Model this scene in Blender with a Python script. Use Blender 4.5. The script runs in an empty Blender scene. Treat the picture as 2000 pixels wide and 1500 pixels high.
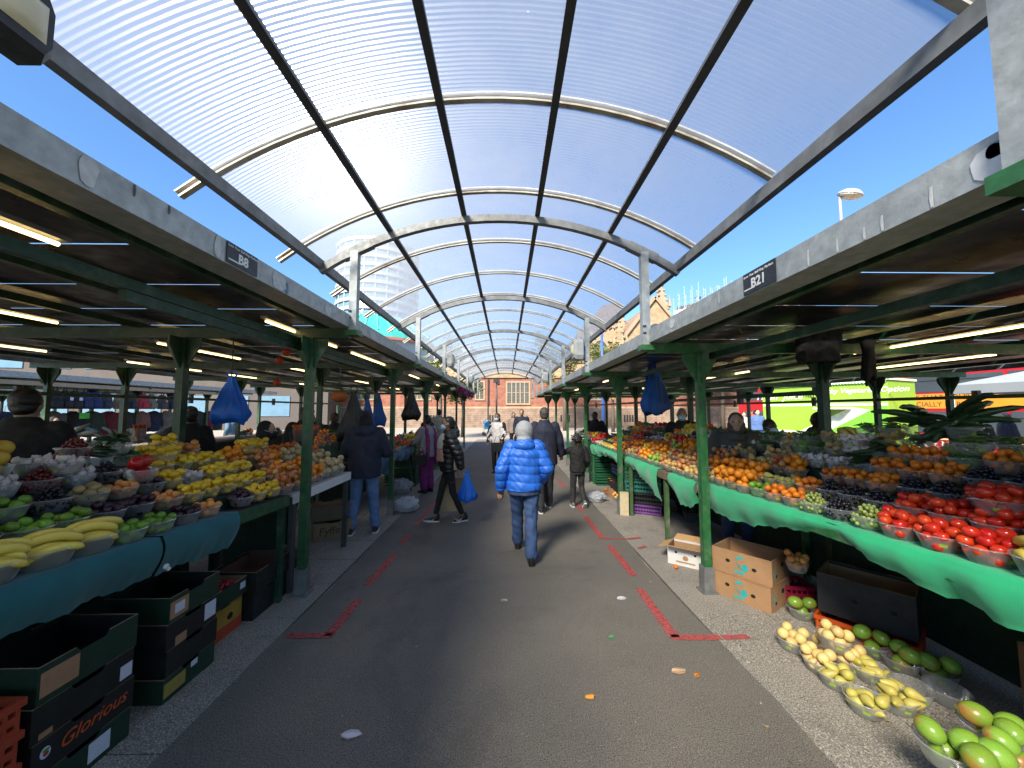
import bpy, bmesh, math, random
import numpy as np
from mathutils import Vector, Matrix, Euler
R = math.radians
random.seed(7); rng = np.random.default_rng(7)
sc = bpy.context.scene
COL = sc.collection

# ------------------------------------------------------------------ camera, sky, sun, exposure
F = 725.0                                   # focal length in pixels of the 2000 px wide photograph
PITCH = math.atan(51 / F); YAW = -math.atan(11 / F)
cam_d = bpy.data.cameras.new("camera"); cam = bpy.data.objects.new("camera", cam_d); COL.objects.link(cam)
cam_d.sensor_width = 36; cam_d.lens = 36 * F / 2000; cam_d.clip_start = .05; cam_d.clip_end = 900
CAM = Vector((0, 0, 1.75))
cam.location = CAM; cam.rotation_euler = (math.pi / 2 + PITCH, 0, YAW)
sc.camera = cam
CM = Euler((math.pi / 2 + PITCH, 0, YAW)).to_matrix()

SUN_EL = R(40); SUN_AZ = R(210)             # from behind the camera and to the left
sdir = Vector((math.sin(SUN_AZ) * math.cos(SUN_EL), math.cos(SUN_AZ) * math.cos(SUN_EL), math.sin(SUN_EL)))
w = bpy.data.worlds.new("World"); sc.world = w; w.use_nodes = True
nt = w.node_tree; nt.nodes.clear()
sky = nt.nodes.new("ShaderNodeTexSky"); sky.sky_type = 'NISHITA'; sky.sun_disc = False
sky.sun_elevation = SUN_EL; sky.sun_rotation = SUN_AZ
sky.air_density = 1.25; sky.dust_density = .35; sky.ozone_density = 3.2
bg = nt.nodes.new("ShaderNodeBackground"); bg.inputs[1].default_value = .061
out = nt.nodes.new("ShaderNodeOutputWorld")
tint = nt.nodes.new("ShaderNodeMix"); tint.data_type = 'RGBA'; tint.blend_type = 'MULTIPLY'; tint.inputs[0].default_value = 1; tint.inputs[7].default_value = (.74, 1.0, 1.27, 1)
nt.links.new(sky.outputs[0], tint.inputs[6]); nt.links.new(tint.outputs[2], bg.inputs[0]); nt.links.new(bg.outputs[0], out.inputs[0])
sl = bpy.data.lights.new("sun", 'SUN'); sl.energy = 5.0; sl.angle = R(15); sl.color = (1, .90, .75)
so = bpy.data.objects.new("sun", sl); COL.objects.link(so); so.location = (-8, -12, 20)
so.rotation_euler = sdir.to_track_quat('Z', 'Y').to_euler()
vs = sc.view_settings
vs.view_transform = 'Standard'; vs.look = 'None'; vs.exposure = 1.8; vs.gamma = 1; vs.use_curve_mapping = False
cy = sc.cycles
cy.max_bounces = 8; cy.diffuse_bounces = 4; cy.glossy_bounces = 3; cy.transmission_bounces = 4
cy.transparent_max_bounces = 24; cy.caustics_reflective = False; cy.caustics_refractive = False
cy.use_denoising = True; cy.sample_clamp_indirect = 6

# ------------------------------------------------------------------ helpers
def ray(px, py):
    d = CM @ Vector(((px - 1000) / F, -(py - 750) / F, -1)); return d
def gp(px, py, z=0.0):                      # photo pixel -> point on the level plane z
    d = ray(px, py); t = (z - CAM.z) / d.z; return CAM + d * t
def at(px, py, Y):                          # photo pixel -> point at depth Y
    d = ray(px, py); return CAM + d * (Y / d.y)
def atx(px, py, X):                         # photo pixel -> point on the upright plane x = X
    d = ray(px, py); return CAM + d * (X / d.x)

ORG = {}
def tag(o, label=None, cat=None, group=None, kind=None):
    if label: o["label"] = label
    if cat: o["category"] = cat
    if group: o["group"] = group
    if kind: o["kind"] = kind
    return o
def thing(name, label, cat, loc=(0, 0, 0), rotz=0, group=None):
    o = bpy.data.objects.new(name, None); COL.objects.link(o); o.empty_display_size = .1
    o.location = loc; o.rotation_euler = (0, 0, rotz)
    return tag(o, label, cat, group)
def link(name, me, parent=None, mat=None, loc=None, rot=None, scale=None):
    o = bpy.data.objects.new(name, me); COL.objects.link(o)
    if mat is not None and len(me.materials) == 0: me.materials.append(mat)
    if parent: o.parent = parent
    if loc is not None: o.location = loc
    if rot is not None: o.rotation_euler = rot
    if scale is not None: o.scale = scale if hasattr(scale, '__len__') else (scale,) * 3
    return o
def copy_tree(o, parent=None):
    c = o.copy(); COL.objects.link(c)
    if parent: c.parent = parent
    for ch in list(o.children): copy_tree(ch, c)
    return c

class MB:
    """collects shapes; build() links them as one mesh object"""
    def __init__(s): s.v = []; s.f = []; s.m = []; s.sm = []
    def add(s, vs_, fs, mi=0, smooth=False):
        b = len(s.v); s.v += [tuple(v) for v in vs_]
        for f in fs: s.f.append(tuple(b + i for i in f)); s.m.append(mi); s.sm.append(smooth)
        return s
    def box(s, a, b, mi=0, M=None):
        (x0, y0, z0), (x1, y1, z1) = a, b
        if x0 > x1: x0, x1 = x1, x0
        if y0 > y1: y0, y1 = y1, y0
        if z0 > z1: z0, z1 = z1, z0
        vs_ = [Vector(p) for p in ((x0,y0,z0),(x1,y0,z0),(x1,y1,z0),(x0,y1,z0),(x0,y0,z1),(x1,y0,z1),(x1,y1,z1),(x0,y1,z1))]
        if M is not None: vs_ = [M @ v for v in vs_]
        return s.add(vs_, [(0,3,2,1),(4,5,6,7),(0,1,5,4),(1,2,6,5),(2,3,7,6),(3,0,4,7)], mi)
    def beam(s, p0, p1, wd, ht, mi=0, up=(0, 0, 1)):
        p0, p1 = Vector(p0), Vector(p1); d = (p1 - p0); L = d.length; d.normalize()
        u = Vector(up); sx = d.cross(u)
        if sx.length < 1e-4: sx = d.cross(Vector((1, 0, 0)))
        sx.normalize(); uz = sx.cross(d)
        M = Matrix((( *sx, 0), (*d, 0), (*uz, 0), (0, 0, 0, 1))).transposed(); M.translation = p0
        return s.box((-wd/2, 0, -ht/2), (wd/2, L, ht/2), mi, M)
    def tube(s, pts, rad, n=8, mi=0, smooth=True, cap=True):
        pts = [Vector(p) for p in pts]; k = len(pts)
        rad = rad if hasattr(rad, '__len__') else [rad] * k
        vs_ = []; ref = None
        for i, p in enumerate(pts):
            t = (pts[min(i+1, k-1)] - pts[max(i-1, 0)]).normalized()
            if ref is None: ref = Vector((0, 0, 1)) if abs(t.z) < .9 else Vector((1, 0, 0))
            a = t.cross(ref); a.normalize(); b = a.cross(t); ref = b
            for j in range(n):
                q = 2 * math.pi * j / n; vs_.append(p + (a * math.cos(q) + b * math.sin(q)) * rad[i])
        fs = [(i*n + j, i*n + (j+1) % n, (i+1)*n + (j+1) % n, (i+1)*n + j) for i in range(k-1) for j in range(n)]
        s.add(vs_, fs, mi, smooth)
        if cap:
            b = len(s.v) - k * n
            s.f.append(tuple(b + j for j in reversed(range(n)))); s.m.append(mi); s.sm.append(False)
            s.f.append(tuple(b + (k-1)*n + j for j in range(n))); s.m.append(mi); s.sm.append(False)
        return s
    def lathe(s, prof, n=16, c=(0, 0, 0), mi=0, smooth=True, close=False, sx=1, sy=1):
        vs_ = [(c[0] + r*math.cos(2*math.pi*j/n)*sx, c[1] + r*math.sin(2*math.pi*j/n)*sy, c[2] + z) for r, z in prof for j in range(n)]
        k = len(prof)
        fs = [(i*n + j, i*n + (j+1) % n, (i+1)*n + (j+1) % n, (i+1)*n + j) for i in range(k-1) for j in range(n)]
        s.add(vs_, fs, mi, smooth)
        b = len(s.v) - k*n
        if close:
            s.f.append(tuple(b + j for j in reversed(range(n)))); s.m.append(mi); s.sm.append(smooth)
            s.f.append(tuple(b + (k-1)*n + j for j in range(n))); s.m.append(mi); s.sm.append(smooth)
        return s
    def ell(s, c, r, n=12, k=8, mi=0, M=None):
        vs_ = []; fs = []
        r = r if hasattr(r, '__len__') else (r, r, r)
        vs_.append(Vector((0, 0, -r[2])))
        for i in range(1, k):
            th = math.pi * i / k - math.pi/2
            for j in range(n):
                ph = 2*math.pi*j/n
                vs_.append(Vector((r[0]*math.cos(th)*math.cos(ph), r[1]*math.cos(th)*math.sin(ph), r[2]*math.sin(th))))
        vs_.append(Vector((0, 0, r[2]))); top = len(vs_)-1
        for j in range(n):
            fs.append((0, 1 + (j+1) % n, 1 + j)); fs.append((top, 1 + (k-2)*n + j, 1 + (k-2)*n + (j+1) % n))
        for i in range(k-2):
            for j in range(n):
                a = 1 + i*n + j; b = 1 + i*n + (j+1) % n; fs.append((a, b, b + n, a + n))
        if M is not None: vs_ = [M @ v for v in vs_]
        c = Vector(c); return s.add([v + c for v in vs_], fs, mi, True)
    def prism(s, pts, d, mi=0):             # polygon pts (3d), extruded by vector d
        n = len(pts); d = Vector(d); P = [Vector(p) for p in pts]
        fs = [tuple(reversed(range(n))), tuple(range(n, 2*n))] + [(i, (i+1) % n, n + (i+1) % n, n + i) for i in range(n)]
        return s.add(P + [p + d for p in P], fs, mi)
    def grid(s, fn, nu, nv, mi=0, smooth=True):
        vs_ = [fn(i/nu, j/nv) for j in range(nv+1) for i in range(nu+1)]
        fs = [(j*(nu+1)+i, j*(nu+1)+i+1, (j+1)*(nu+1)+i+1, (j+1)*(nu+1)+i) for j in range(nv) for i in range(nu)]
        return s.add(vs_, fs, mi, smooth)
    def mesh(s, name, mats):
        me = bpy.data.meshes.new(name); me.from_pydata(s.v, [], s.f)
        for m in (mats if isinstance(mats, (list, tuple)) else [mats]): me.materials.append(m)
        me.polygons.foreach_set("material_index", s.m); me.polygons.foreach_set("use_smooth", s.sm)
        me.update(); return me
    def build(s, name, mats, parent=None, org=None, **kw):
        """org: world point the vertices are given relative to nothing; parts of a thing at L are shifted by -L"""
        if org is not None:
            ox, oy, oz = org; s.v = [(a-ox, b-oy, c-oz) for a, b, c in s.v]
            o = link(name, s.mesh(name, mats), parent, loc=org if parent is None else None, **kw); return o
        return link(name, s.mesh(name, mats), parent, **kw)

# ------------------------------------------------------------------ materials
MATS = {}
def newmat(name):
    m = bpy.data.materials.new(name); m.use_nodes = True; t = m.node_tree; t.nodes.clear()
    o = t.nodes.new("ShaderNodeOutputMaterial"); MATS[name] = m
    return m, t, o
def N(t, typ, **kw):
    n = t.nodes.new(typ)
    for k, v in kw.items():
        if k.startswith("i_"):
            key = k[2:]; n.inputs[int(key) if key.isdigit() else key.replace("_", " ")].default_value = v
        else: setattr(n, k, v)
    return n
def c4(c): return (c[0], c[1], c[2], 1)
def mixcol(t, fac, a, b, blend='MIX'):
    n = t.nodes.new("ShaderNodeMix"); n.data_type = 'RGBA'; n.blend_type = blend
    for sock, v in ((n.inputs[0], fac), (n.inputs[6], a), (n.inputs[7], b)):
        if isinstance(v, (tuple, list)): sock.default_value = c4(v)
        elif isinstance(v, (int, float)): sock.default_value = v
        else: t.links.new(v, sock)
    return n.outputs[2]
def ramp(t, val, stops):
    n = t.nodes.new("ShaderNodeValToRGB"); e = n.color_ramp.elements
    while len(e) < len(stops): e.new(.5)
    for i, (p, c) in enumerate(stops):
        e[i].position = p; e[i].color = c4(c) if hasattr(c, '__len__') else (c, c, c, 1)
    t.links.new(val, n.inputs[0]); return n.outputs[0]
def noise(t, scale, detail=4, rough=.55, vec=None, dist=0):
    n = N(t, "ShaderNodeTexNoise", i_Scale=scale, i_Detail=detail, i_Roughness=rough, i_Distortion=dist)
    if vec is None:
        vec = t.nodes.new("ShaderNodeTexCoord").outputs["Object"]
    t.links.new(vec, n.inputs["Vector"]); return n.outputs["Fac"]
def M(name, col, rough=.6, metal=0, var=.25, scale=6, bump=0, bscale=60, col2=None, rand=0, spec=.5, stain=None, sss=0):
    """plain procedural surface: noise-broken colour, optional relief, optional per-object shift"""
    if name in MATS: return MATS[name]
    m, t, o = newmat(name)
    b = N(t, "ShaderNodeBsdfPrincipled", i_Roughness=rough, i_Metallic=metal)
    b.inputs["Specular IOR Level"].default_value = spec
    col2 = col2 or tuple(c * (1 - var) for c in col)
    f = ramp(t, noise(t, scale, 6), [(.3, 0), (.7, 1)])
    c = mixcol(t, f, col2, col)
    if rand:
        oi = t.nodes.new("ShaderNodeObjectInfo")
        hs = N(t, "ShaderNodeHueSaturation")
        mr = N(t, "ShaderNodeMapRange", i_3=1 - rand, i_4=1 + rand); t.links.new(oi.outputs["Random"], mr.inputs[0])
        t.links.new(mr.outputs[0], hs.inputs["Value"]); t.links.new(c, hs.inputs["Color"])
        mr2 = N(t, "ShaderNodeMapRange", i_3=.5 - rand * .04, i_4=.5 + rand * .06); t.links.new(oi.outputs["Random"], mr2.inputs[0])
        t.links.new(mr2.outputs[0], hs.inputs["Hue"]); c = hs.outputs[0]
    if stain:
        sf = ramp(t, noise(t, scale * .35, 8, .7), [(.5, 0), (.68, 1)]); c = mixcol(t, sf, c, stain)
    t.links.new(c, b.inputs["Base Color"])
    rr = ramp(t, noise(t, scale * 2.3, 4), [(.3, max(0, rough - .1)), (.7, min(1, rough + .12))])
    t.links.new(rr, b.inputs["Roughness"])
    if sss: b.inputs["Subsurface Weight"].default_value = sss; b.inputs["Subsurface Scale"].default_value = .01; b.inputs["Subsurface Radius"].default_value = (1, .5, .3)
    if bump:
        bp = N(t, "ShaderNodeBump", i_Strength=min(1, bump), i_Distance=.004 if bump <= 1 else .004 * bump)
        t.links.new(noise(t, bscale, 5), bp.inputs["Height"]); t.links.new(bp.outputs[0], b.inputs["Normal"])
    t.links.new(b.outputs[0], o.inputs[0]); return m
def emis(name, col, s):
    m, t, o = newmat(name); e = N(t, "ShaderNodeEmission", i_Strength=s, i_Color=c4(col)); t.links.new(e.outputs[0], o.inputs[0]); return m

galv = M("galvanised", (.44, .47, .47), .5, .25, .38, 16, .3, 70, stain=(.28, .30, .30))
galv_d = M("galvanised_dull", (.27, .28, .28), .55, .5, .4, 9, .25, 70, stain=(.16, .16, .15))
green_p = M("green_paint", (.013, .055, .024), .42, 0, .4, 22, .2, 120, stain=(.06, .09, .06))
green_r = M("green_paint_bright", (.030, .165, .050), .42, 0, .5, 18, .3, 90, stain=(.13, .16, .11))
bar_cream = M("glazing_bar_cream", (.66, .62, .52), .6, 0, .35, 5, .3, 80, stain=(.17, .11, .06))
steel_d = M("steel_dark", (.085, .09, .09), .5, .4, .3, 10)
white_p = M("white_paint", (.72, .72, .71), .5, 0, .12, 5)
black_p = M("black_plastic", (.012, .012, .013), .45, 0, .3, 10)
wood = M("board", (.23, .17, .11), .7, 0, .45, 12, .4, 60)

def asphalt():
    m, t, o = newmat("asphalt"); b = N(t, "ShaderNodeBsdfPrincipled", i_Roughness=.8)
    c = mixcol(t, ramp(t, noise(t, .9, 8, .62), [(.3, 0), (.72, 1)]), (.100, .090, .078), (.165, .147, .122))
    sp = ramp(t, noise(t, 210, 2, .5), [(.52, 0), (.63, 1)]); c = mixcol(t, sp, c, (.24, .22, .19)); sp2 = ramp(t, noise(t, 75, 2, .5), [(.64, 0), (.72, .6)]); c = mixcol(t, sp2, c, (.33, .31, .28))
    d = ramp(t, noise(t, 150, 3), [(.36, 1), (.47, 0)]); c = mixcol(t, d, c, (.022, .021, .021))
    v = N(t, "ShaderNodeTexVoronoi", i_Scale=2.3); tc = t.nodes.new("ShaderNodeTexCoord"); t.links.new(tc.outputs["Object"], v.inputs["Vector"])
    g = ramp(t, v.outputs["Distance"], [(.022, 1), (.036, 0)]); c = mixcol(t, g, c, (.17, .165, .15))     # trodden gum
    s = ramp(t, noise(t, .55, 8, .75, dist=1.2), [(.52, 0), (.7, .6)]); c = mixcol(t, s, c, (.045, .042, .040))
    t.links.new(c, b.inputs["Base Color"])
    bp = N(t, "ShaderNodeBump", i_Strength=.8, i_Distance=.005); t.links.new(noise(t, 150, 4), bp.inputs["Height"]); t.links.new(bp.outputs[0], b.inputs["Normal"])
    t.links.new(b.outputs[0], o.inputs[0]); return m
def aggregate(name, base, lo):
    m, t, o = newmat(name); b = N(t, "ShaderNodeBsdfPrincipled", i_Roughness=.78)
    oi = t.nodes.new("ShaderNodeObjectInfo")
    c = mixcol(t, ramp(t, noise(t, 1.7, 8, .65), [(.3, 0), (.7, 1)]), lo, base)
    mr = N(t, "ShaderNodeMapRange", i_3=0.0, i_4=.35); t.links.new(oi.outputs["Random"], mr.inputs[0]); c = mixcol(t, mr.outputs[0], c, lo)
    sp = ramp(t, noise(t, 130, 2), [(.53, 0), (.63, 1)]); c = mixcol(t, sp, c, tuple(min(.6, x*1.9) for x in base))
    d = ramp(t, noise(t, 110, 3), [(.36, 1), (.46, 0)]); c = mixcol(t, d, c, tuple(x*.35 for x in lo))
    st = ramp(t, noise(t, 2.6, 8, .75), [(.55, 0), (.7, .7)]); c = mixcol(t, st, c, tuple(x*.5 for x in lo))
    t.links.new(c, b.inputs["Base Color"])
    bp = N(t, "ShaderNodeBump", i_Strength=.7, i_Distance=.004); t.links.new(noise(t, 110, 3), bp.inputs["Height"]); t.links.new(bp.outputs[0], b.inputs["Normal"])
    t.links.new(b.outputs[0], o.inputs[0]); return m
def redpaint():
    m, t, o = newmat("worn_red_paint"); b = N(t, "ShaderNodeBsdfPrincipled", i_Roughness=.7)
    c = mixcol(t, noise(t, 7, 6), (.42, .085, .08), (.33, .06, .06)); t.links.new(c, b.inputs["Base Color"])
    tr = t.nodes.new("ShaderNodeBsdfTransparent"); mx = t.nodes.new("ShaderNodeMixShader")
    f = ramp(t, noise(t, 38, 8, .8), [(.38, 0), (.5, 1)]); t.links.new(f, mx.inputs[0]); t.links.new(tr.outputs[0], mx.inputs[1]); t.links.new(b.outputs[0], mx.inputs[2])
    t.links.new(mx.outputs[0], o.inputs[0]); return m
def polycarb():
    m, t, o = newmat("polycarbonate"); tc = t.nodes.new("ShaderNodeTexCoord")
    tr = N(t, "ShaderNodeBsdfTransparent", i_Color=(.95, .96, .97, 1)); tl = N(t, "ShaderNodeBsdfTranslucent", i_Color=(.265, .285, .31, 1))
    gl = N(t, "ShaderNodeBsdfGlossy", i_Roughness=.35, i_Color=(.9, .92, .95, 1))
    m1 = N(t, "ShaderNodeMixShader"); m2 = N(t, "ShaderNodeMixShader", i_0=.05)
    dirt = ramp(t, noise(t, 2.2, 8, .7), [(.35, .42), (.72, .56)])
    sp = ramp(t, noise(t, 9, 3), [(.755, 0), (.78, .6)])
    add = N(t, "ShaderNodeMath", operation='ADD', use_clamp=True); t.links.new(dirt, add.inputs[0]); t.links.new(sp, add.inputs[1])
    t.links.new(add.outputs[0], m1.inputs[0]); t.links.new(tr.outputs[0], m1.inputs[1]); t.links.new(tl.outputs[0], m1.inputs[2])
    t.links.new(m1.outputs[0], m2.inputs[1]); t.links.new(gl.outputs[0], m2.inputs[2]); t.links.new(m2.outputs[0], o.inputs[0])
    return m
def flute():
    m, t, o = newmat("polycarbonate_web")
    tr = N(t, "ShaderNodeBsdfTransparent", i_Color=(.9, .93, .97, 1)); tl = N(t, "ShaderNodeBsdfTranslucent", i_Color=(.36, .40, .46, 1))
    gl = N(t, "ShaderNodeBsdfGlossy", i_Roughness=.24, i_Color=(.9, .91, .93, 1))
    m1 = N(t, "ShaderNodeMixShader", i_0=.10); m2 = N(t, "ShaderNodeMixShader", i_0=.065)
    t.links.new(tr.outputs[0], m1.inputs[1]); t.links.new(tl.outputs[0], m1.inputs[2])
    t.links.new(m1.outputs[0], m2.inputs[1]); t.links.new(gl.outputs[0], m2.inputs[2]); t.links.new(m2.outputs[0], o.inputs[0]); return m
def bowlplastic():
    m, t, o = newmat("clear_plastic")
    tr = N(t, "ShaderNodeBsdfTransparent", i_Color=(.93, .95, .95, 1)); df = N(t, "ShaderNodeBsdfDiffuse", i_Color=(.88, .9, .9, 1))
    tl = N(t, "ShaderNodeBsdfTranslucent", i_Color=(.85, .88, .88, 1)); gl = N(t, "ShaderNodeBsdfGlossy", i_Roughness=.16)
    a = N(t, "ShaderNodeMixShader", i_0=.5); t.links.new(df.outputs[0], a.inputs[1]); t.links.new(tl.outputs[0], a.inputs[2])
    lw = N(t, "ShaderNodeLayerWeight", i_Blend=.35); mr = N(t, "ShaderNodeMapRange", i_3=.24, i_4=.55); t.links.new(lw.outputs["Facing"], mr.inputs[0])
    b = N(t, "ShaderNodeMixShader"); t.links.new(mr.outputs[0], b.inputs[0]); t.links.new(tr.outputs[0], b.inputs[1]); t.links.new(a.outputs[0], b.inputs[2])
    fr = N(t, "ShaderNodeFresnel", i_IOR=1.45); c = N(t, "ShaderNodeMixShader"); fm = N(t, "ShaderNodeMath", operation='MULTIPLY', i_1=.45); t.links.new(fr.outputs[0], fm.inputs[0]); t.links.new(fm.outputs[0], c.inputs[0])
    t.links.new(b.outputs[0], c.inputs[1]); t.links.new(gl.outputs[0], c.inputs[2]); t.links.new(c.outputs[0], o.inputs[0]); return m
def filmplastic(name, col, tf=.35, rough=.3):
    m, t, o = newmat(name)
    pb = N(t, "ShaderNodeBsdfPrincipled", i_Roughness=rough, i_Base_Color=c4(col)); tl = N(t, "ShaderNodeBsdfTranslucent", i_Color=c4(tuple(min(1, c*1.5) for c in col)))
    mx = N(t, "ShaderNodeMixShader", i_0=tf); t.links.new(pb.outputs[0], mx.inputs[1]); t.links.new(tl.outputs[0], mx.inputs[2])
    bp = N(t, "ShaderNodeBump", i_Strength=.7, i_Distance=.01); t.links.new(noise(t, 30, 6, .6, dist=1.5), bp.inputs["Height"])
    t.links.new(bp.outputs[0], pb.inputs["Normal"]); t.links.new(mx.outputs[0], o.inputs[0]); return m
def glassy(name, col=(.04, .05, .06), rough=.08):
    return M(name, col, rough, 0, .2, 1.2, spec=.8)
def brickmat(name, c1, c2, mortar, bw, bh, scale=1, ms=.02):
    m, t, o = newmat(name); b = N(t, "ShaderNodeBsdfPrincipled", i_Roughness=.85)
    tc = t.nodes.new("ShaderNodeTexCoord"); sp = t.nodes.new("ShaderNodeSeparateXYZ"); cb = t.nodes.new("ShaderNodeCombineXYZ")
    t.links.new(tc.outputs["Object"], sp.inputs[0]); ad = N(t, "ShaderNodeMath", operation='ADD'); t.links.new(sp.outputs[0], ad.inputs[0]); t.links.new(sp.outputs[1], ad.inputs[1])
    t.links.new(ad.outputs[0], cb.inputs[0]); t.links.new(sp.outputs[2], cb.inputs[1])
    br = N(t, "ShaderNodeTexBrick", i_Color1=c4(c1), i_Color2=c4(c2), i_Mortar=c4(mortar), i_Scale=scale, i_Mortar_Size=ms, i_Brick_Width=bw, i_Row_Height=bh, i_Bias=0.0)
    t.links.new(cb.outputs[0], br.inputs["Vector"])
    c = mixcol(t, ramp(t, noise(t, .7, 8, .7), [(.35, 0), (.7, .6)]), br.outputs["Color"], tuple(x*.55 for x in c1))
    c = mixcol(t, ramp(t, noise(t, 2.5, 6), [(.4, 0), (.75, .5)]), c, tuple(min(.6, x*1.4) for x in c2)); t.links.new(c, b.inputs["Base Color"])
    bp = N(t, "ShaderNodeBump", i_Strength=.6, i_Distance=.02); t.links.new(br.outputs["Fac"], bp.inputs["Height"]); bp.invert = True
    t.links.new(bp.outputs[0], b.inputs["Normal"]); t.links.new(b.outputs[0], o.inputs[0]); return m

PC = polycarb(); FL = flute(); BOWL = bowlplastic(); ASPH = asphalt(); RED = redpaint()
SLAB = aggregate("paving_aggregate", (.27, .245, .21), (.19, .175, .15)); PLAZA = aggregate("plaza_paving", (.27, .245, .215), (.21, .195, .17))
tube_e = emis("warm_tube", (1, .68, .26), 2.2)

def text(name, s, size, mat, parent, Mx, ext=.001, font_shear=0, align='CENTER', space=1.0, bold=0):
    cu = bpy.data.curves.new(name, 'FONT'); cu.body = s; cu.size = size; cu.extrude = ext; cu.align_x = align; cu.align_y = 'CENTER'
    cu.shear = font_shear; cu.resolution_u = 3; cu.space_character = space; cu.offset = bold
    tmp = bpy.data.objects.new(name, cu); COL.objects.link(tmp)
    me = bpy.data.meshes.new_from_object(tmp); bpy.data.objects.remove(tmp); bpy.data.curves.remove(cu)
    me.materials.clear(); me.materials.append(mat)
    o = link(name, me, parent); o.matrix_local = Mx; return o
def facing(loc, right, up):
    r = Vector(right).normalized(); u = Vector(up).normalized(); n = r.cross(u)
    m = Matrix(((*r, 0), (*u, 0), (*n, 0), (0, 0, 0, 1))).transposed(); m.translation = loc; return m
# ------------------------------------------------------------------ ground
def ground_z(x):                            # level under the market, the road to the right lies lower
    return -.55 * min(1, max(0, (x - 11.5) / 2.5))
mb = MB(); xs = [-400, -60, -20, -2.6, 2.6, 9, 11.5, 12.1, 12.75, 13.4, 14, 20, 60, 400]; ys = [-60, -8, 0, 10, 20, 40, 100, 400]
mb.add([(x, y, ground_z(x) - .012) for y in ys for x in xs], [(j*len(xs)+i, j*len(xs)+i+1, (j+1)*len(xs)+i+1, (j+1)*len(xs)+i) for j in range(len(ys)-1) for i in range(len(xs)-1)])
tag(mb.build("ground", PLAZA), kind="structure")
EDGE_L, EDGE_R = -1.75, 1.61
mb = MB(); nY = 60
def edge(y, e, s): return e + .02*math.sin(y*1.7 + s) + .012*math.sin(y*5.1 + s*2)
vs_ = []
for i in range(nY+1):
    y = -7 + 29.5*i/nY
    vs_ += [(edge(y, EDGE_L, 1), y, 0), (edge(y, EDGE_R, 4)*1.0, y, 0)]
mb.add(vs_, [(2*i, 2*i+1, 2*i+3, 2*i+2) for i in range(nY)])
road = tag(mb.build("asphalt_aisle", ASPH), kind="structure")
for side, x0, x1 in (("pavement_left", -8.6, EDGE_L), ("pavement_right", EDGE_R, 8.6)):
    mb = MB(); mb.box((x0, -7, -.06), (x1, 18.6, -.006))
    pav = tag(mb.build(side, M("joint_grout", (.06, .055, .05), .9)), kind="structure")
    # separate slabs, two courses wide next to the aisle
    sgn = -1 if x0 < 0 else 1; sx = abs(x1 - x0)
    ws = [.62, .62]; y = .2; r = random.Random(3 if sgn < 0 else 5)
    e0 = EDGE_R if sgn > 0 else -EDGE_L
    while y < 11:
        L = .62 + r.uniform(-.01, .01); xx = e0 + .012
        for k, wv in enumerate(ws + [.7, .7]):
            if k > 1 and y > 6: continue
            b = MB(); dz = r.uniform(-.003, .003); g = .007; a0, a1 = sgn*xx, sgn*(xx + wv - g)
            tilt = r.uniform(-.002, .002)
            b.box((a0, y, -.05), (a1, y + L - g, .001 + dz)); b.v[4] = (b.v[4][0], b.v[4][1], b.v[4][2] + tilt); b.v[6] = (b.v[6][0], b.v[6][1], b.v[6][2] - tilt)
            b.build("paving_slab", SLAB, pav); xx += wv
        y += L
    b = MB(); b.box((sgn*(e0 + .02), 11, -.05), (sgn*8.6, 18.6, 0.0)); b.box((sgn*(e0 + 1.26), 6.05, -.05), (sgn*8.6, 11, 0.0)); b.box((sgn*(e0+2.67), -7, -.05), (sgn*8.6, 6.05, 0)); b.box((sgn*(e0+.02), -7, -.05), (sgn*(e0+2.67), .19, 0))
    b.build("far_paving", SLAB, pav)
# red distancing marks painted on the asphalt
def stroke(p, q, wd, name="painted_line"):
    a, b = gp(*p), gp(*q); d = (b - a).normalized(); n = Vector((-d.y, d.x, 0)) * wd/2; z = Vector((0, 0, .005))
    k = max(2, int((b-a).length/.03)); r = random.Random(int(p[0])); vs_ = []
    for i in range(k+1):
        c = a.lerp(b, i/k); e1, e2 = r.uniform(.86, 1.1), r.uniform(.86, 1.1); vs_ += [c + n*e1 + z, c - n*e2 + z]
    m = MB(); m.add(vs_, [(2*i, 2*i+1, 2*i+3, 2*i+2) for i in range(k)]); m.build(name, RED, road)
for p, q, wd in [((1318, 1246), (1248, 1150), .085), ((1312, 1246), (1408, 1246), .07), ((1238, 1125), (1190, 1066), .085),
                 ((1178, 1053), (1142, 1008), .08), ((1172, 1052), (1228, 1053), .05), ((1138, 1000), (1112, 968), .07),
                 ((1102, 952), (1090, 936), .07), ((1100, 952), (1126, 950), .04),
                 ((640, 1244), (700, 1172), .085), ((648, 1242), (560, 1242), .07), ((718, 1144), (772, 1082), .085),
                 ((783, 1062), (800, 1045), .08), ((812, 1026), (848, 984), .07)]:
    stroke(p, q, wd)
for p, q in [((1412, 1247), (1462, 1245)), ((1228, 1053), (1252, 1051)), ((1246, 1072), (1262, 1068)), ((1362, 1152), (1372, 1158)), ((598, 1150), (612, 1146))]:
    a, b = gp(*p), gp(*q); m = MB(); n = Vector((0, .03, 0)); z = Vector((0, 0, .008)); m.add([a-n+z, b-n+z, b+n+z, a+n+z], [(0, 1, 2, 3)])
    m.build("painted_line", RED, road)
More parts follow.
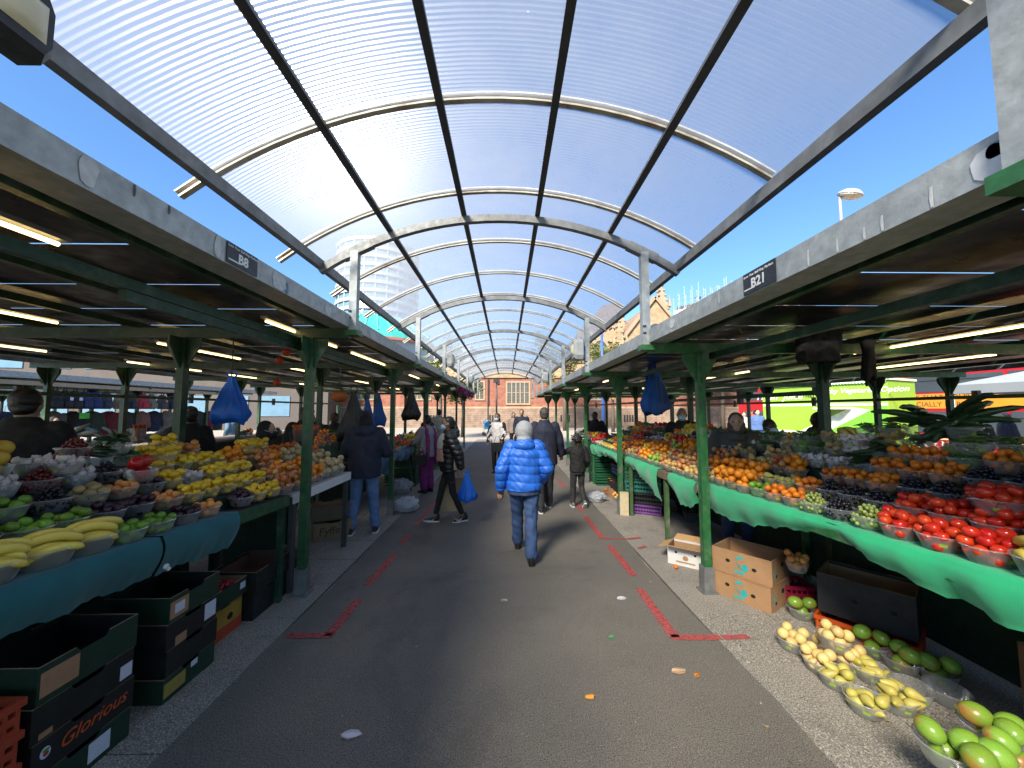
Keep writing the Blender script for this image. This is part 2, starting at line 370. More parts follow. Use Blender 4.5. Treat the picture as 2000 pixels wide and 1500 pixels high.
# litter on the asphalt
lit = [(1214, 1170, (.75, .75, .78), "crumpled white paper scrap lying on the asphalt", .045), (1326, 1312, (.62, .42, .25), "pale orange peel scrap lying flat on the asphalt", .055),
       (1152, 1364, (.75, .28, .02), "small orange peel piece in the middle of the asphalt", .03), (1361, 1321, (.7, .25, .02), "tiny orange peel piece beside the pale peel scrap", .025),
       (1195, 1246, (.05, .4, .15), "small green plastic scrap on the asphalt", .022), (686, 1437, (.6, .55, .6), "bent white card scrap with purple print on asphalt", .055),
       (985, 1174, (.5, .5, .45), "flattened pale gum patch near the aisle middle", .04)]
for px, py, c, lab, s in lit:
    p = gp(px, py); m = MB(); r = random.Random(px); k = 7
    ring = [(s*math.cos(6.283*i/k)*r.uniform(.7, 1.1), s*.55*math.sin(6.283*i/k)*r.uniform(.7, 1.1), .003 + r.uniform(0, .012)) for i in range(k)]
    m.add(ring + [(0, 0, .014)], [(i, (i+1) % k, k) for i in range(k)]); m.add([(x, y, .001) for x, y, z in ring], [tuple(range(k))])
    o = m.build("litter_scrap", M("litter_%d" % px, c, .6)); o.location = (p.x, p.y, .004); tag(o, lab, "litter")

# ------------------------------------------------------------------ market canopies
NY0, SP = 3.70, 2.72
FR = [NY0 + SP*k for k in range(-3, 6)]; FR[2] = .925
YA, YB = -5.2, 18.3
def canopy(sgn, Xf, zb, zt, label, rows=(1.95, 3.2, 6.5, 7.8), Xb=8.2, frames=FR, ya=YA, yb=YB, name="market_canopy", detail=True, green=green_p, greenf=None):
    T = thing(name, label, "canopy", (sgn*Xf, ya, 0)); L = T.location.copy(); greenf = greenf or green
    def put(mb, nm, mt, par=T): return mb.build(nm, mt, par, org=L)
    for fy in frames:
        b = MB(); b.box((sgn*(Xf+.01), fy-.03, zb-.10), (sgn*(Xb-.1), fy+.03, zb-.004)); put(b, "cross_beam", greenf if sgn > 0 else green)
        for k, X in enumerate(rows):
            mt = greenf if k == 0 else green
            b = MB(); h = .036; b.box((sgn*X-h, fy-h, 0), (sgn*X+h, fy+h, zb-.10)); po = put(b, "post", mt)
            if detail or k == 0:
                b = MB(); b.box((sgn*X-.05, fy-.05, 0), (sgn*X+.05, fy+.05, .24)); b.box((sgn*X-.075, fy-.075, 0), (sgn*X+.075, fy+.075, .012)); put(b, "post_sleeve", galv_d, po)
            b = MB(); zt_ = zb-.101
            for (dx, dy) in ((1, 0), (0, 1)):
                for s in (-1, 1):
                    p = [Vector((sgn*X + dx*s*.036, fy + dy*s*.036, zt_)), Vector((sgn*X + dx*s*.17, fy + dy*s*.17, zt_)), Vector((sgn*X + dx*s*.17, fy + dy*s*.17, zt_-.07)), Vector((sgn*X + dx*s*.036, fy + dy*s*.036, zt_-.31))]
                    b.prism([q - Vector((dy*.005, dx*.005, 0)) for q in p], (dy*.01, dx*.01, 0))
            put(b, "gusset", mt, po)
    # lengthways purlins, fascia with bottom flange, roof sheets with daylight gaps
    xx = Xf + .28
    while xx < Xb - .2:
        b = MB(); b.box((sgn*(xx-.025), ya, zb-.002), (sgn*(xx+.025), yb, zb+.055)); put(b, "purlin", green); xx += .92
    b = MB(); b.box((sgn*2.05, ya, zb-.16), (sgn*2.10, yb, zb-.10)); put(b, "eaves_rail", green)
    edges = [ya] + [f for f in frames if ya < f < yb] + [yb]
    for a, c in zip(edges[:-1], edges[1:]):
        b = MB(); b.box((sgn*Xf, a+.002, zb), (sgn*(Xf+.012), c-.002, zt)); b.box((sgn*(Xf+.012), a+.002, zb), (sgn*(Xf+.19), c-.002, zb+.010)); b.box((sgn*(Xf+.012), a+.002, zt-.012), (sgn*(Xf+.07), c-.002, zt)); b.box((sgn*(Xf+.18), a+.002, zb+.010), (sgn*(Xf+.19), c-.002, zt-.045))
        put(b, "fascia", galv)
        b = MB(); b.box((sgn*(Xb-.012), a+.002, zb), (sgn*Xb, c-.002, zt)); put(b, "back_fascia", galv)
    y = ya; r = random.Random(11 if sgn > 0 else 12); zr = zt - .042
    while y < yb:
        b = MB(); g = r.choice([.012, .015, .018, .02]); e = min(yb, y + .655)
        b.box((sgn*(Xf+.075), y, zr), (sgn*(Xb-.02), e - g, zr+.002))
        put(b, "roof_sheet", roofm); y += .655
    return T
roofm = M("roof_sheet_metal", (.055, .052, .05), .36, .85, .35, 3.5, .22, 14, stain=(.12, .11, .10))
ZL, ZLT = 2.566, 2.695
ZR, ZRT = 2.425, 2.560
XL, XR = 1.556, 1.43
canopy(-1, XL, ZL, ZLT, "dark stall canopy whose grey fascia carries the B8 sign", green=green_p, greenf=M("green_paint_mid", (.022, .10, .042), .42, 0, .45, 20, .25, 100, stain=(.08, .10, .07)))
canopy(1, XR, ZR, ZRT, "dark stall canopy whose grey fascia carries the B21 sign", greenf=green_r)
canopy(-1, 11.2, 2.5, 2.64, "further stall canopy beyond the back aisle, hung with backpacks", rows=(11.6, 13.0, 16.4), Xb=17.0, frames=[FR[k] for k in (3, 4, 5, 6, 7)], ya=2, detail=False)
canopy(-1, 20.2, 2.5, 2.64, "farthest stall canopy row in front of the shop building", rows=(20.6, 23.0, 25.6), Xb=26.2, frames=[FR[k] for k in (3, 4, 5, 6, 7, 8)], ya=4, yb=22, detail=False)

# ------------------------------------------------------------------ barrel vault over the aisle
XC, ZE, RISE, HALF = -.06, 3.27, .55, 1.84
RAD = (HALF**2 + RISE**2) / (2*RISE); ZC = ZE + RISE - RAD; AMAX = math.asin(HALF/RAD)
def arc(a, off=0): return (XC + (RAD+off)*math.sin(a), ZC + (RAD+off)*math.cos(a))
vault = thing("barrel_vault_roof", "arched clear roof on grey steel frames over the aisle", "roof", (XC, -4.5, 0)); VL = vault.location.copy()
VY0, VY1 = -4.6, 20.0
for fy in FR + [20.02 - .1]:
    if fy < VY0: continue
    b = MB(); n = 26; am = AMAX*1.03; vs_ = []
    for i in range(n+1):
        a = -am + 2*am*i/n
        for off, dy in ((-.035, -.03), (-.035, .03), (.035, .03), (.035, -.03)):
            x, z = arc(a, off - .10); vs_.append((x, fy+dy, z))
    b.add(vs_, [(4*i+j, 4*i+(j+1) % 4, 4*i+4+(j+1) % 4, 4*i+4+j) for i in range(n) for j in range(4)] + [(3, 2, 1, 0), (4*n, 4*n+1, 4*n+2, 4*n+3)])
    for s in (-1, 1):                       # splice plates near the stanchions
        a = s*AMAX*.80; p = [arc(a - .05, -.10), arc(a + .05, -.10)]
        b.beam((p[0][0], fy, p[0][1]), (p[1][0], fy, p[1][1]), .075, .085)
    ar = b.build("arch", galv_d, vault, org=VL)
    for s in (-1, 1):
        X = -XL + .02 if s < 0 else XR - .02
        zb = ZL if s < 0 else ZR; x_, z_ = X, None
        a = math.asin((X - XC)/RAD); z_ = arc(a, -.13)[1]
        b = MB(); b.box((X-.038, fy-.038, zb-.02), (X+.038, fy+.038, z_)); st = b.build("stanchion", galv, vault, org=VL)
        b = MB(); b.box((X-.062, fy-.06, zb-.075), (X+.07, fy+.06, zb-.022)); b.build("foot_bracket", green_r, st, org=VL)
        b = MB()
        for q in (.1, .17): b.tube([(X-.0385, fy-.045, zb+q), (X-.0385+.03, fy-.045, zb+q)], .008, 6)
        b.build("bolt", steel_d, st, org=VL)
for k, a in enumerate((-AMAX, -AMAX*.60, -AMAX*.197, AMAX*.197, AMAX*.60, AMAX)):
    b = MB(); x, z = arc(a, -.033)
    if abs(a) == AMAX:
        s = -1 if a < 0 else 1
        b.box((x-.028, VY0, z-.07), (x+.028, VY1, z+.02)); b.box((x+s*.028, VY0, z-.005), (x+s*.055, VY1, z+.035)); b.build("edge_purlin", galv_d, vault, org=VL)
        b = MB(); r = random.Random(k); y = VY0
        while y < VY1:
            L = r.uniform(.15, .5); b.box((x+s*.0555, y, z+.0), (x+s*(.068+r.uniform(0, .006)), y+L, z+.022+r.uniform(-.008, .008))); y += L
        b.build("drip_trim", bar_cream, vault, org=VL)
    else:
        t = Vector((math.cos(a), 0, -math.sin(a))); b.beam((x, VY0, z), (x, VY1, z), .05, .062, up=(math.sin(a), 0, math.cos(a))); b.build("roof_purlin", steel_d, vault, org=VL)
bars = [2.34 + 1.05*k for k in range(-6, 17)]
prev = VY0
for i, y in enumerate(bars + [VY1]):
    b = MB(); n = 22
    vs_ = []
    for yy in (prev + .002, y - .002):
        for j in range(n+1):
            x, z = arc(-AMAX*1.03 + 2.06*AMAX*j/n, .012); vs_.append((x, yy, z))
    b.add(vs_, [(j, j+1, n+1+j+1, n+1+j) for j in range(n)], 0, True)
    sh = b.build("polycarbonate_sheet", PC, vault, org=VL)
    if y > .2:
        b = MB(); pit = .030 if y < 4.6 else .042; yy = prev + pit
        while yy < y - .005:
            vs_ = []
            for j in range(n+1):
                a = -AMAX*1.02 + 2.04*AMAX*j/n; x0, z0 = arc(a, .013); x1, z1 = arc(a, .013 + (.017 if y < 4.6 else .024)); vs_ += [(x0, yy, z0), (x1, yy, z1)]
            b.add(vs_, [(2*j, 2*j+2, 2*j+3, 2*j+1) for j in range(n)], 0, True); yy += pit
        tag(b.build("flute_webs", FL, sh, org=VL), kind="stuff")
    prev = y
    if i < len(bars):
        b = MB(); ext = 1.115 if True else 1; lo = -AMAX*1.13; hi = AMAX*(1.0 if i % 3 else .985); n2 = 24
        for off0, off1, wd in ((-.010, .004, .019), (.025, .036, .028)):
            vs_ = []
            for j in range(n2+1):
                a = lo + (hi-lo)*j/n2
                for off, dy in ((off0, -wd), (off0, wd), (off1, wd), (off1, -wd)):
                    x, z = arc(a, off); vs_.append((x, y+dy, z))
            b.add(vs_, [(4*q+j, 4*q+(j+1) % 4, 4*q+4+(j+1) % 4, 4*q+4+j) for q in range(n2) for j in range(4)] + [(3, 2, 1, 0), (4*n2, 4*n2+1, 4*n2+2, 4*n2+3)])
        b.build("glazing_bar", bar_cream, vault, org=VL)

# ------------------------------------------------------------------ signs, stickers, tubes, floodlights
sign_bk = M("sign_black", (.010, .013, .018), .35, 0, .25, 9); sign_wh = M("sign_white", (.75, .75, .75), .5, 0, .1, 20)
def stall_sign(s, y0, y1, txt, label):
    X = -XL if s < 0 else XR; zb, zt = (ZL, ZLT) if s < 0 else (ZR, ZRT); xo = X - s*.004 if s < 0 else X - .004
    f = 1 if s < 0 else -1                  # sign faces the aisle
    zc = (zb+zt)/2; yc = (y0+y1)/2
    T = thing("stall_sign", label, "sign", (X + f*.003, yc, zc))
    b = MB(); b.box((f*.0, -(y1-y0)/2, -(zt-zb)/2+.006), (f*.004, (y1-y0)/2, (zt-zb)/2-.003)); b.build("sign_board", sign_bk, T)
    rt = Vector((0, 1, 0)) if s < 0 else Vector((0, -1, 0))
    text("lettering", txt, .078, sign_wh, T, facing(Vector((f*.0065, 0, -.012)), rt, (0, 0, 1)), .0008, bold=.0022)
    text("slogan", "Love Your Bull Ring Markets", .021, sign_wh, T, facing(Vector((f*.0065, 0, .042)), rt, (0, 0, 1)), .0008, .25)
    b = MB(); e = rt*(-(y1-y0)/2+.012); q = rt*(-.03); b.beam(Vector((f*.0062, 0, -.036))+e, Vector((f*.0062, 0, -.036))+q, .002, .008, up=(0, 0, 1)); b.build("arrow_stroke", sign_wh, T)
pa, pb = atx(440, 505, -XL), atx(500, 540, -XL); stall_sign(-1, pa.y, pb.y, "B8", "black stall sign reading B8 on the left-hand fascia")
pa, pb = atx(1517, 530, XR), atx(1454, 560, XR); stall_sign(1, pa.y, pb.y, "B21", "black stall sign reading B21 on the opposite fascia")
stk_w = M("torn_paper_white", (.55, .57, .58), .7, 0, .25, 30); stk_b = M("torn_paper_blue", (.12, .28, .42), .7, 0, .5, 25)
def sticker(s, px, py, w_, h_, mt, label, seed):
    X = -XL if s < 0 else XR; f = 1 if s < 0 else -1; p = atx(px, py, X); r = random.Random(seed); k = 14
    zb, zt = (ZL, ZLT) if s < 0 else (ZR, ZRT); zc = min(max(p.z, zb+h_/2+.004), zt-h_/2-.004)
    pts = [(X + f*.0025, p.y + w_/2*math.cos(6.283*i/k)*r.uniform(.75, 1.15), zc + h_/2*max(-1, min(1, 1.25*math.sin(6.283*i/k)*r.uniform(.8, 1.1)))) for i in range(k)]
    b = MB(); b.prism(pts, (f*.0015, 0, 0)); o = b.build("torn_sticker", mt, None, org=(X, p.y, zc)); tag(o, label, "sticker")
sticker(-1, 172, 336, .07, .11, stk_w, "torn round white sticker on the fascia before the B8 sign", 1)
sticker(-1, 424, 488, .045, .12, stk_w, "ragged pale paper remnant touching the B8 sign", 2)
sticker(-1, 545, 558, .16, .115, stk_w, "wide pale paper remnant just past the B8 sign", 3)
sticker(-1, 560, 566, .035, .08, stk_b, "small blue paper shred past the B8 sign", 4)
sticker(-1, 640, 610, .13, .09, stk_w, "torn pale sticker on fascia beside the first stanchion", 5)
sticker(-1, 728, 664, .22, .10, stk_w, "long torn pale sticker on fascia past the first stanchion", 6)
sticker(1, 1940, 320, .11, .10, M("torn_paper_bright", (.7, .7, .72), .6, 0, .15, 30), "large torn white sticker on the right fascia end", 7)
sticker(1, 1945, 292, .05, .045, stk_b, "blue paper strip above the large torn white sticker", 8)
sticker(1, 1313, 632, .10, .075, stk_w, "small white square sticker on the B21 fascia", 9)
for i, (s, px, py, ln) in enumerate(((1, 1822, 405, .07), (1, 1725, 450, .06), (1, 1580, 512, .08), (1, 1637, 490, .06), (1, 1405, 582, .07), (1, 1690, 470, .05), (-1, 330, 408, .04), (-1, 262, 372, .05))):
    X = -XL if s < 0 else XR; f = 1 if s < 0 else -1; q = atx(px, py, X); zb, zt = (ZL, ZLT) if s < 0 else (ZR, ZRT); zc = min(max(q.z, zb+ln/2+.004), zt-ln/2-.004)
    b = MB(); b.prism([(X+f*.002, q.y-.004, zc-ln/2), (X+f*.002, q.y+.003, zc-ln/2), (X+f*.002, q.y+.006, zc), (X+f*.002, q.y+.002, zc+ln/2), (X+f*.002, q.y-.005, zc+ln/2)], (f*.0015, 0, 0)); o = b.build("paint_drip", stk_w if s > 0 else M("grime_streak", (.10, .11, .11), .8), None, org=(X, q.y, zc))
    tag(o, "thin %s streak on the %s fascia" % ("white paint" if s > 0 else "dark grime", "B21" if s > 0 else "B8"), "paint mark", "%s streaks on the %s fascia" % ("white" if s > 0 else "dark", "B21" if s > 0 else "B8"))
b = MB(); r = random.Random(77)
for k in range(150):
    x = r.choice((r.uniform(-2.4, 2.4), r.uniform(1.4, 2.4), r.uniform(-2.3, -1.6))); y = .9 + 7*r.random()**1.4; s = r.uniform(.003, .012); a = r.uniform(0, 6.28); z = .011
    b.add([(x+s*math.cos(a+q)*u, y+s*math.sin(a+q)*u, z+r.uniform(0, .006)) for q, u in ((0, 1.6), (1.5, .6), (3.1, 1.3), (4.6, .7))], [(0, 1, 2, 3)], r.randrange(3))
tag(b.build("floor_debris", [M("debris_pale", (.45, .42, .38), .8), M("debris_straw", (.35, .24, .10), .8), M("debris_leaf", (.07, .12, .03), .8)]), "tiny scraps of peel, paper and leaf scattered on the floor", "debris", kind="stuff")
for s, pts in ((-1, [(2.1, .05, 1.7), (2.1, 3.2, 1.4), (2.1, 5.0, 1.5), (4.0, 1.75, 1.6), (4.05, 4.3, 1.4), (4.0, 6.6, 1.5), (6.1, 3.5, 1.5), (6.1, 6.0, 1.5), (6.1, 8.2, 1.5), (2.15, 8.2, 1.5), (4.0, 9.3, 1.5), (2.15, 11.4, 1.5), (4.0, 12.4, 1.5), (6.1, 11, 1.5)]),
               (1, [(3.9, 2.6, 1.5), (5.6, 4.1, 1.5), (5.9, 2.6, 1.4), (2.2, 7.0, 1.4), (4.0, 6.0, 1.5), (2.2, 10.4, 1.5), (4.0, 9.5, 1.5)])):
    for X, y, L in pts:
        z = (ZL if s < 0 else ZR) - .035
        T = thing("tube_light", "warm lit tube light under the %s canopy" % ("B8" if s < 0 else "B21"), "lamp", (s*X, y, z), 0, "tube lights under the %s canopy" % ("B8" if s < 0 else "B21"))
        b = MB(); b.box((-.03, 0, .012), (.03, L, .035)); b.build("batten", galv_d, T)
        b = MB(); b.tube([(0, .03, -.006), (0, L-.03, -.006)], .011, 8); b.build("tube", tube_e, T)
# cross tubes seen further in
for px, py, d, L in ((1530, 722, 6.0, 1.2), (1090, 715, 9, 1)):
    p = at(px, py, d)
lens = M("flood_lens", (.70, .63, .42), .35, 0, .15, 5); lampcase = M("flood_case", (.030, .030, .033), .5, 0, .3, 20); lampgrey = M("flood_case_grey", (.36, .37, .37), .5, 0, .2, 10)
def floodlight(loc, s, label, case, sc_=1.0):
    T = thing("floodlight", label, "floodlight", loc); T.scale = (sc_,)*3
    # housing bevelled, facing the aisle (local +X), lens bowed
    b = MB(); f = s
    prof = [(-.07, .12), (-.05, .16), (.05, .16), (.09, .13)]
    rings = []
    for x, h in prof:
        ring = []
        for (yy, zz) in ((-.14, -.6), (-.11, -1), (.11, -1), (.14, -.6), (.14, .6), (.11, 1), (-.11, 1), (-.14, .6)): ring.append((f*x, yy*(h/.16), zz*h))
        rings += ring
    b.add(rings, [(8*i+j, 8*i+(j+1) % 8, 8*i+8+(j+1) % 8, 8*i+8+j) for i in range(3) for j in range(8)] + [tuple(range(8)), tuple(reversed(range(24, 32)))])
    b.build("housing", case, T)
    b = MB(); b.grid(lambda u, v: (f*(.092 + .035*(1-(2*u-1)**2)*(1-(2*v-1)**2)**.5), (u-.5)*.18, (v-.5)*.17), 8, 8); b.build("lens", lens, T)
    b = MB(); b.beam((f*-.07, 0, .02), (f*-.17, 0, .02), .04, .05); b.tube([(f*-.07, .02, -.08), (f*-.1, .03, -.16), (f*-.16, .03, -.24)], .008, 6); b.build("bracket", steel_d, T)
p0 = at(25, 62, .95)
floodlight((-1.375, .95, 2.845), 1, "black floodlight with cream lens on the near stanchion", lampcase, .66)
floodlight((-XL+.17, FR[5], 2.98), 1, "grey floodlight on the third left-hand stanchion", lampgrey)
floodlight((-XL+.17, FR[7], 2.98), 1, "small grey floodlight on a far left-hand stanchion", lampgrey)
floodlight((XR-.17, FR[4], 2.80), -1, "grey box floodlight on the second right-hand stanchion", lampgrey, 1.1)
floodlight((XR-.17, FR[6], 2.80), -1, "grey floodlight far along the right-hand stanchions", lampgrey)
# ------------------------------------------------------------------ church
red_st = brickmat("red_sandstone", (.165, .052, .034), (.215, .085, .055), (.15, .11, .085), .62, .29, 1, .012)
tan_st = brickmat("tan_sandstone", (.23, .165, .10), (.28, .21, .13), (.17, .14, .10), .7, .32, 1, .012)
rub_st = brickmat("rubble_plinth", (.16, .105, .075), (.21, .15, .11), (.10, .08, .065), .5, .2, 1, .02)
trim_st = M("dressed_stone", (.26, .20, .135), .8, 0, .25, 2.5, .3, 20)
win_gl = glassy("leaded_glass", (.035, .045, .05), .18)
tile_r = brickmat("church_tiles", (.20, .13, .10), (.25, .17, .12), (.12, .09, .07), .35, .22, 1, .02)
CH = thing("stone_church", "red and tan sandstone church with mullioned windows and gables", "church", (0, 38, 0)); CL = CH.location.copy()
def chp(mb, nm, mt, par=CH): return mb.build(nm, mt, par, org=CL)
WY = 38.0
b = MB(); b.box((-22, WY, 2.05), (26, WY+7, 5.05)); cw = chp(b, "hall_wall", red_st)
b = MB(); b.box((-22.2, WY-.12, -.1), (26.2, WY+7, 2.05)); chp(b, "plinth", rub_st)
b = MB(); b.box((-22.1, WY-.08, 1.95), (26.1, WY-.121, 2.1)); b.box((-22.1, WY-.15, 5.05), (26.1, WY+7.1, 5.3)); b.box((-22.1, WY+.05, 5.3), (26.1, WY+7, 6.6)); b.box((-22.1, WY-.05, 6.6), (26.1, WY+7, 6.8)); chp(b, "parapet", tan_st)
def church_window(x0, x1, z0, z1, lights, y=WY, arch=False, par=None):
    b = MB(); fw = .16; T = par or cw
    b.box((x0-fw, y-.10, z0-fw), (x1+fw, y-.001, z0)); b.box((x0-fw, y-.06, z1), (x1+fw, y-.001, z1+fw)); b.box((x0-fw, y-.06, z0), (x0, y-.001, z1)); b.box((x1, y-.06, z0), (x1+fw, y-.001, z1))
    wn = chp(b, "window_surround", trim_st, CH); b = MB(); b.box((x0, y-.012, z0), (x1, y-.002, z1)); chp(b, "pane", win_gl, wn)
    b = MB()
    for k in range(1, lights):
        x = x0 + (x1-x0)*k/lights; b.box((x-.05, y-.055, z0), (x+.05, y-.013, z1))
    if z1 - z0 > 1.5: b.box((x0, y-.05, z0+(z1-z0)*.52), (x1, y-.014, z0+(z1-z0)*.52+.05))
    n = int((x1-x0)/.14)
    for k in range(n): b.box((x0+(k+.5)*(x1-x0)/n-.008, y-.02, z0), (x0+(k+.5)*(x1-x0)/n+.008, y-.013, z1))
    for k in range(int((z1-z0)/.3)): b.box((x0, y-.02, z0+.3*(k+.5)), (x1, y-.013, z0+.3*(k+.5)+.016))
    chp(b, "mullions", trim_st, wn)
church_window(.1, 2.3, 2.45, 4.55, 5)
for x in (-3.1, -9.5, -15.2, 8.6, 14.2, 19.5): church_window(x, x+(.75 if x < 0 and x > -4 else 1.7), 2.9, 4.6, 2 if x > -4 and x < 0 else 4)
for x in (-1.75, -8, 5.5, 12):
    b = MB()
    for k in range(4): b.box((x+.27*k, WY-.135, .55), (x+.27*k+.18, WY-.122, 1.25))
    chp(b, "cellar_grille", black_p)
b = MB(); b.box((-1.92, WY-.16, .2), (-1.8, WY-.122, 5.0)); chp(b, "downpipe", black_p)
# transept gable, aisle and pinnacles behind
GY = 45.0
def gable(xc, hw, ze, za, y, depth, wall, par=CH, nm="gable_wall"):
    b = MB(); b.prism([(xc-hw, y, 0), (xc+hw, y, 0), (xc+hw, y, ze), (xc, y, za), (xc-hw, y, ze)], (0, .8, 0)); g = chp(b, nm, wall)
    b = MB()
    for s in (-1, 1):
        b.beam((xc+s*(hw+.3), y+.3, ze-.1), (xc, y+.3, za+.35), 1.2, .35)
    chp(b, "coping", trim_st, g)
    b = MB(); b.prism([(xc-hw, y+.82, ze-.05), (xc, y+.82, za-.05), (xc+hw, y+.82, ze-.05)], (0, depth, 0)); chp(b, "roof", tile_r, g)
    return g
g = gable(18.4, 4.6, 9.6, 15.4, GY, 14, tan_st)
def lancet(xc, z0, w_, h_, y, par):
    n = 10; out = []; inn = []
    def outline(r, e): 
        pts = [(xc-r, z0-e), (xc-r, z0+h_)]
        for k in range(1, n): 
            a = math.pi*k/n; pts.append((xc - r*math.cos(a), z0+h_+r*1.35*math.sin(a)))
        pts += [(xc+r, z0+h_), (xc+r, z0-e)]; return pts
    for i, (r, mt, dy, nm) in enumerate(((w_/2+.3, trim_st, .25, "arch_moulding"), (w_/2+.12, tan_st, .30, "arch_reveal"), (w_/2, win_gl, .33, "arch_pane"))):
        b = MB(); b.prism([(x, y-dy, z) for x, z in outline(r, .3 if i == 0 else 0)], (0, .04 + dy - .05, 0)); chp(b, nm, mt, par)
    b = MB(); b.box((xc-.07, y-.40, z0), (xc+.07, y-.331, z0+h_+w_*.5)); b.tube([(xc+w_*.2*math.cos(q), y-.37, z0+h_+w_*.2+w_*.2*math.sin(q)) for q in np.linspace(0, 6.28, 13)], .06, 6); chp(b, "tracery", trim_st, par)
lancet(18.4, 8.6, 2.6, 2.0, GY, g)
b = MB(); b.box((8.6, GY-1, 0), (13.7, GY+8, 10.3)); aw = chp(b, "aisle_wall", red_st)
b = MB(); b.box((8.5, GY-1.15, 9.9), (13.8, GY+8, 10.8)); b.box((8.5, GY-1.1, 10.8), (13.8, GY-.7, 11.3)); chp(b, "aisle_parapet", tan_st, aw)
lancet(11.2, 7.2, 1.7, 1.7, GY-1, aw)
b = MB(); b.prism([(9.2, GY+1, 10.8), (14.4, GY+1, 10.8), (14.4, GY+1, 15.4), (12.2, GY+1, 15.0)], (0, 14, 0)); chp(b, "aisle_roof", tile_r, aw)
for x, y, zt in ((19.7, GY+1.2, 18.4), (17.0, GY+9, 17.0), (23.6, GY, 14.5), (13.6, GY-.6, 13.3), (13.2, GY+.6, 12.8)):
    b = MB(); zb_ = zt-6; s = .62; b.box((x-s, y-s, zb_-4), (x+s, y+s, zb_+2)); b.box((x-s*1.3, y-s*1.3, zb_+2), (x+s*1.3, y+s*1.3, zb_+2.3))
    b.add([(x-s, y-s, zb_+2.3), (x+s, y-s, zb_+2.3), (x+s, y+s, zb_+2.3), (x-s, y+s, zb_+2.3), (x, y, zt)], [(0, 1, 4), (1, 2, 4), (2, 3, 4), (3, 0, 4)])
    for q in range(5):
        f = q/5; w_ = s*(1-f)+.09
        for sx_, sy_ in ((1, 1), (1, -1), (-1, 1), (-1, -1)): b.ell((x+sx_*w_*.92, y+sy_*w_*.92, zb_+2.5+f*3.4), .17, 6, 4)
    for sx_, sy_ in ((1, 1), (1, -1), (-1, 1), (-1, -1)):
        b.add([(x+sx_*s*1.2-.2, y+sy_*s*1.2-.2, zb_+2.3), (x+sx_*s*1.2+.2, y+sy_*s*1.2-.2, zb_+2.3), (x+sx_*s*1.2+.2, y+sy_*s*1.2+.2, zb_+2.3), (x+sx_*s*1.2-.2, y+sy_*s*1.2+.2, zb_+2.3), (x+sx_*s*1.2, y+sy_*s*1.2, zb_+3.9)], [(0, 1, 4), (1, 2, 4), (2, 3, 4), (3, 0, 4)])
    chp(b, "pinnacle", trim_st)
# ------------------------------------------------------------------ round tower, teal roof, far blocks
twr_w = M("tower_white", (.34, .38, .42), .45, 0, .1, .5); twr_g = glassy("tower_glass", (.10, .19, .28), .12); teal = M("teal_roof", (.04, .30, .27), .45, 0, .15, .3)
TR = thing("round_tower", "tall round white and blue glass tower block behind the stalls", "tower", (-49, 140, 0)); rr_ = 14.5
b = MB(); b.lathe([(rr_, 0), (rr_, 62)], 48, close=True); b.build("glass_core", twr_g, TR)
z = 12
while z < 62:
    b = MB(); b.lathe([(rr_+.02, z), (rr_+.5, z), (rr_+.5, z+1.15), (rr_+.02, z+1.15)], 48, smooth=False); b.build("floor_band", twr_w, TR); z += 3.05
b = MB()
for k in range(48):
    if k % 2 == 0:
        q = 2*math.pi*k/48; b.box((-.22, -.12, 12), (.22, .12, 61), M=Matrix.Rotation(q, 4, 'Z') @ Matrix.Translation((0, rr_+.14, 0)))
b.build("mullions", twr_w, TR)
TD = thing("domed_hall", "low round building with teal conical roof below the tower", "building", (-31.5, 88, 0))
b = MB(); b.lathe([(14, 0), (14, 16.5)], 32, close=True, smooth=False); b.build("wall", twr_w, TD)
b = MB(); b.lathe([(14.6, 16.5), (13.6, 18.2), (8.4, 22.6), (.4, 22.9)], 32, close=True, smooth=False); rf = b.build("roof", teal, TD)
b = MB()
for k in range(32):
    q = 2*math.pi*k/32; b.beam((13.7*math.cos(q), 13.7*math.sin(q), 18.25), (8.45*math.cos(q), 8.45*math.sin(q), 22.65), .18, .14)
b.build("roof_seam", M("teal_seam", (.14, .52, .48), .5), rf)
b = MB(); b.ell((3.5, -8.2, 23.2), .55, 10, 6); b.build("roof_globe", white_p, rf)
b = MB()
for k in range(16): b.beam((14.7*math.cos(k*.39), 14.7*math.sin(k*.39), 16.5), (14.7*math.cos(k*.39+.39), 14.7*math.sin(k*.39+.39), 16.5), .5, .55)
b.build("eaves", M("terracotta", (.33, .13, .10), .7), TD)
def slab_block(name, label, loc, rz, L, D, H, wall, glass, fl=3.2, bay=3, groupw=1.9):
    T = thing(name, label, "building", loc, rz)
    b = MB(); b.box((0, 0, 0), (L, D, H)); b.build("wall", wall, T)
    b = MB(); b.box((-.2, -.2, H), (L+.2, D+.2, H+.6)); b.build("roof", wall, T)
    z = 1.2
    while z < H - 2:
        x = .6
        while x < L - groupw:
            b = MB(); b.box((x, -.06, z), (x+groupw, -.005, z+1.8)); b.build("window", glass, T); x += bay
        z += fl
    return T
slab_block("office_block", "distant white office block with window bands left of the trees", (-27, 104, 0), R(-6), 17, 10, 19.2, twr_w, twr_g)
slab_block("shop_building", "long pale shop building seen through the left stalls", (-46, 30, 0), R(8), 30, 8, 8, M("pale_render", (.06, .05, .045), .7, 0, .1, .6), twr_g, 4.0, 3.4, 2.4)
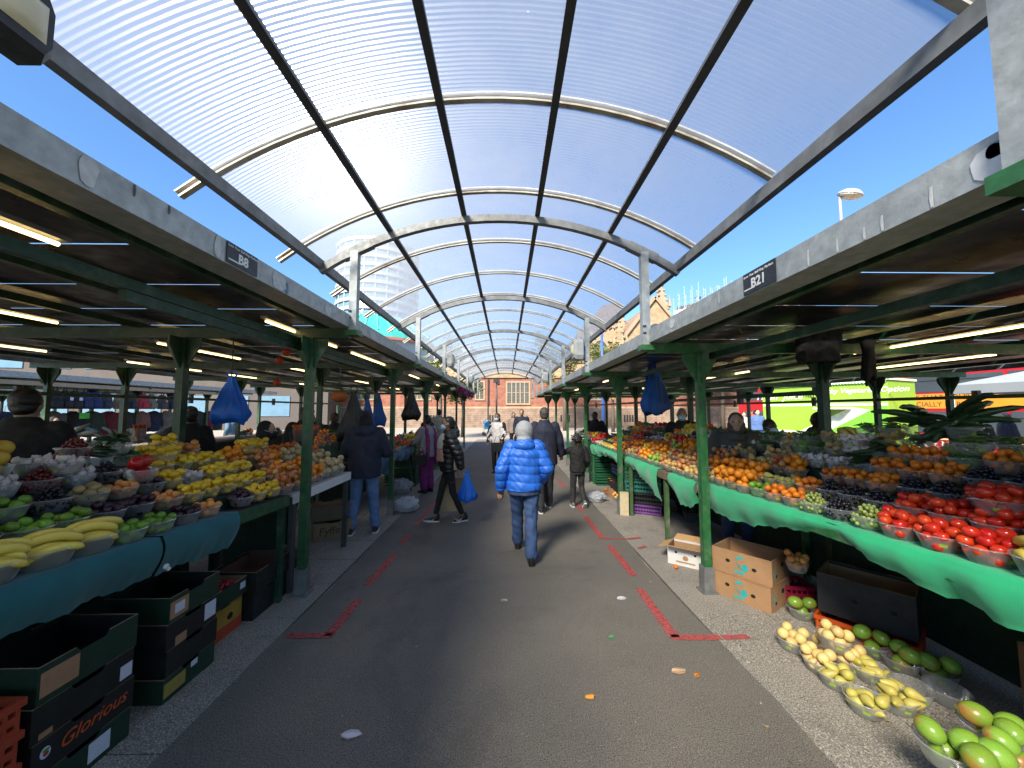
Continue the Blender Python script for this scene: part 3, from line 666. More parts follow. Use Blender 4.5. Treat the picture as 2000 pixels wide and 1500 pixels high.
# scaffolded block
SB = thing("scaffolded_building", "building wrapped in white sheeting and scaffold poles", "building", (37.6, 80, 0), math.atan2(-12, 10.4)); SLn = 22
b = MB(); b.box((0, 0, 0), (SLn, 12, 24.5)); b.build("wall", M("dark_cladding", (.10, .09, .09), .6, 0, .4, .8), SB)
sheet = M("scaffold_sheet", (.5, .53, .6), .5, 0, .2, 2); pole_w = M("scaffold_pole", (.42, .48, .55), .4, .5, .2, 4)
r = random.Random(4)
for lv in range(5):
    for k in range(11):
        b = MB(); h = r.uniform(.5, 1.5); b.box((k*2, -1.2-r.uniform(0, .2), 14.6+lv*2.0), (k*2+1.9, -1.1, 14.6+lv*2.0+h)); b.build("sheet", sheet, SB)
    b = MB(); b.box((-.2, -1.5, 14.2+lv*2.0), (SLn, -.1, 14.35+lv*2.0)); b.build("deck", M("scaffold_deck", (.28, .20, .15), .8), SB)
for k in range(34):
    b = MB(); x = k*.66; b.tube([(x, -1.5 + .9*(k % 2), 10), (x, -1.5 + .9*(k % 2), 25.6 + r.uniform(.4, 2.9))], .055, 5); b.build("standard", pole_w, SB)
b = MB()
for z in (25.2, 26.3): b.tube([(0, -1.5, z), (SLn, -1.5, z)], .05, 5)
b.build("guard_rail", pole_w, SB)
# ------------------------------------------------------------------ trees
def leafmat(name, c, c2):
    m, t, o = newmat(name); pb = N(t, "ShaderNodeBsdfPrincipled", i_Roughness=.5); tl = t.nodes.new("ShaderNodeBsdfTranslucent")
    cc = mixcol(t, noise(t, 1.6, 4), c, c2); t.links.new(cc, pb.inputs["Base Color"]); t.links.new(cc, tl.inputs[0])
    mx = N(t, "ShaderNodeMixShader", i_0=.35); t.links.new(pb.outputs[0], mx.inputs[1]); t.links.new(tl.outputs[0], mx.inputs[2]); t.links.new(mx.outputs[0], o.inputs[0]); return m
bark = M("bark", (.10, .08, .06), .9, 0, .4, 6, .6, 30)
lf_g = leafmat("leaf_spring", (.07, .14, .018), (.15, .22, .03)); lf_b = leafmat("leaf_bronze", (.22, .15, .03), (.33, .24, .05)); lf_o = leafmat("leaf_olive", (.12, .15, .03), (.22, .23, .06))
def tree(label, loc, H, rad, leaf, n=2600, ls=.16, seed=1, zb=.42):
    T = thing("tree", label, "tree", loc, 0); r = random.Random(seed)
    b = MB(); b.tube([(0, 0, 0), (.05, .02, H*.3), (-.04, .05, H*.6), (0, 0, H*.9)], [H*.02, H*.016, H*.011, H*.003], 8)
    tips = []
    for k in range(16):
        z0 = H*(zb*.8 + .5*r.random()); a = r.uniform(0, 6.28); L = rad*r.uniform(.6, 1.05); p0 = Vector((0, 0, z0)); p1 = p0 + Vector((math.cos(a)*L*.5, math.sin(a)*L*.5, L*.25)); p2 = p0 + Vector((math.cos(a)*L, math.sin(a)*L, L*r.uniform(.3, .9)))
        b.tube([p0, p1, p2], [H*.008, H*.005, H*.002], 5); tips += [p1.lerp(p2, q) for q in (.1, .5, .9)]
        for j in range(3):
            a2 = a + r.uniform(-1, 1); p3 = p1 + Vector((math.cos(a2), math.sin(a2), r.uniform(.2, 1)))*L*.5; b.tube([p1, p3], [H*.004, H*.0015], 4); tips += [p1.lerp(p3, .6), p3]
    b.build("trunk", bark, T); b = MB()
    for k in range(n):
        c = r.choice(tips) + Vector((r.gauss(0, .13), r.gauss(0, .13), r.gauss(0, .12)))*rad
        M3 = Euler((r.uniform(-1, 1), r.uniform(-1, 1), r.uniform(0, 6.28))).to_matrix(); s = ls*r.uniform(.6, 1.3)
        b.add([c + M3 @ Vector(v) for v in ((-s*.4, 0, 0), (0, -s, .02), (s*.4, 0, 0), (0, s, .02))], [(0, 1, 2, 3)])
    b.build("crown", leaf, T); return T
tree("bronze leaved spring tree in front of the church gable", (17.2, 33, 0), 11.6, 2.6, lf_b, 2600, .2, 2)
tree("olive green young tree beside the bronze one", (20.5, 35, 0), 11.0, 2.2, lf_o, 2000, .2, 8)
tree("yellow green bushy tree by the church aisle wall", (5.0, 32, 0), 8.2, 2.3, lf_o, 3000, .16, 3)
tree("low olive tree between the aisle and the blue pole", (8.6, 30, 0), 7.4, 2.2, lf_o, 2400, .16, 6)
tree("fresh green sapling behind the left canopy end", (-2.9, 24.5, 0), 5.0, 1.2, lf_g, 2200, .11, 4, .5)
tree("fresh green street tree rising over the left fascia", (-4.0, 22.5, 0), 6.0, 1.5, lf_g, 2400, .12, 5, .45)
# ------------------------------------------------------------------ poles
bluep = M("blue_paint", (.03, .09, .33), .4, 0, .2, 10)
def pole(name, label, loc, h, rad, mt, head=None):
    T = thing(name, label, "pole" if not head else "street lamp", loc); b = MB(); b.tube([(0, 0, 0), (0, 0, h*.5), (0, 0, h)], [rad, rad*.9, rad*.7], 10); b.build("column", mt, T)
    b = MB(); b.lathe([(rad*1.6, 0), (rad*1.6, .5), (rad, .6)], 10, close=True); b.build("base", mt, T)
    if head == "disc":
        b = MB(); b.lathe([(.03, .28), (.30, .24), (.44, .12), (.46, .05), (.44, .03)], 20, close=True); hd = b.build("lamp_head", M("lamp_shell", (.5, .52, .55), .3, .4), T, loc=(.32, -.1, h-.25), rot=(R(18), R(14), 0))
        b = MB(); b.lathe([(.43, .03), (.36, -.03), (.02, -.06)], 20, close=True); b.build("diffuser", M("lamp_diffuser", (.62, .58, .48), .3), hd)
        b = MB(); b.tube([(0, 0, h-.3), (.3, -.1, h-.05)], .03, 6); b.build("arm", mt, T)
    if head == "cam":
        b = MB(); b.box((-.22, -.12, h-.2), (.22, .12, h+.06)); b.tube([(.1, 0, h-.2), (.16, -.1, h-.35)], .08, 8); b.build("camera_head", black_p, T)
    return T
pole("blue_column", "blue painted column standing behind the right canopy", (5.35, 20.5, 0), 6.2, .09, bluep)
p = at(1641, 400, 15); pole("street_lamp", "tall grey street lamp with round shallow head", (p.x, 15, ground_z(p.x)), p.z+.55-ground_z(p.x), .075, M("lamp_grey", (.35, .37, .4), .4, .4), "disc")
p = at(970, 742, 26); pole("camera_pole", "black surveillance camera pole standing before the church window", (p.x, 26, 0), p.z, .07, black_p, "cam")
# ------------------------------------------------------------------ green juice kiosk, bus, white gazebo
lime = M("lime_panel", (.19, .35, .035), .35, 0, .10, .6); lime_d = M("lime_dark", (.12, .34, .035), .35, 0, .12, .6); redb = M("bus_red", (.36, .010, .02), .25, 0, .12, .5)
A = Vector((12.2, 17.5, 0)); Bv = Vector((14.0, 13.4, 0)); kd = (Bv-A); KL = kd.length
KI = thing("juice_kiosk", "lime green juice kiosk with serving hatch and white scalloped awning", "kiosk", (A.x, A.y, -.49), math.atan2(kd.y, kd.x))
# local: x along the front, -y faces the market
b = MB(); b.box((0, 0, .35), (KL, 2.2, 3.35)); bd = b.build("body", lime, KI)
b = MB(); b.prism([(.0, -.006, 1.15), (KL*.42, -.006, 1.0), (KL*.95, -.006, 2.2), (KL*.75, -.006, 2.35), (KL*.35, -.006, 1.35), (0, -.006, 1.35)], (0, .004, 0)); b.build("swoosh", M("swoosh_white", (.72, .8, .66), .4), bd)
b = MB(); b.prism([(KL*.4, -.009, .9), (KL*.99, -.009, .9), (KL*.99, -.009, 2.4), (KL*.9, -.009, 2.3)], (0, .002, 0)); b.build("dark_swirl", lime_d, bd)
b = MB(); b.box((.02, -.014, 2.42), (KL-.02, -.010, 2.5)); b.build("trim_line", white_p, bd)
b = MB(); b.box((0, -.02, .0), (KL, 2.2, .35)); b.build("skirt", redb, KI)
b = MB(); b.box((KL*.52, -.55, 2.28), (KL*.76, -.02, 2.34)); b.beam((KL*.57, -.5, .9), (KL*.57, -.5, 2.28), .05, .05); b.build("hatch_flap", white_p, KI)
b = MB(); nsc = 44
for k in range(nsc):
    x0 = KL*k/nsc; b.prism([(x0, -.08, 3.36), (x0+KL/nsc, -.08, 3.36), (x0+KL/nsc*.9, -.08, 3.29), (x0+KL/nsc*.5, -.08, 3.26), (x0+KL/nsc*.1, -.08, 3.29)], (0, .02, 0))
b.box((-.05, -.1, 3.36), (KL+.05, 2.25, 3.44)); b.build("awning_edge", M("awning_white", (.55, .72, .5), .5), KI)
lm = M("letter_white", (.8, .82, .78), .5, 0, .05, 5); lk = M("letter_dark", (.03, .03, .03), .5)
text("lettering", "Fresh  Juice", .42, lm, KI, facing((KL*.16, -.02, 2.85), (1, 0, 0), (0, 0, 1)), .002, .3)
text("lettering", "smarty", .42, lk, KI, facing((KL*.44, -.02, 2.92), (1, 0, 0), (0, 0, 1)), .002, .15)
text("lettering", "Healthy Vegetarian Option", .27, lm, KI, facing((KL*.80, -.02, 3.0), (1, 0, 0), (0, 0, 1)), .002, .3)
b = MB(); r = random.Random(3)
for k in range(5): b.ell((KL*(.5+.09*k), -.02, .95+.1*(k % 2)), (.28, .03, .25), 10, 6)
b.build("fruit_print", M("fruit_print", (.62, .36, .26), .5, 0, .4, 3), KI)
# red double decker bus
busglass = glassy("bus_glass", (.05, .065, .08), .1); cream = M("cream_line", (.7, .55, .25), .5)
orange_ad = M("ad_orange", (.55, .22, .02), .4, 0, .08, 2)
def bus(loc, rz, label, L=11.0, ads=True):
    T = thing("double_decker_bus", label, "bus", loc, rz); Hh, W = 4.3, 2.5
    b = MB(); b.box((0, 0, .35), (L, W, Hh-.12)); b.box((.12, .12, Hh-.12), (L-.12, W-.12, Hh)); bd = b.build("body", redb, T)
    for zz, hh, n in ((1.25, .95, 6), (3.05, .72, 6)):
        for k in range(n):
            x0 = .5 + k*(L-1)/n; b = MB(); b.box((x0+.06, -.012, zz), (x0+(L-1)/n-.06, -.002, zz+hh)); wd = b.build("window", busglass, T)
            b = MB(); b.box((x0+.06, -.018, zz+hh*.7), (x0+(L-1)/n-.06, -.013, zz+hh*.7+.03)); b.build("window_bar", black_p, wd)
    b = MB(); b.box((.2, -.01, .95), (L-.2, -.002, 1.0)); b.build("cream_line", cream, bd)
    for x in (2.3, L-2.6):
        b = MB(); b.tube([(x, -.02, .48), (x, .3, .48)], .48, 20); wh = b.build("wheel", black_p, T)
        b = MB(); b.tube([(x, -.03, .48), (x, .02, .48)], .26, 16); b.build("rim", galv, wh)
    b = MB(); b.box((-.02, .15, 1.2), (.0, W-.15, 2.6)); b.box((-.02, .15, 3.0), (.0, W-.15, 3.95)); b.build("front_glass", busglass, T)
    if ads:
        b = MB(); b.box((1.0, -.016, 2.32), (6.2, -.004, 2.98)); ad = b.build("advert_panel", orange_ad, T)
        text("advert_lettering", "TASTE THAT YOU'LL LOOK", .30, lk, ad, facing((3.7, -.018, 2.81), (1, 0, 0), (0, 0, 1)), .001)
        text("advert_lettering", "ESPECIALLY FORWARD", .30, lk, ad, facing((3.5, -.018, 2.50), (1, 0, 0), (0, 0, 1)), .001)
        b = MB(); b.box((6.3, -.016, 2.32), (L-.3, -.004, 2.98)); ad = b.build("advert_panel", M("ad_orange_pale", (.72, .25, .10), .4, 0, .15, 2), T)
        bc = [(.75, .12, .35), (.7, .6, .1), (.25, .1, .3), (.75, .3, .1)]
        for k in range(9):
            x = 6.6+k*.46; b = MB(); b.prism([(x-.1, -.024, 2.36), (x+.1, -.024, 2.36), (x+.1, -.024, 2.68), (x+.05, -.024, 2.78), (x+.05, -.024, 2.88), (x-.05, -.024, 2.88), (x-.05, -.024, 2.78), (x-.1, -.024, 2.68)], (0, .006, 0)); bo = b.build("printed_bottle", white_p, ad)
            b = MB(); b.box((x-.085, -.03, 2.42), (x+.085, -.0245, 2.6)); b.build("printed_label", M("drink_%d" % (k % 4), bc[k % 4], .5), bo)
    text("lettering", "West Midlands", .42, lm, T, facing((3.55, -.012, .72), (1, 0, 0), (0, 0, 1)), .001)
    return T
pb_ = at(1848, 846, 15.6)
bus((18.9, 19.6, -.5), R(-84), "red double decker bus with orange advert reading that you'll look")
bus((20.5, 32.5, -.55), R(-84), "second red double decker bus partly behind the green kiosk", ads=False)
tent = M("gazebo_canvas", (.22, .245, .26), .7, 0, .1, 1.5)
GZ = thing("gazebo", "pale grey canvas gazebo roof beside the bus", "gazebo", (12.3, 6.5, 0))
b = MB(); w2 = 2.0; b.add([(-w2, -w2, 2.32), (w2, -w2, 2.32), (w2, w2, 2.32), (-w2, w2, 2.32), (0, 0, 3.0)], [(0, 1, 4), (1, 2, 4), (2, 3, 4), (3, 0, 4)])
for s in ((-w2, -w2, w2, -w2), (w2, -w2, w2, w2), (w2, w2, -w2, w2), (-w2, w2, -w2, -w2)): b.add([(s[0], s[1], 2.32), (s[2], s[3], 2.32), (s[2], s[3], 2.12), (s[0], s[1], 2.12)], [(0, 1, 2, 3)])
b.build("canvas", tent, GZ)
for sx_ in (-1, 1):
    for sy_ in (-1, 1): b = MB(); b.tube([(sx_*1.95, sy_*1.95, 0), (sx_*1.95, sy_*1.95, 2.2)], .03, 6); b.build("leg", galv, GZ)
# ------------------------------------------------------------------ produce
def skin(name, c, c2, rough=.3, scale=9, rand=.12, spec=.5, bump=0, spot=None, sss=0, bscale=60):
    m = M(name, c, rough, 0, .2, scale, bump, bscale, col2=c2, rand=rand, spec=spec, sss=sss, stain=spot); return m
K = {}
def ellmesh(name, r, mat, n=14, k=9, fn=None):
    b = MB(); b.ell((0, 0, 0), r, n, k)
    if fn: b.v = [tuple(fn(Vector(v))) for v in b.v]
    return b.mesh(name, mat)
def dimple(amt, p=1.0):
    def f(v):
        rr = math.hypot(v.x, v.y); L = v.length
        return Vector((v.x, v.y, v.z * (1 - amt * math.exp(-(rr/(L*.38+1e-6))**2)) ))
    return f
def pointy(v):
    L = .031; t = abs(v.z)/L
    return Vector((v.x, v.y, v.z + math.copysign(.006, v.z) * max(0, t-.82)/.18 if abs(v.z) > 1e-6 else v.z))
def lobed(v):
    a = math.atan2(v.y, v.x); s = 1 + .10*math.cos(4*a); return Vector((v.x*s, v.y*s, v.z*(1 - .25*math.exp(-((v.x**2+v.y**2)/.0006)))))
def bulb(v):
    z = v.z; f = 1 if z < 0 else 1 - .55*(z/.022)**2
    a = math.atan2(v.y, v.x); s = (1 + .05*math.cos(8*a))*f; return Vector((v.x*s, v.y*s, z*1.15 + (.006 if z > .02 else 0)))
def pearf(v):
    t = max(0, v.z)/.028; s = 1 - .30*t if t < .95 else .9; return Vector((v.x*s*(1 if t < .3 else 1-.12*t), v.y*s*(1 if t < .3 else 1-.12*t), v.z if v.z < 0 else v.z*2.1 + .0*t))
def kind(key, r, mat, n, plural, one, tri=(1, 1, 1), fn=None, cat=None, orient=True, name=None):
    K[key] = dict(r=r, n=n, plural=plural, one=one, cat=cat or key.split("_")[-1], orient=orient, name=name or key,
                  me=ellmesh(name or key, (r*tri[0], r*tri[1], r*tri[2]), mat, fn=fn), mat=mat, tri=tri)
kind("tomato", .0265, skin("tomato_skin", (.68, .045, .014), (.52, .025, .01), .16, 3), 18, "plum tomatoes", "ripe red plum tomato", (1, 1, 1.28), dimple(.06))
kind("tangerine", .026, skin("tangerine_skin", (.78, .22, .01), (.64, .15, .008), .38, 4, bump=.3, bscale=260), 17, "tangerines", "small orange tangerine", (1, 1, .88), dimple(.1))
kind("orange", .034, skin("orange_skin", (.80, .27, .012), (.70, .21, .01), .38, 4, bump=.35, bscale=220), 11, "oranges", "round orange", (1, 1, .97), dimple(.05))
kind("lemon", .026, skin("lemon_skin", (.78, .52, .03), (.70, .45, .02), .35, 4, bump=.25, bscale=240), 18, "lemons", "bright yellow lemon", (1, 1, 1.2), pointy)
kind("lime", .025, skin("lime_skin", (.18, .34, .03), (.10, .23, .02), .35, 5, .25, bump=.2, bscale=240), 16, "limes", "green lime", (1, 1, 1.1), pointy)
kind("plum", .023, skin("plum_skin", (.045, .012, .03), (.025, .008, .018), .28, 8, .3), 22, "dark plums", "dark purple plum", (1, 1, 1.12), dimple(.08))
kind("apricot", .024, skin("apricot_skin", (.72, .34, .08), (.66, .22, .06), .5, 5), 17, "apricots", "pale orange apricot", (1, 1, .95), dimple(.1))
kind("red_apple", .033, skin("red_apple_skin", (.42, .045, .03), (.62, .33, .10), .25, 7, .2), 11, "red apples", "red and yellow apple", (1, 1, .9), dimple(.2), "apple")
kind("green_apple", .032, skin("green_apple_skin", (.30, .46, .05), (.40, .50, .09), .25, 6, .12), 11, "green apples", "shiny green apple", (1, 1, .9), dimple(.2), "apple")
kind("yellow_apple", .030, skin("yellow_apple_skin", (.62, .46, .14), (.60, .28, .10), .3, 7, .12), 12, "yellow apples", "pale yellow blushed apple", (1, 1, .9), dimple(.2), "apple")
kind("nectarine", .031, skin("nectarine_skin", (.60, .16, .05), (.72, .38, .10), .35, 6, .2), 12, "nectarines", "red and orange nectarine", (1, 1, .96), dimple(.1))
kind("garlic", .022, skin("garlic_skin", (.66, .62, .58), (.55, .46, .46), .6, 8, .08), 23, "garlic bulbs", "white garlic bulb", (1, 1, 1), bulb, "garlic", name="garlic_bulb")
kind("potato", .026, skin("potato_skin", (.50, .36, .16), (.38, .26, .11), .7, 14, .12), 15, "small potatoes", "small tan potato", (1, .9, 1.2), None)
kind("melon", .047, skin("melon_skin", (.70, .48, .05), (.62, .36, .03), .5, 9, .1, bump=.6, bscale=45), 5, "yellow melons", "round yellow melon", (1, 1, 1.02), None)
kind("cream_melon", .038, skin("cream_melon_skin", (.55, .44, .24), (.45, .34, .17), .6, 16, .1, bump=.7, bscale=60), 8, "cream netted melons", "cream netted melon", (1, 1, 1.02), None, "melon")
kind("mango", .045, skin("mango_skin", (.14, .32, .035), (.22, .33, .04), .25, 12, .15, spot=(.40, .09, .03)), 3, "green mangoes", "green and red mango", (.98, .93, 1.10), None)
kind("pear", .028, skin("pear_skin", (.48, .45, .08), (.42, .34, .09), .5, 9, .12), 9, "green pears", "yellow green pear", (1, 1, 1), pearf, "pear")
kind("quince", .031, skin("quince_skin", (.66, .48, .19), (.58, .40, .14), .5, 8, .1), 10, "yellow pears", "round pale yellow pear", (1, 1, 1.08), dimple(.12), "pear", name="yellow_pear")
kind("pepper", .048, skin("pepper_skin", (.50, .02, .012), (.36, .012, .01), .2, 4, .1), 2, "red peppers", "large red pepper", (.9, .9, 1.15), lobed)
kind("yellow_pepper", .044, skin("yellow_pepper_skin", (.72, .42, .02), (.62, .34, .02), .2, 4, .1), 3, "yellow peppers", "glossy yellow pepper", (.9, .9, 1.2), lobed, "pepper")
# clusters that are one thing each
def grapes(name, mat, seed, n=120, R0=.078, gr=.0112):
    r = random.Random(seed); b = MB(); pts = []
    tries = 0
    while len(pts) < n and tries < 6000:
        tries += 1; q = r.uniform(0, 6.283); rho = R0*math.sqrt(r.random()); z = r.uniform(max(.012, (rho-.05)*2.6), .118*(1-(rho/R0)**2.4)+.022)
        p = Vector((rho*math.cos(q), rho*math.sin(q), z))
        if all((p-o).length > gr*1.7 for o in pts): pts.append(p)
    for p in pts: b.ell(p, (gr, gr, gr*1.1), 8, 6)
    b.tube([(0, 0, .08), (.03, .01, .11), (.055, .03, .10)], .0022, 5, 1)
    return b.mesh(name, [mat, MATS.get("stalk") or M("stalk", (.28, .22, .06), .7)])
gr_black = skin("black_grape_skin", (.010, .011, .020), (.020, .014, .024), .28, 30, .1); gr_green = skin("green_grape_skin", (.36, .42, .12), (.28, .36, .08), .25, 30, .1)
G_MESH = {"black_grapes": [grapes("grape_bunch", gr_black, 1), grapes("grape_bunch", gr_black, 2)], "green_grapes": [grapes("grape_bunch", gr_green, 3)]}
ch_red = skin("cherry_skin", (.10, .010, .012), (.18, .014, .014), .2, 30, .1)
G_MESH["cherries"] = [grapes("cherry_heap", ch_red, 5, 120, .078, .0112)]
bean_m = skin("bean_skin", (.06, .14, .025), (.10, .19, .04), .5, 20, .2)
def sticks(name, mat, seed, n=60, L=.12, rad=.0042, spread=.05):
    r = random.Random(seed); b = MB()
    for k in range(n):
        a = r.uniform(0, 6.28); c = Vector((r.gauss(0, spread*.5), r.gauss(0, spread*.5), .03 + .085*r.random()**.8)); d = Vector((math.cos(a), math.sin(a), r.uniform(-.25, .35)))*L/2*r.uniform(.7, 1)
        b.tube([c-d, c+Vector((0, 0, .008)), c+d], [rad*.5, rad, rad*.4], 5)
    return b.mesh(name, mat)
G_MESH["beans"] = [sticks("green_bean_heap", bean_m, 1), sticks("green_bean_heap", bean_m, 2)]
chil = skin("chilli_skin", (.50, .06, .015), (.58, .12, .02), .3, 20, .2); G_MESH["chillies"] = [sticks("carrot_heap", chil, 4, 34, .13, .009, .05)]
herb = M("herb_leaf", (.05, .13, .025), .6, 0, .5, 30, col2=(.09, .19, .04))
def leafy(seed, n=200, R0=.08):
    r = random.Random(seed); b = MB()
    for k in range(n):
        a = r.uniform(0, 6.28); rho = R0*r.random()**.6; z = .05+.08*r.random()*(1.2-rho/R0); c = Vector((rho*math.cos(a), rho*math.sin(a), z)); M3 = Euler((r.uniform(-1, 1), r.uniform(-1, 1), a)).to_matrix(); s = .02*r.uniform(.6, 1.3)
        b.add([c + M3 @ Vector(v) for v in ((-s, 0, 0), (0, -s*.6, .004), (s, 0, 0), (0, s*.6, .004))], [(0, 1, 2, 3)])
    return b.mesh("herb_heap", herb)
G_MESH["herbs"] = [leafy(1), leafy(2)]
gourd_m = skin("gourd_skin", (.018, .045, .014), (.03, .07, .02), .35, 20, .2)
def gourd_mesh(L, rad, bend):
    b = MB(); n = 9; b.tube([(L*(i/n-.5), 0, bend*(1-(2*i/n-1)**2)) for i in range(n+1)], [rad*(.35 if i == 0 else .8 if i == 1 else 1 if i < n-2 else .75 if i < n else .3) for i in range(n+1)], 9); return b.mesh("cucumber", gourd_m)
CUC = gourd_mesh(.24, .019, .012); GOURD = gourd_mesh(.40, .026, .035)
ban_m = skin("banana_skin", (.80, .63, .12), (.74, .56, .09), .42, 7, .08)
def banana_mesh():
    b = MB(); n = 10; Rb = .115; pts = []; rd = []
    for i in range(n+1):
        a = (-.78 + 1.56*i/n); pts.append((Rb*math.sin(a), 0, Rb*math.cos(a)-Rb)); t = abs(2*i/n-1); rd.append(.0185*(1-.18*t) if t < .85 else (.012 if t < .95 else .005))
    b.tube(pts, rd, 6); return b.mesh("banana", ban_m)
BAN = banana_mesh()

# bowls
def bowl_mesh(rt, rb, H):
    b = MB(); b.lathe([(.001, .002), (rb*.92, .002), (rb, .007), (rb + (rt-rb)*.35, H*.35), (rt*.985, H*.93), (rt, H), (rt*1.055, H+.001), (rt*1.06, H-.005)], 28); return b.mesh("plastic_bowl", BOWL)
BW = dict(rt=.088, rb=.064, H=.080); BME = bowl_mesh(**BW)
tag_m = M("bowl_label", (.34, .50, .06), .5, 0, .3, 60); BWL = None
b = MB()
def _lab(u, v): a = -1.9 + .36*u; rr = BW['rb'] + (BW['rt']-BW['rb'])*(.35+.22*v) + .0025; return (rr*math.cos(a), rr*math.sin(a), BW['H']*(.38+.2*v))
b.grid(_lab, 4, 1); LME = b.mesh("price_label", tag_m)
PACK = {}; TILTED = ("on the near green clothed stall", "on the near teal clothed stall", "stacked up on the green stall", "stacked up on the teal stall")
def pack(r, n, tri, var=0, wall=BW):
    key = (round(r, 4), n, var)
    if key in PACK: return PACK[key]
    rn = random.Random(int(r*1e5) + n*7 + var*101); P = []; a = r*.985; mz = max(tri)
    for k in range(n):
        best = None
        for t in range(140):
            q = rn.uniform(0, 6.2832); rho = (wall['rt'] - a*.85)*math.sqrt(rn.random()); x, y = rho*math.cos(q), rho*math.sin(q)
            z = a + .004
            need = (rho + a*.98 - wall['rb'])/(wall['rt']-wall['rb'])*wall['H']
            if need > 0: z = max(z, min(need, wall['H']+.002) if rho + a*.55 < wall['rt'] else 9)
            for (X, Y, Z) in P:
                d2 = (x-X)**2 + (y-Y)**2; m = (2*a*.97)**2
                if d2 < m: z = max(z, Z + math.sqrt(m-d2))
            sc_ = z + rho*.12
            if best is None or sc_ < best[0]: best = (sc_, x, y, z)
        P.append(best[1:])
    PACK[key] = P; return P
def fruit(kd, p, rot, where, scale=1.0):
    k = K[kd]; o = bpy.data.objects.new(k['name'], k['me']); COL.objects.link(o); o.location = p; o.rotation_euler = rot; o.scale = (scale,)*3
    lab = "%s heaped in a bowl %s" % (k['one'], where); tag(o, lab, k['cat'], lab); return o
RB = random.Random(21); FAR = {}
FARW = {"on the third stall past the second green post": "far bowls of bananas and oranges past the second right post", "on the blue clothed stall": "bowls of mixed vegetables on the blue clothed stall", "on the back row stall": "dim bowls of produce along the back row stalls", "on the green crate stacks": "bowls of vegetables on top of the green crate stacks"}
def heap_mesh(kd, v):
    key = ("heap", kd, v); k = K[kd]
    if key not in PACK:
        b = MB(); r = random.Random(5 + v)
        for q in pack(k['r'], k['n'], k['tri'], v): b.ell(q, [k['r']*t for t in k['tri']], 10, 7, M=Euler((r.uniform(0, 3), r.uniform(0, 3), r.uniform(0, 6))).to_matrix().to_4x4())
        PACK[key] = b.mesh("fruit_heap", k['mat'])
    return PACK[key]
def build_far():
    for where, items in FAR.items():
        bm = bmesh.new(); mats = []
        for kd, pv, s in items:
            parts = [BME]
            if kd in G_MESH: parts.append(RB.choice(G_MESH[kd]))
            elif kd == "bananas": parts += [BAN]*5
            elif kd in K: parts.append(heap_mesh(kd, RB.randrange(2)))
            for i, me in enumerate(parts):
                Mx = Matrix.Translation(pv) @ Matrix.Scale(s, 4) @ Matrix.Rotation(RB.uniform(0, 6.28), 4, 'Z')
                if me is BAN: Mx = Matrix.Translation(pv) @ Matrix.Rotation(.9, 4, 'Z') @ Matrix.Translation((0, (i-3)*.032, .105 - abs(i-3)*.008)) @ Matrix.Rotation((i-3)*-.2, 4, 'X')
                nv, nf = len(bm.verts), len(bm.faces); bm.from_mesh(me); bm.verts.ensure_lookup_table(); bm.faces.ensure_lookup_table()
                for v in bm.verts[nv:]: v.co = Mx @ v.co
                ix = []
                for m in me.materials:
                    if m not in mats: mats.append(m)
                    ix.append(mats.index(m))
                for f in bm.faces[nf:]: f.material_index = ix[min(f.material_index, len(ix)-1)]
        me = bpy.data.meshes.new("produce_bowls"); bm.to_mesh(me); bm.free()
        for m in mats: me.materials.append(m)
        tag(link("produce_bowls", me), FARW[where], "produce", kind="stuff")

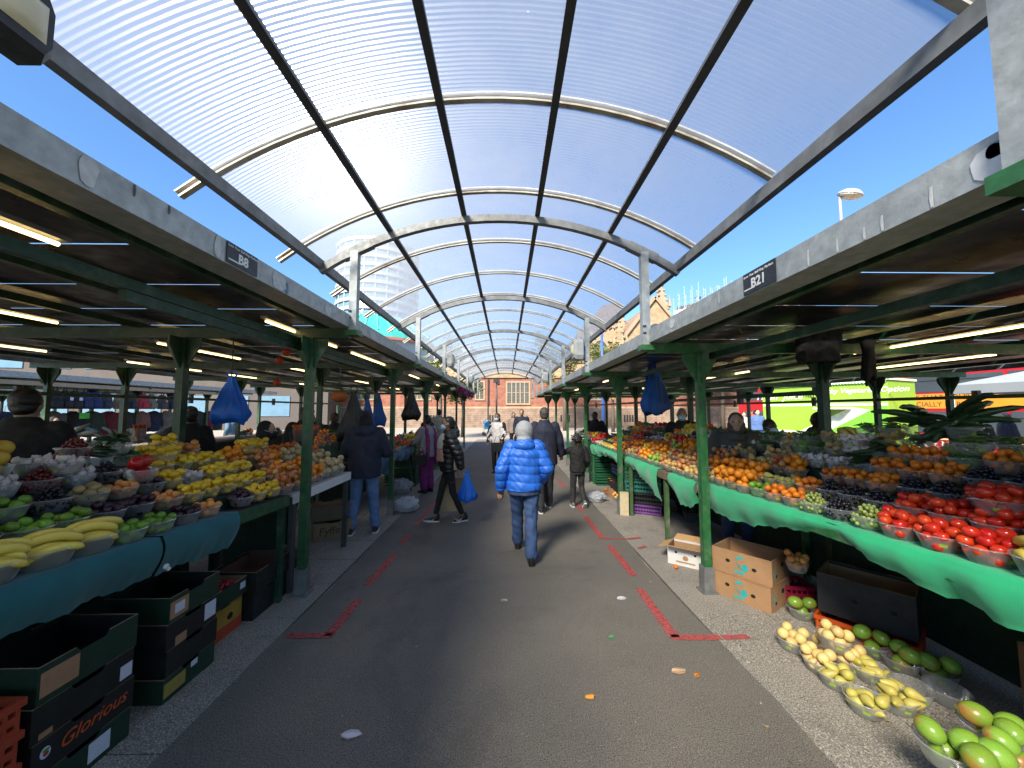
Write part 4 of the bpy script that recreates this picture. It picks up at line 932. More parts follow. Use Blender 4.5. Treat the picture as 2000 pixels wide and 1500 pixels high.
def bowl(kd, p, where, tilt=0, scale=1.0, heap=False, tiltaxis=None, full=1.0):
    """clear bowl at p with its contents; far ones (heap) carry their fruit as one joined part"""
    rz = RB.uniform(0, 6.28); pv = Vector(p)
    if where in TILTED: pv.z += near_z(pv.y)
    if heap and where in FARW: FAR.setdefault(where, []).append((kd, pv, scale)); return None
    plural = {"black_grapes": "black grapes", "green_grapes": "green grapes", "cherries": "dark cherries", "beans": "green beans", "chillies": "small carrots", "herbs": "leafy herbs", "bananas": "bananas", "cucumbers": "cucumbers", "gourds": "long dark gourds", "empty": "nothing"}.get(kd) or K[kd]['plural']
    lab = ("clear plastic bowl heaped with %s %s" % (plural, where)) if kd != "empty" else "empty clear plastic bowl %s" % where
    o = bpy.data.objects.new("plastic_bowl", BME); COL.objects.link(o); tag(o, lab, "bowl", lab)
    Mx = Matrix.Translation(pv) @ (Matrix.Rotation(tilt, 4, tiltaxis or 'Y') if tilt else Matrix()) @ Matrix.Scale(scale, 4)
    o.matrix_world = Mx @ Matrix.Rotation(rz if not heap else 0, 4, 'Z')
    if not heap and pv.y < 3.6:
        l = bpy.data.objects.new("price_label", LME); COL.objects.link(l); l.parent = o; l.rotation_euler = (0, 0, -rz + (0 if pv.x < 0 else -.4) + RB.uniform(-.6, .6))
    if kd == "empty": return o
    if kd in G_MESH:
        ms = G_MESH[kd]; me = RB.choice(ms)
        if kd in ("beans", "herbs", "cherries", "chillies"):
            h = bpy.data.objects.new(me.name.split('.')[0], me); COL.objects.link(h); h.parent = o; h.rotation_euler = (0, 0, RB.uniform(0, 6.28)); tag(h, kind="stuff")
        else:
            h = bpy.data.objects.new("grape_bunch", me); COL.objects.link(h); h.matrix_world = Mx @ Matrix.Rotation(RB.uniform(0, 6.28), 4, 'Z')
            lb = "bunch of %s in a bowl %s" % (plural, where); tag(h, lb, "grapes", lb)
        return o
    if kd == "bananas":
        o.scale = o.scale*1.14; Mx = Mx @ Matrix.Scale(1.14, 4)
        for j in range(5):
            y = (j-2)*.031; q = bpy.data.objects.new("banana", BAN); COL.objects.link(q)
            q.matrix_world = Mx @ Matrix.Translation((RB.uniform(-.012, .012), y*.9, .100 + RB.uniform(-.006, .008) - abs(j-2)*.006)) @ Euler(((j-2)*.16, RB.uniform(-.12, .12), RB.uniform(-.12, .12) + (1.2 if pv.x < 0 else .3))).to_matrix().to_4x4() if False else \
                Mx @ Matrix.Rotation(.9 + RB.uniform(-.2, .2), 4, 'Z') @ Matrix.Translation((RB.uniform(-.012, .012), y, .098 - abs(j-2)*.008)) @ Euler(((j-2)*-.2, RB.uniform(-.15, .1), RB.uniform(-.1, .1))).to_matrix().to_4x4()
            q.scale = (1.12*scale,)*3; lb = "yellow banana lying in a bowl %s" % where; tag(q, lb, "banana", lb)
        for j in range(3):
            q = bpy.data.objects.new("banana", BAN); COL.objects.link(q)
            q.matrix_world = Mx @ Matrix.Rotation(1.25 + RB.uniform(-.3, .3), 4, 'Z') @ Matrix.Translation((RB.uniform(-.02, .02), (j-1)*.037, .136 - abs(j-1)*.008)) @ Euler(((j-1)*-.3, RB.uniform(-.2, .1), RB.uniform(-.12, .12))).to_matrix().to_4x4() @ Matrix.Scale(1.1, 4); tag(q, lb, "banana", lb)
        return o
    if kd in ("cucumbers", "gourds"):
        me = CUC if kd == "cucumbers" else GOURD
        for j in range(4 if kd == "cucumbers" else 5):
            q = bpy.data.objects.new("cucumber" if kd == "cucumbers" else "gourd", me); COL.objects.link(q); a = RB.uniform(0, 6.28)
            q.matrix_world = Mx @ Matrix.Translation((RB.uniform(-.02, .02), RB.uniform(-.02, .02), .085 + .02*j)) @ Euler((RB.uniform(-.3, .3), RB.uniform(-.55, -.15)*(1 if kd == "gourds" else .6), a)).to_matrix().to_4x4() @ Matrix.Translation((.06 if kd == "gourds" else .03, 0, .0))
            lb = "%s sticking out of a bowl %s" % ("dark green cucumber" if kd == "cucumbers" else "long dark green gourd", where); tag(q, lb, "cucumber" if kd == "cucumbers" else "gourd", lb)
        return o
    k = K[kd]; n = max(2, int(k['n']*full)); P = pack(k['r'], n, k['tri'], RB.randrange(3))
    if heap:
        key = ("heap", kd, RB.randrange(2)); me = PACK.get(key)
        if me is None:
            b = MB(); r = random.Random(5 + key[2])
            for q in pack(k['r'], k['n'], k['tri'], key[2]):
                b.ell(q, [k['r']*t for t in k['tri']], 10, 7, M=Euler((r.uniform(0, 3), r.uniform(0, 3), r.uniform(0, 6))).to_matrix().to_4x4())
            me = b.mesh("fruit_heap", k['mat']); PACK[key] = me
        h = bpy.data.objects.new("fruit_heap", me); COL.objects.link(h); h.parent = o; h.rotation_euler = (0, 0, RB.uniform(0, 6.28)); tag(h, kind="stuff")
        return o
    Rz = Matrix.Rotation(rz, 4, 'Z')
    for q in P:
        w_ = Mx @ Rz @ Vector(q)
        if kd in ("garlic",): rot = (RB.uniform(-.9, .9), RB.uniform(-.9, .9), RB.uniform(0, 6.28))
        elif kd == "pear": rot = (RB.choice((1.3, 1.5, 1.1, 1.8)) + RB.uniform(-.3, .3), RB.uniform(-.3, .3), RB.uniform(0, 6.28))
        elif kd in ("tomato", "lemon", "lime", "mango", "potato"): rot = (RB.uniform(1.1, 2.0), RB.uniform(-.4, .4), RB.uniform(0, 6.28))
        else: rot = (RB.uniform(0, 6.28), RB.uniform(0, 6.28), RB.uniform(0, 6.28))
        fruit(kd, w_, rot, where, RB.uniform(.93, 1.04)*scale)
    return o

# ------------------------------------------------------------------ stall tables and cloths
def near_z(y): return .034*(3.2-y)
def shear(b, on):
    if on: b.v = [(x, y, z + near_z(y)) for x, y, z in b.v]
def table(sgn, y0, y1, X0, z0, tiers, label, railm, legm, topm, tierm, legs=True, leg_y=None, tilt=False):
    """tiers: list of (x_start, z) measured outward from the aisle"""
    T = thing("stall_table", label, "market stall", (sgn*X0, (y0+y1)/2, 0)); L = T.location.copy()
    xe = tiers[-1][0] + .2 if tiers else X0 + .8
    b = MB(); b.box((sgn*X0, y0, z0-.035), (sgn*xe, y1, z0-.006)); shear(b, tilt); b.build("table_top", topm, T, org=L)
    b = MB(); b.box((sgn*(X0-.012), y0, z0-.10), (sgn*(X0-.001), y1, z0-.005)); shear(b, tilt); b.build("front_rail", railm, T, org=L)
    for i, (x, z) in enumerate(tiers):
        x2 = tiers[i+1][0] if i+1 < len(tiers) else xe
        b = MB(); b.box((sgn*x, y0+.01, z0-.006), (sgn*x2, y1-.01, z-.002)); shear(b, tilt); b.build("display_step", tierm, T, org=L)
    b = MB(); b.box((sgn*(xe-.02), y0, .04), (sgn*xe, y1, z0-.04)); b.build("added_shade_board", darkgreen, T, org=L)  # dark board added to block light, keeps the space under the table in shade
    if legs:
        for yy in (leg_y or (y0+.06, y1-.06)):
            for xx in (X0+.03, xe-.05):
                b = MB(); b.box((sgn*xx-.025, yy-.025, 0), (sgn*xx+.025, yy+.025, z0-.036)); b.build("leg", legm, T, org=L)
    return T
def cloth(sgn, y0, y1, X, z, hang, mat, label, seed=1, depth=.22, fold=.018, ny=90, sag=None, zfun=None):
    r = random.Random(seed); ph = [r.uniform(0, 6.28) for _ in range(6)]; fr = [r.uniform(4, 22) for _ in range(6)]
    def fn(u, v):
        y = y0 + (y1-y0)*u; zz = (zfun(y) if zfun else z)
        h = hang(y) + .006*math.sin(70*y+ph[0]) + .01*math.sin(23*y+ph[1])
        if v < .3:
            t = v/.3; return (sgn*(X + depth*(1-t)), y, zz + .004 + .002*math.sin(fr[0]*y+ph[2]))
        t = (v-.3)/.7; w_ = sum(math.sin(fr[k]*y + ph[k] + 1.1*t*math.sin(2.1*y+k))/6 for k in range(6))
        bulge = .012 + .03*math.sin(math.pi*min(1, t*1.1))*.5
        return (sgn*(X - bulge*min(1, t*6) - fold*w_*(.3+1.7*t) + .05*t*t), y, zz + .004 - .006*min(1, t*8) - h*t)
    b = MB(); b.grid(fn, ny, 20); o = b.build("stall_cloth", mat, None, org=(sgn*X, (y0+y1)/2, z)); return tag(o, label, "cloth")
def clothmat(name, c, c2):
    m, t, o = newmat(name); pb = N(t, "ShaderNodeBsdfPrincipled", i_Roughness=.85); tl = t.nodes.new("ShaderNodeBsdfTranslucent")
    cc = mixcol(t, ramp(t, noise(t, 5, 6, .6), [(.3, 0), (.7, 1)]), c2, c); cc = mixcol(t, ramp(t, noise(t, 2.4, 8, .8), [(.58, 0), (.75, .5)]), cc, tuple(x*.45 for x in c))
    t.links.new(cc, pb.inputs["Base Color"]); t.links.new(cc, tl.inputs[0]); pb.inputs["Sheen Weight"].default_value = .3
    mx = N(t, "ShaderNodeMixShader", i_0=.2); t.links.new(pb.outputs[0], mx.inputs[1]); t.links.new(tl.outputs[0], mx.inputs[2])
    bp = N(t, "ShaderNodeBump", i_Strength=.55, i_Distance=.003); t.links.new(noise(t, 260, 3, .6), bp.inputs["Height"]); t.links.new(bp.outputs[0], pb.inputs["Normal"])
    t.links.new(mx.outputs[0], o.inputs[0]); return m
cl_green = clothmat("grass_green_cloth", (.02, .56, .24), (.016, .46, .19)); cl_teal = clothmat("teal_cloth", (.010, .165, .185), (.008, .12, .14)); cl_blue = clothmat("blue_cloth", (.03, .13, .26), (.02, .10, .2))
darkgreen = M("dark_green_board", (.012, .05, .03), .7, 0, .4, 9)

# right-hand near stall
ws = "on the near green clothed stall"
RX = [2.155, 2.345, 2.535, 2.725, 2.915, 3.09]; RZ = [1.015, 1.085, 1.165, 1.25, 1.34, 1.43]
table(1, -.6, 4.02, 2.06, 1.015, [(x-.095, z) for x, z in zip(RX[1:], RZ[1:])], "long stepped stall table under the bright green cloth", green_r, green_r, wood, darkgreen, tilt=True)
cloth(1, -.5, 4.0, 2.045, 1.015, lambda y: .20 + .065*math.sin(1.9*y+.4) + .03*math.sin(4.3*y), cl_green, "bright green cloth hanging from the near stall of tomatoes", 3, fold=.030, zfun=lambda y: 1.015+near_z(y))
def row(sgn, X, z, y0, kinds, where, step=.186, jit=.012, heap_from=4.3, scale=1.0):
    for i, kd in enumerate(kinds):
        y = y0 + i*step
        if kd is None: continue
        bowl(kd, (sgn*(X + RB.uniform(-jit, jit)), y + RB.uniform(-jit, jit), z + .001), where, heap=y > heap_from, scale=scale)
t_, g_, gg, ta, o_, ap, ya, ga, po, be, he = "tomato black_grapes green_grapes tangerine orange red_apple yellow_apple garlic potato beans herbs".split()
row(1, RX[0], RZ[0], 1.30, ["bananas", "bananas", t_, t_, t_, gg, g_, gg, ta, ta, "lime", o_, o_, o_, "yellow_apple"], ws)
row(1, RX[1], RZ[1], 1.22, [t_, t_, t_, t_, t_, t_, g_, g_, g_, ta, "pear", "pear", o_, o_, o_], ws)
row(1, RX[2], RZ[2], 1.38, [t_, t_, t_, t_, g_, g_, ta, ta, ta, None, o_, ap, ya, ya], ws)
row(1, RX[3], RZ[3], 1.36, [t_, g_, g_, g_, g_, ta, ta, ta, "cucumbers", ga, ga, ga, po, ya], ws)
row(1, RX[4], RZ[4], 1.40, [t_, g_, g_, g_, ta, be, ta, ta, "cucumbers", ga, po, be, "lime", po], ws)
row(1, RX[5], RZ[5], 1.66, [g_, g_, "empty", be, "empty", "gourds", be, "yellow_pepper", ga, "bananas", po, he, be], ws)
# second storey of bowls
for kd, x, y, z, tl in ((t_, RX[1]+.02, 1.78, RZ[1]+.112, .0), (t_, RX[1]+.05, 1.56, RZ[1]+.125, .22), (t_, RX[2], 1.50, RZ[2]+.12, .0), ("gourds", RX[5]-.02, 2.72, RZ[5]+.10, 0), ("gourds", RX[5], 2.48, RZ[5]+.10, 0), (be, RX[5], 2.94, RZ[5]+.09, 0), (be, RX[4]+.03, 2.32, RZ[4]+.095, 0), (be, RX[5]+.02, 3.16, RZ[5]+.085, 0), (ga, RX[4], 3.1, RZ[4]+.085, 0)):
    bowl(kd, (x, y, z), "stacked up on the green stall", tl, tiltaxis='X')

# right-hand second bay
w2 = "on the second green clothed stall"
table(1, 4.05, 6.35, 2.06, .955, [(x-.095, z-.05) for x, z in zip(RX[1:], RZ[1:])], "stepped stall table behind the wooden leg, apples on it", wood, M("green_leg", (.07, .15, .05), .6, 0, .5, 14, stain=(.18, .17, .12)), wood, darkgreen, leg_y=(4.9, 6.3))
cloth(1, 4.06, 4.72, 2.045, .955, lambda y: .20 + .12*math.sin((y-4.06)/.66*3.14), cl_green, "short green cloth swag beside the wooden table leg", 5, fold=.03, ny=40)
cloth(1, 5.05, 6.36, 2.045, .955, lambda y: .16 + .12*max(0, math.sin((y-4.95)*3.0)) + (.22 if y < 5.5 else 0)*max(0, 1-(y-5.05)/.5), cl_green, "ragged green cloth with torn hem above the plastic crates", 6, fold=.03, ny=60)
row(1, RX[0], .957, 4.15, [ya, ya, ap, ya, ya, "nectarine", "green_apple", "green_apple", o_, o_, ap, "mango", "yellow_apple"], w2, heap_from=4.6)
row(1, RX[1], RZ[1]-.05, 4.15, [o_, ap, ap, ya, "nectarine", ap, ya, o_, o_, "nectarine", o_, "bananas", o_], w2, heap_from=4.6)
row(1, RX[2], RZ[2]-.05, 4.2, [ap, ap, "mango", "mango", "nectarine", o_, o_, "green_apple", ap, ta, ta, ta], w2, heap_from=4.6)
row(1, RX[3], RZ[3]-.05, 4.2, [po, ya, ga, "green_apple", "green_apple", "green_apple", ta, ta, t_, t_, ta, "bananas"], w2, heap_from=4.6)
row(1, RX[4], RZ[4]-.05, 4.2, [be, ga, ga, he, t_, t_, ga, "plum", "plum", "bananas", "bananas", ta], w2, heap_from=4.6)
row(1, RX[5], RZ[5]-.05, 4.2, [be, he, be, he, "chillies", "chillies", he, be, t_, po, "lemon", "lemon"], w2, heap_from=4.6)
# third bay
w3 = "on the third stall past the second green post"
table(1, 6.5, 9.0, 2.06, .93, [(x-.095, z-.08) for x, z in zip(RX[1:], RZ[1:])], "stepped table of bananas and oranges past the second green post", wood, green_r, wood, darkgreen)
cloth(1, 6.5, 9.0, 2.045, .93, lambda y: .17 + .05*math.sin(3.1*y), cl_green, "green cloth under the stall of bananas and oranges", 8, fold=.03)
for i, ks in enumerate((["apricot", o_, "bananas", "bananas", "bananas", ga, t_], [o_, ta, "bananas", o_, "bananas", g_, t_], [ta, t_, ta, "lemon", "bananas", be], [ga, "plum", t_, ta, he, he], [he, be, "chillies", ta, "lemon", be], [be, he, t_, be, he, ta])):
    row(1, RX[i], (RZ[i]-.08) if i else .932, 6.62, [k for k in ks for _ in (0, 1)], w3, heap_from=4.6)

# left-hand near stall
wl = "on the near teal clothed stall"
LX = [2.155, 2.345, 2.535, 2.725, 2.9]; LZ = [.965, 1.055, 1.145, 1.235, 1.32]
table(-1, -.6, 3.62, 2.06, .965, [(x-.095, z) for x, z in zip(LX[1:], LZ[1:])], "long stepped stall table under the teal cloth", MATS["green_paint_mid"], green_p, M("rubber_top", (.035, .03, .03), .7), darkgreen, tilt=True)
cloth(-1, -.4, 2.28, 2.045, .968, lambda y: .24 + .03*math.sin(2.2*y+1), cl_teal, "dark teal cloth hanging under the bananas", 11, fold=.014, zfun=lambda y: .968+near_z(y))
cloth(-1, 2.30, 2.92, 2.043, .968, lambda y: .235 + .02*math.sin(5*y) - .03*max(0, (y-2.75)/.17), cl_teal, "shorter dark teal cloth piece under the limes", 12, fold=.02, ny=36, zfun=lambda y: .968+near_z(y))
b = MB(); b.ell((0, 0, 0), (.012, .02, .016), 8, 6); b.ell((.004, .012, -.018), (.01, .012, .012), 8, 6); o = b.build("knotted_bag_scrap", M("scrap_white", (.7, .7, .68), .5)); o.location = (-2.005, 2.29, .83); tag(o, "knotted white plastic scrap hanging between the teal cloths", "plastic scrap")
ba, li, le, pl, apc, ml, pe, cu = "bananas lime lemon plum apricot melon pepper cucumbers".split()
row(-1, LX[0], LZ[0]+.003, 1.26, [ba, ba, ba, ba, ba, li, li, pl, apc, None, pl, le, le, ap, ap, ap], wl)
row(-1, LX[1], LZ[1], 1.34, [li, li, li, li, li, pl, pl, apc, le, le, le, le, le, "nectarine"], wl)
row(-1, LX[2], LZ[2], 1.40, [ml, ml, li, li, g_, po, apc, pl, le, ga, le, le, le], wl)
row(-1, LX[3], LZ[3], 1.50, [ml, ml, ml, ga, "cherries", ga, g_, pe, le, le, le, le], wl)
row(-1, LX[4], LZ[4], 1.60, [ml, ml, pe, ml, ga, "cherries", cu, he, le, le, "nectarine"], wl)
for kd, x, y, z in ((ga, LX[3], 2.36, LZ[3]+.09), ("cherries", LX[4], 2.56, LZ[4]+.08), (pe, LX[2], 2.66, LZ[2]+.095), (le, LX[3], 3.02, LZ[3]+.085), (le, LX[4], 3.22, LZ[4]+.08), (cu, LX[4]+.03, 2.86, LZ[4]+.085)):
    bowl(kd, (-x, y, z), "stacked up on the teal stall")
row(-1, LX[3], 1.19, 3.68, [o_, o_, "nectarine", "nectarine"], "on the board behind the first left post", heap_from=9)
# left-hand second table with pale top
wl2 = "on the white topped table"
table(-1, 3.68, 5.0, 2.06, .945, [(x-.095, z-.03) for x, z in zip(LX[1:4], LZ[1:4])], "folding table with white boarded top and thin black legs", white_p, steel_d, M("white_board", (.55, .53, .48), .6, 0, .25, 14), wood)
row(-1, LX[0], .948, 3.92, ["nectarine", o_, o_, "cream_melon", "cream_melon", "cream_melon"], wl2, heap_from=9)
row(-1, LX[1], LZ[1]-.03, 3.90, [o_, "nectarine", o_, "cream_melon", "cream_melon", "cream_melon"], wl2, heap_from=9)
row(-1, LX[2], LZ[2]-.03, 3.95, [ap, o_, "cream_melon", "cream_melon", "cream_melon"], wl2, heap_from=4.6)
row(-1, LX[3], LZ[3]-.03, 4.4, [ta, ta, ta], wl2, heap_from=4.2)
bowl(le, (-2.72, 3.95, 1.30), "stacked behind the oranges on the left", heap=False); bowl(le, (-2.72, 4.15, 1.30), "stacked behind the oranges on the left", heap=False)
# third and fourth left stalls
wl3 = "on the blue clothed stall"
table(-1, 5.9, 8.3, 2.06, .95, [(x-.095, z-.02) for x, z in zip(LX[1:], LZ[1:])], "stall table under the blue cloth", green_p, green_p, wood, darkgreen)
cloth(-1, 5.9, 7.1, 2.045, .95, lambda y: .13 + .16*math.sin((y-5.9)/1.2*3.14), cl_blue, "blue cloth swag hanging before the scarf wearer", 13, fold=.03, ny=50)
cloth(-1, 7.15, 8.3, 2.045, .95, lambda y: .12 + .10*math.sin((y-7.15)/1.15*3.14), cl_blue, "further blue cloth swag below the chillies", 14, fold=.03, ny=50)
for i, ks in enumerate(([apc, apc, le, "chillies", be, t_], [apc, ta, le, t_, be, t_], [ta, ta, he, he, "chillies", be], [ta, he, he, he, le, be], [he, he, "green_apple", he, ta, he])):
    row(-1, LX[i], LZ[i]-.02 if i else .952, 6.0, [k for k in ks for _ in (0, 1)], wl3, heap_from=4.6)
for y, zz in ((5.5, 1.22), (5.7, 1.22), (5.6, 1.32), (5.3, 1.12)): bowl(ta, (-2.72, y, zz), "piled behind the customer in jeans", heap=True)

# ------------------------------------------------------------------ produce on the pavement
wf = "on the pavement under the green cloth"
fl = [("quince", 1548, 1250), ("quince", 1620, 1262), ("quince", 1600, 1290), ("quince", 1664, 1290), ("pear", 1632, 1318), ("pear", 1700, 1308), ("pear", 1690, 1368), ("pear", 1750, 1362), ("pear", 1780, 1345),
      ("mango", 1565, 1190), ("mango", 1702, 1260), ("mango", 1760, 1290), ("mango", 1832, 1312), ("empty", 1850, 1350)]
for kd, px, py in fl:
    p = gp(px, py, .07); bowl(kd, (p.x, p.y, .003), wf, scale=1.12, full=1.0 if kd != "pear" or px != 1780 else .3)
p = gp(1628, 1245, .2); bowl("quince", (p.x, p.y, .125), "stacked on the pavement bowls", .12, 1.12, tiltaxis='Y')
for kd, px, py in (("mango", 1848, 1452), ("mango", 1935, 1420), ("mango", 1915, 1492), ("mango", 1985, 1470)):
    p = gp(px, py, .32); bowl(kd, (p.x, p.y, .235), "on the low green box", scale=1.12)
p = gp(1320, 1106, .03); o = fruit("tangerine", (p.x, p.y, .027), (.3, .2, 0), ""); tag(o, "single orange tangerine lying on the pavement by the carton", "tangerine"); del o["group"]
p = gp(808, 979, .02); o = fruit("lemon", (p.x, p.y, .03), (1.4, .2, 0), ""); tag(o, "single lemon fallen on the pavement by the clear sack", "lemon"); del o["group"]
for i, (px, py) in enumerate(((1188, 962), (1205, 972), (1195, 950), (1215, 955))):
    p = gp(px, py, .05); bowl("nectarine" if i % 2 else "tangerine", (p.x, p.y, .003 if i < 2 else .085), "on the pavement beside the purple crate", heap=True)

# ------------------------------------------------------------------ boxes and crates
blk_card = M("black_carton", (.013, .014, .014), .5, 0, .35, 8); grn_card = M("green_carton", (.010, .040, .022), .5, 0, .35, 8); brn_card = M("brown_carton", (.36, .20, .095), .75, 0, .2, 7, .2, 40); brn_in = M("carton_inside", (.40, .24, .12), .8, 0, .2, 7); wht_card = M("white_carton", (.66, .65, .62), .6, 0, .12, 7)
lab_w = M("label_paper", (.62, .64, .74), .5, 0, .1, 40); lab_b = M("label_kraft", (.40, .22, .12), .7, 0, .2, 20); teal_i = M("teal_ink", (.02, .36, .36), .6, 0, .2, 20); blackhole = M("hole_dark", (.006, .005, .004), .9); card_edge = M("carton_edge", (.33, .24, .15), .8)
def carton(name, label, loc, rz, w_, d_, h_, mat, inner=None, notch=True, holes=(), cat="box", group=None):
    """open carton; local -y is its printed front, walls 6 mm"""
    T = thing(name, label, cat, loc, rz, group); t = .006
    b = MB(); b.box((-w_/2, -d_/2, 0), (w_/2, d_/2, .006)); b.build("base", mat, T)
    for nm, a, c in (("front_wall", (-w_/2, -d_/2, .006), (w_/2, -d_/2+t, h_)), ("back_wall", (-w_/2, d_/2-t, .006), (w_/2, d_/2, h_)), ("side_wall", (-w_/2, -d_/2+t, .006), (-w_/2+t, d_/2-t, h_)), ("side_wall", (w_/2-t, -d_/2+t, .006), (w_/2, d_/2-t, h_))):
        b = MB()
        if notch and nm in ("front_wall", "back_wall"):
            y0, y1 = a[1], c[1]; pts = [(-w_/2, y0, .006), (w_/2, y0, .006), (w_/2, y0, h_), (w_*.17, y0, h_), (w_*.13, y0, h_-.022), (-w_*.13, y0, h_-.022), (-w_*.17, y0, h_), (-w_/2, y0, h_)]; b.prism(pts, (0, t, 0))
        else: b.box(a, c)
        b.build(nm, mat, T)
    b = MB(); e = .0012
    for s in (-1, 1): b.box((s*(w_/2-t), -d_/2+t, h_), (s*w_/2, d_/2-t, h_+e)); b.box((-w_/2, s*(d_/2-t), h_), (-w_*.17, s*d_/2, h_+e)); b.box((w_*.17, s*(d_/2-t), h_), (w_/2, s*d_/2, h_+e))
    b.build("cut_edge", card_edge, T)
    b = MB()
    for s in (-1, 1): b.box((s*(w_/2-t-.001), -d_/2+t, .007), (s*(w_/2-t-.002), d_/2-t, h_-.003)); b.box((-w_/2+t, s*(d_/2-t-.001), .007), (w_/2-t, s*(d_/2-t-.002), h_-.024))
    b.box((-w_/2+t, -d_/2+t, .007), (w_/2-t, d_/2-t, .009)); b.build("lining", inner or brn_in, T)
    for (fc, x, z, r_) in holes:
        b = MB(); n = 12
        if fc == 'f': b.prism([(x + r_*1.25*math.cos(q), -d_/2-.0012, z + r_*math.sin(q)) for q in np.linspace(0, 6.283, n, endpoint=False)], (0, .001, 0))
        elif fc == 'r': b.prism([(w_/2+.0002, x + r_*1.25*math.cos(q), z + r_*math.sin(q)) for q in np.linspace(0, 6.283, n, endpoint=False)], (.001, 0, 0))
        else: b.prism([(-w_/2-.0012, x + r_*1.25*math.cos(q), z + r_*math.sin(q)) for q in np.linspace(0, 6.283, n, endpoint=False)], (.001, 0, 0))
        b.build("hand_hole", blackhole, T)
    return T
def label_on(T, x0, x1, z0, z1, d_, mat, nm="paper_label", off=.002):
    b = MB(); b.box((x0, -d_/2-off, z0), (x1, -d_/2-off+.0012, z1)); return b.build(nm, mat, T)
LF = -R(90)                                  # a carton's front turned to face the aisle from the left (+x)
def leftbox(*a, **k): return carton(*a, **k)
# stack A (nearest, left)
zA = 0.0
A_y, A_x = 1.94, -2.235; wA, dA = .44, .40
specs = [("green_carton", grn_card, .15, "dark green carton at the bottom of the near left stack"), ("black_carton", blk_card, .15, "black carton with orange script in the near left stack"), ("black_carton", blk_card, .155, "plain black carton with small white label, near left stack"), ("green_carton", grn_card, .165, "dark green carton with kraft label topping the near left stack")]
for i, (nm, mt, h_, lab) in enumerate(specs):
    T = carton(nm, lab, (A_x, A_y + (.01 if i % 2 else 0), zA), R(90), wA, dA, h_, mt, inner=blk_card)
    if i == 0: label_on(T, .02, .12, .03, .12, dA, lab_w)
    if i == 1:
        text("printed_script", "Glorious", .085, M("ink_orange", (.62, .10, .02), .6), T, facing((.03, -dA/2-.0015, .078), (1, 0, 0), (0, 0, 1)), .0006, .35)
        b = MB(); b.prism([(-.17+.02*math.cos(q), -dA/2-.0018, .09+.024*math.sin(q)) for q in np.linspace(0, 6.283, 14, endpoint=False)], (0, .001, 0)); b.build("round_logo", lab_w, T)
        b = MB(); b.prism([(-.168+.011*math.cos(q), -dA/2-.0026, .085+.011*math.sin(q)) for q in np.linspace(0, 6.283, 12, endpoint=False)], (0, .0006, 0)); b.build("logo_tomato", M("ink_red", (.5, .05, .03), .6), T)
        b = MB(); b.prism([(-.168+.015*math.cos(q), -dA/2-.0026, .100+.006*math.sin(q)) for q in np.linspace(0, 6.283, 12, endpoint=False)], (0, .0006, 0)); b.build("logo_leaf", M("ink_green", (.05, .3, .08), .6), T)
    if i == 2: label_on(T, .15, .212, .02, .09, dA, lab_w); label_on(T, -.19, -.14, .01, .035, dA, lab_b)
    if i == 3: label_on(T, -.21, -.06, .03, .135, dA, lab_b)
    zA += h_ + .002
zB = 0; B_y, B_x = 2.555, -2.24
for i, (nm, mt, h_, lab) in enumerate([("green_carton", grn_card, .14, "green carton at the bottom of the second left stack"), ("black_carton", blk_card, .155, "black carton with wavy cut side in the second left stack"), ("black_carton", blk_card, .155, "black carton bearing a large white label in second left stack"), ("green_carton", grn_card, .15, "dark green carton with white on kraft label topping second stack")]):
    T = carton(nm, lab, (B_x, B_y + (.012 if i % 2 else 0), zB), R(90), .39, .40, h_, mt, inner=blk_card)
    if i == 0: label_on(T, -.19, -.04, .03, .11, .40, M("label_gold", (.35, .26, .06), .6, 0, .2, 20)); label_on(T, .0, .05, .09, .125, .40, lab_w)
    if i == 2: label_on(T, .09, .185, .03, .135, .40, lab_w); label_on(T, -.13, -.05, .0, .055, .40, lab_b)
    if i == 3: label_on(T, -.19, -.06, .02, .12, .40, lab_b); label_on(T, -.16, -.09, .045, .10, .40, lab_w, off=.004)
    zB += h_ + .002
# stack C: banana box under a tray of red fruit, D: two black cartons
T = carton("fruit_carton", "yellow and red printed carton under the tray of red fruit", (-2.36, 3.02, 0), R(90), .36, .38, .25, M("yellow_print", (.40, .24, .03), .6, 0, .3, 12), holes=(('f', .05, .14, .025),))
b = MB(); b.box((-.18, -.192, 0.01), (.18, -.1905, .09)); b.build("red_band", M("red_print", (.45, .06, .03), .6, 0, .2, 12), T)
T = carton("green_tray", "dark green tray filled with small red fruit", (-2.34, 3.02, .253), R(90), .40, .38, .13, grn_card, notch=False); label_on(T, .12, .18, .05, .10, .38, lab_w)
b = MB(); r = random.Random(2)
for k in range(150): b.ell((r.uniform(-.175, .175), r.uniform(-.16, .16), .075+.03*r.random()), .017, 7, 5)
tag(b.build("red_fruit_heap", skin("red_fruit", (.42, .03, .05), (.33, .02, .03), .3, 9), T), kind="stuff")
T = carton("black_carton", "black lower carton next to the first left post", (-2.30, 3.50, 0), R(90), .50, .38, .22, blk_card, holes=(('f', .1, .13, .02),))
T = carton("black_carton", "open black carton with brown inside next to first left post", (-2.29, 3.49, .223), R(90), .50, .40, .17, blk_card, inner=M("brown_dark_in", (.16, .075, .045), .8), holes=(('f', .12, .1, .018),)); label_on(T, .05, .10, .03, .08, .40, lab_w)
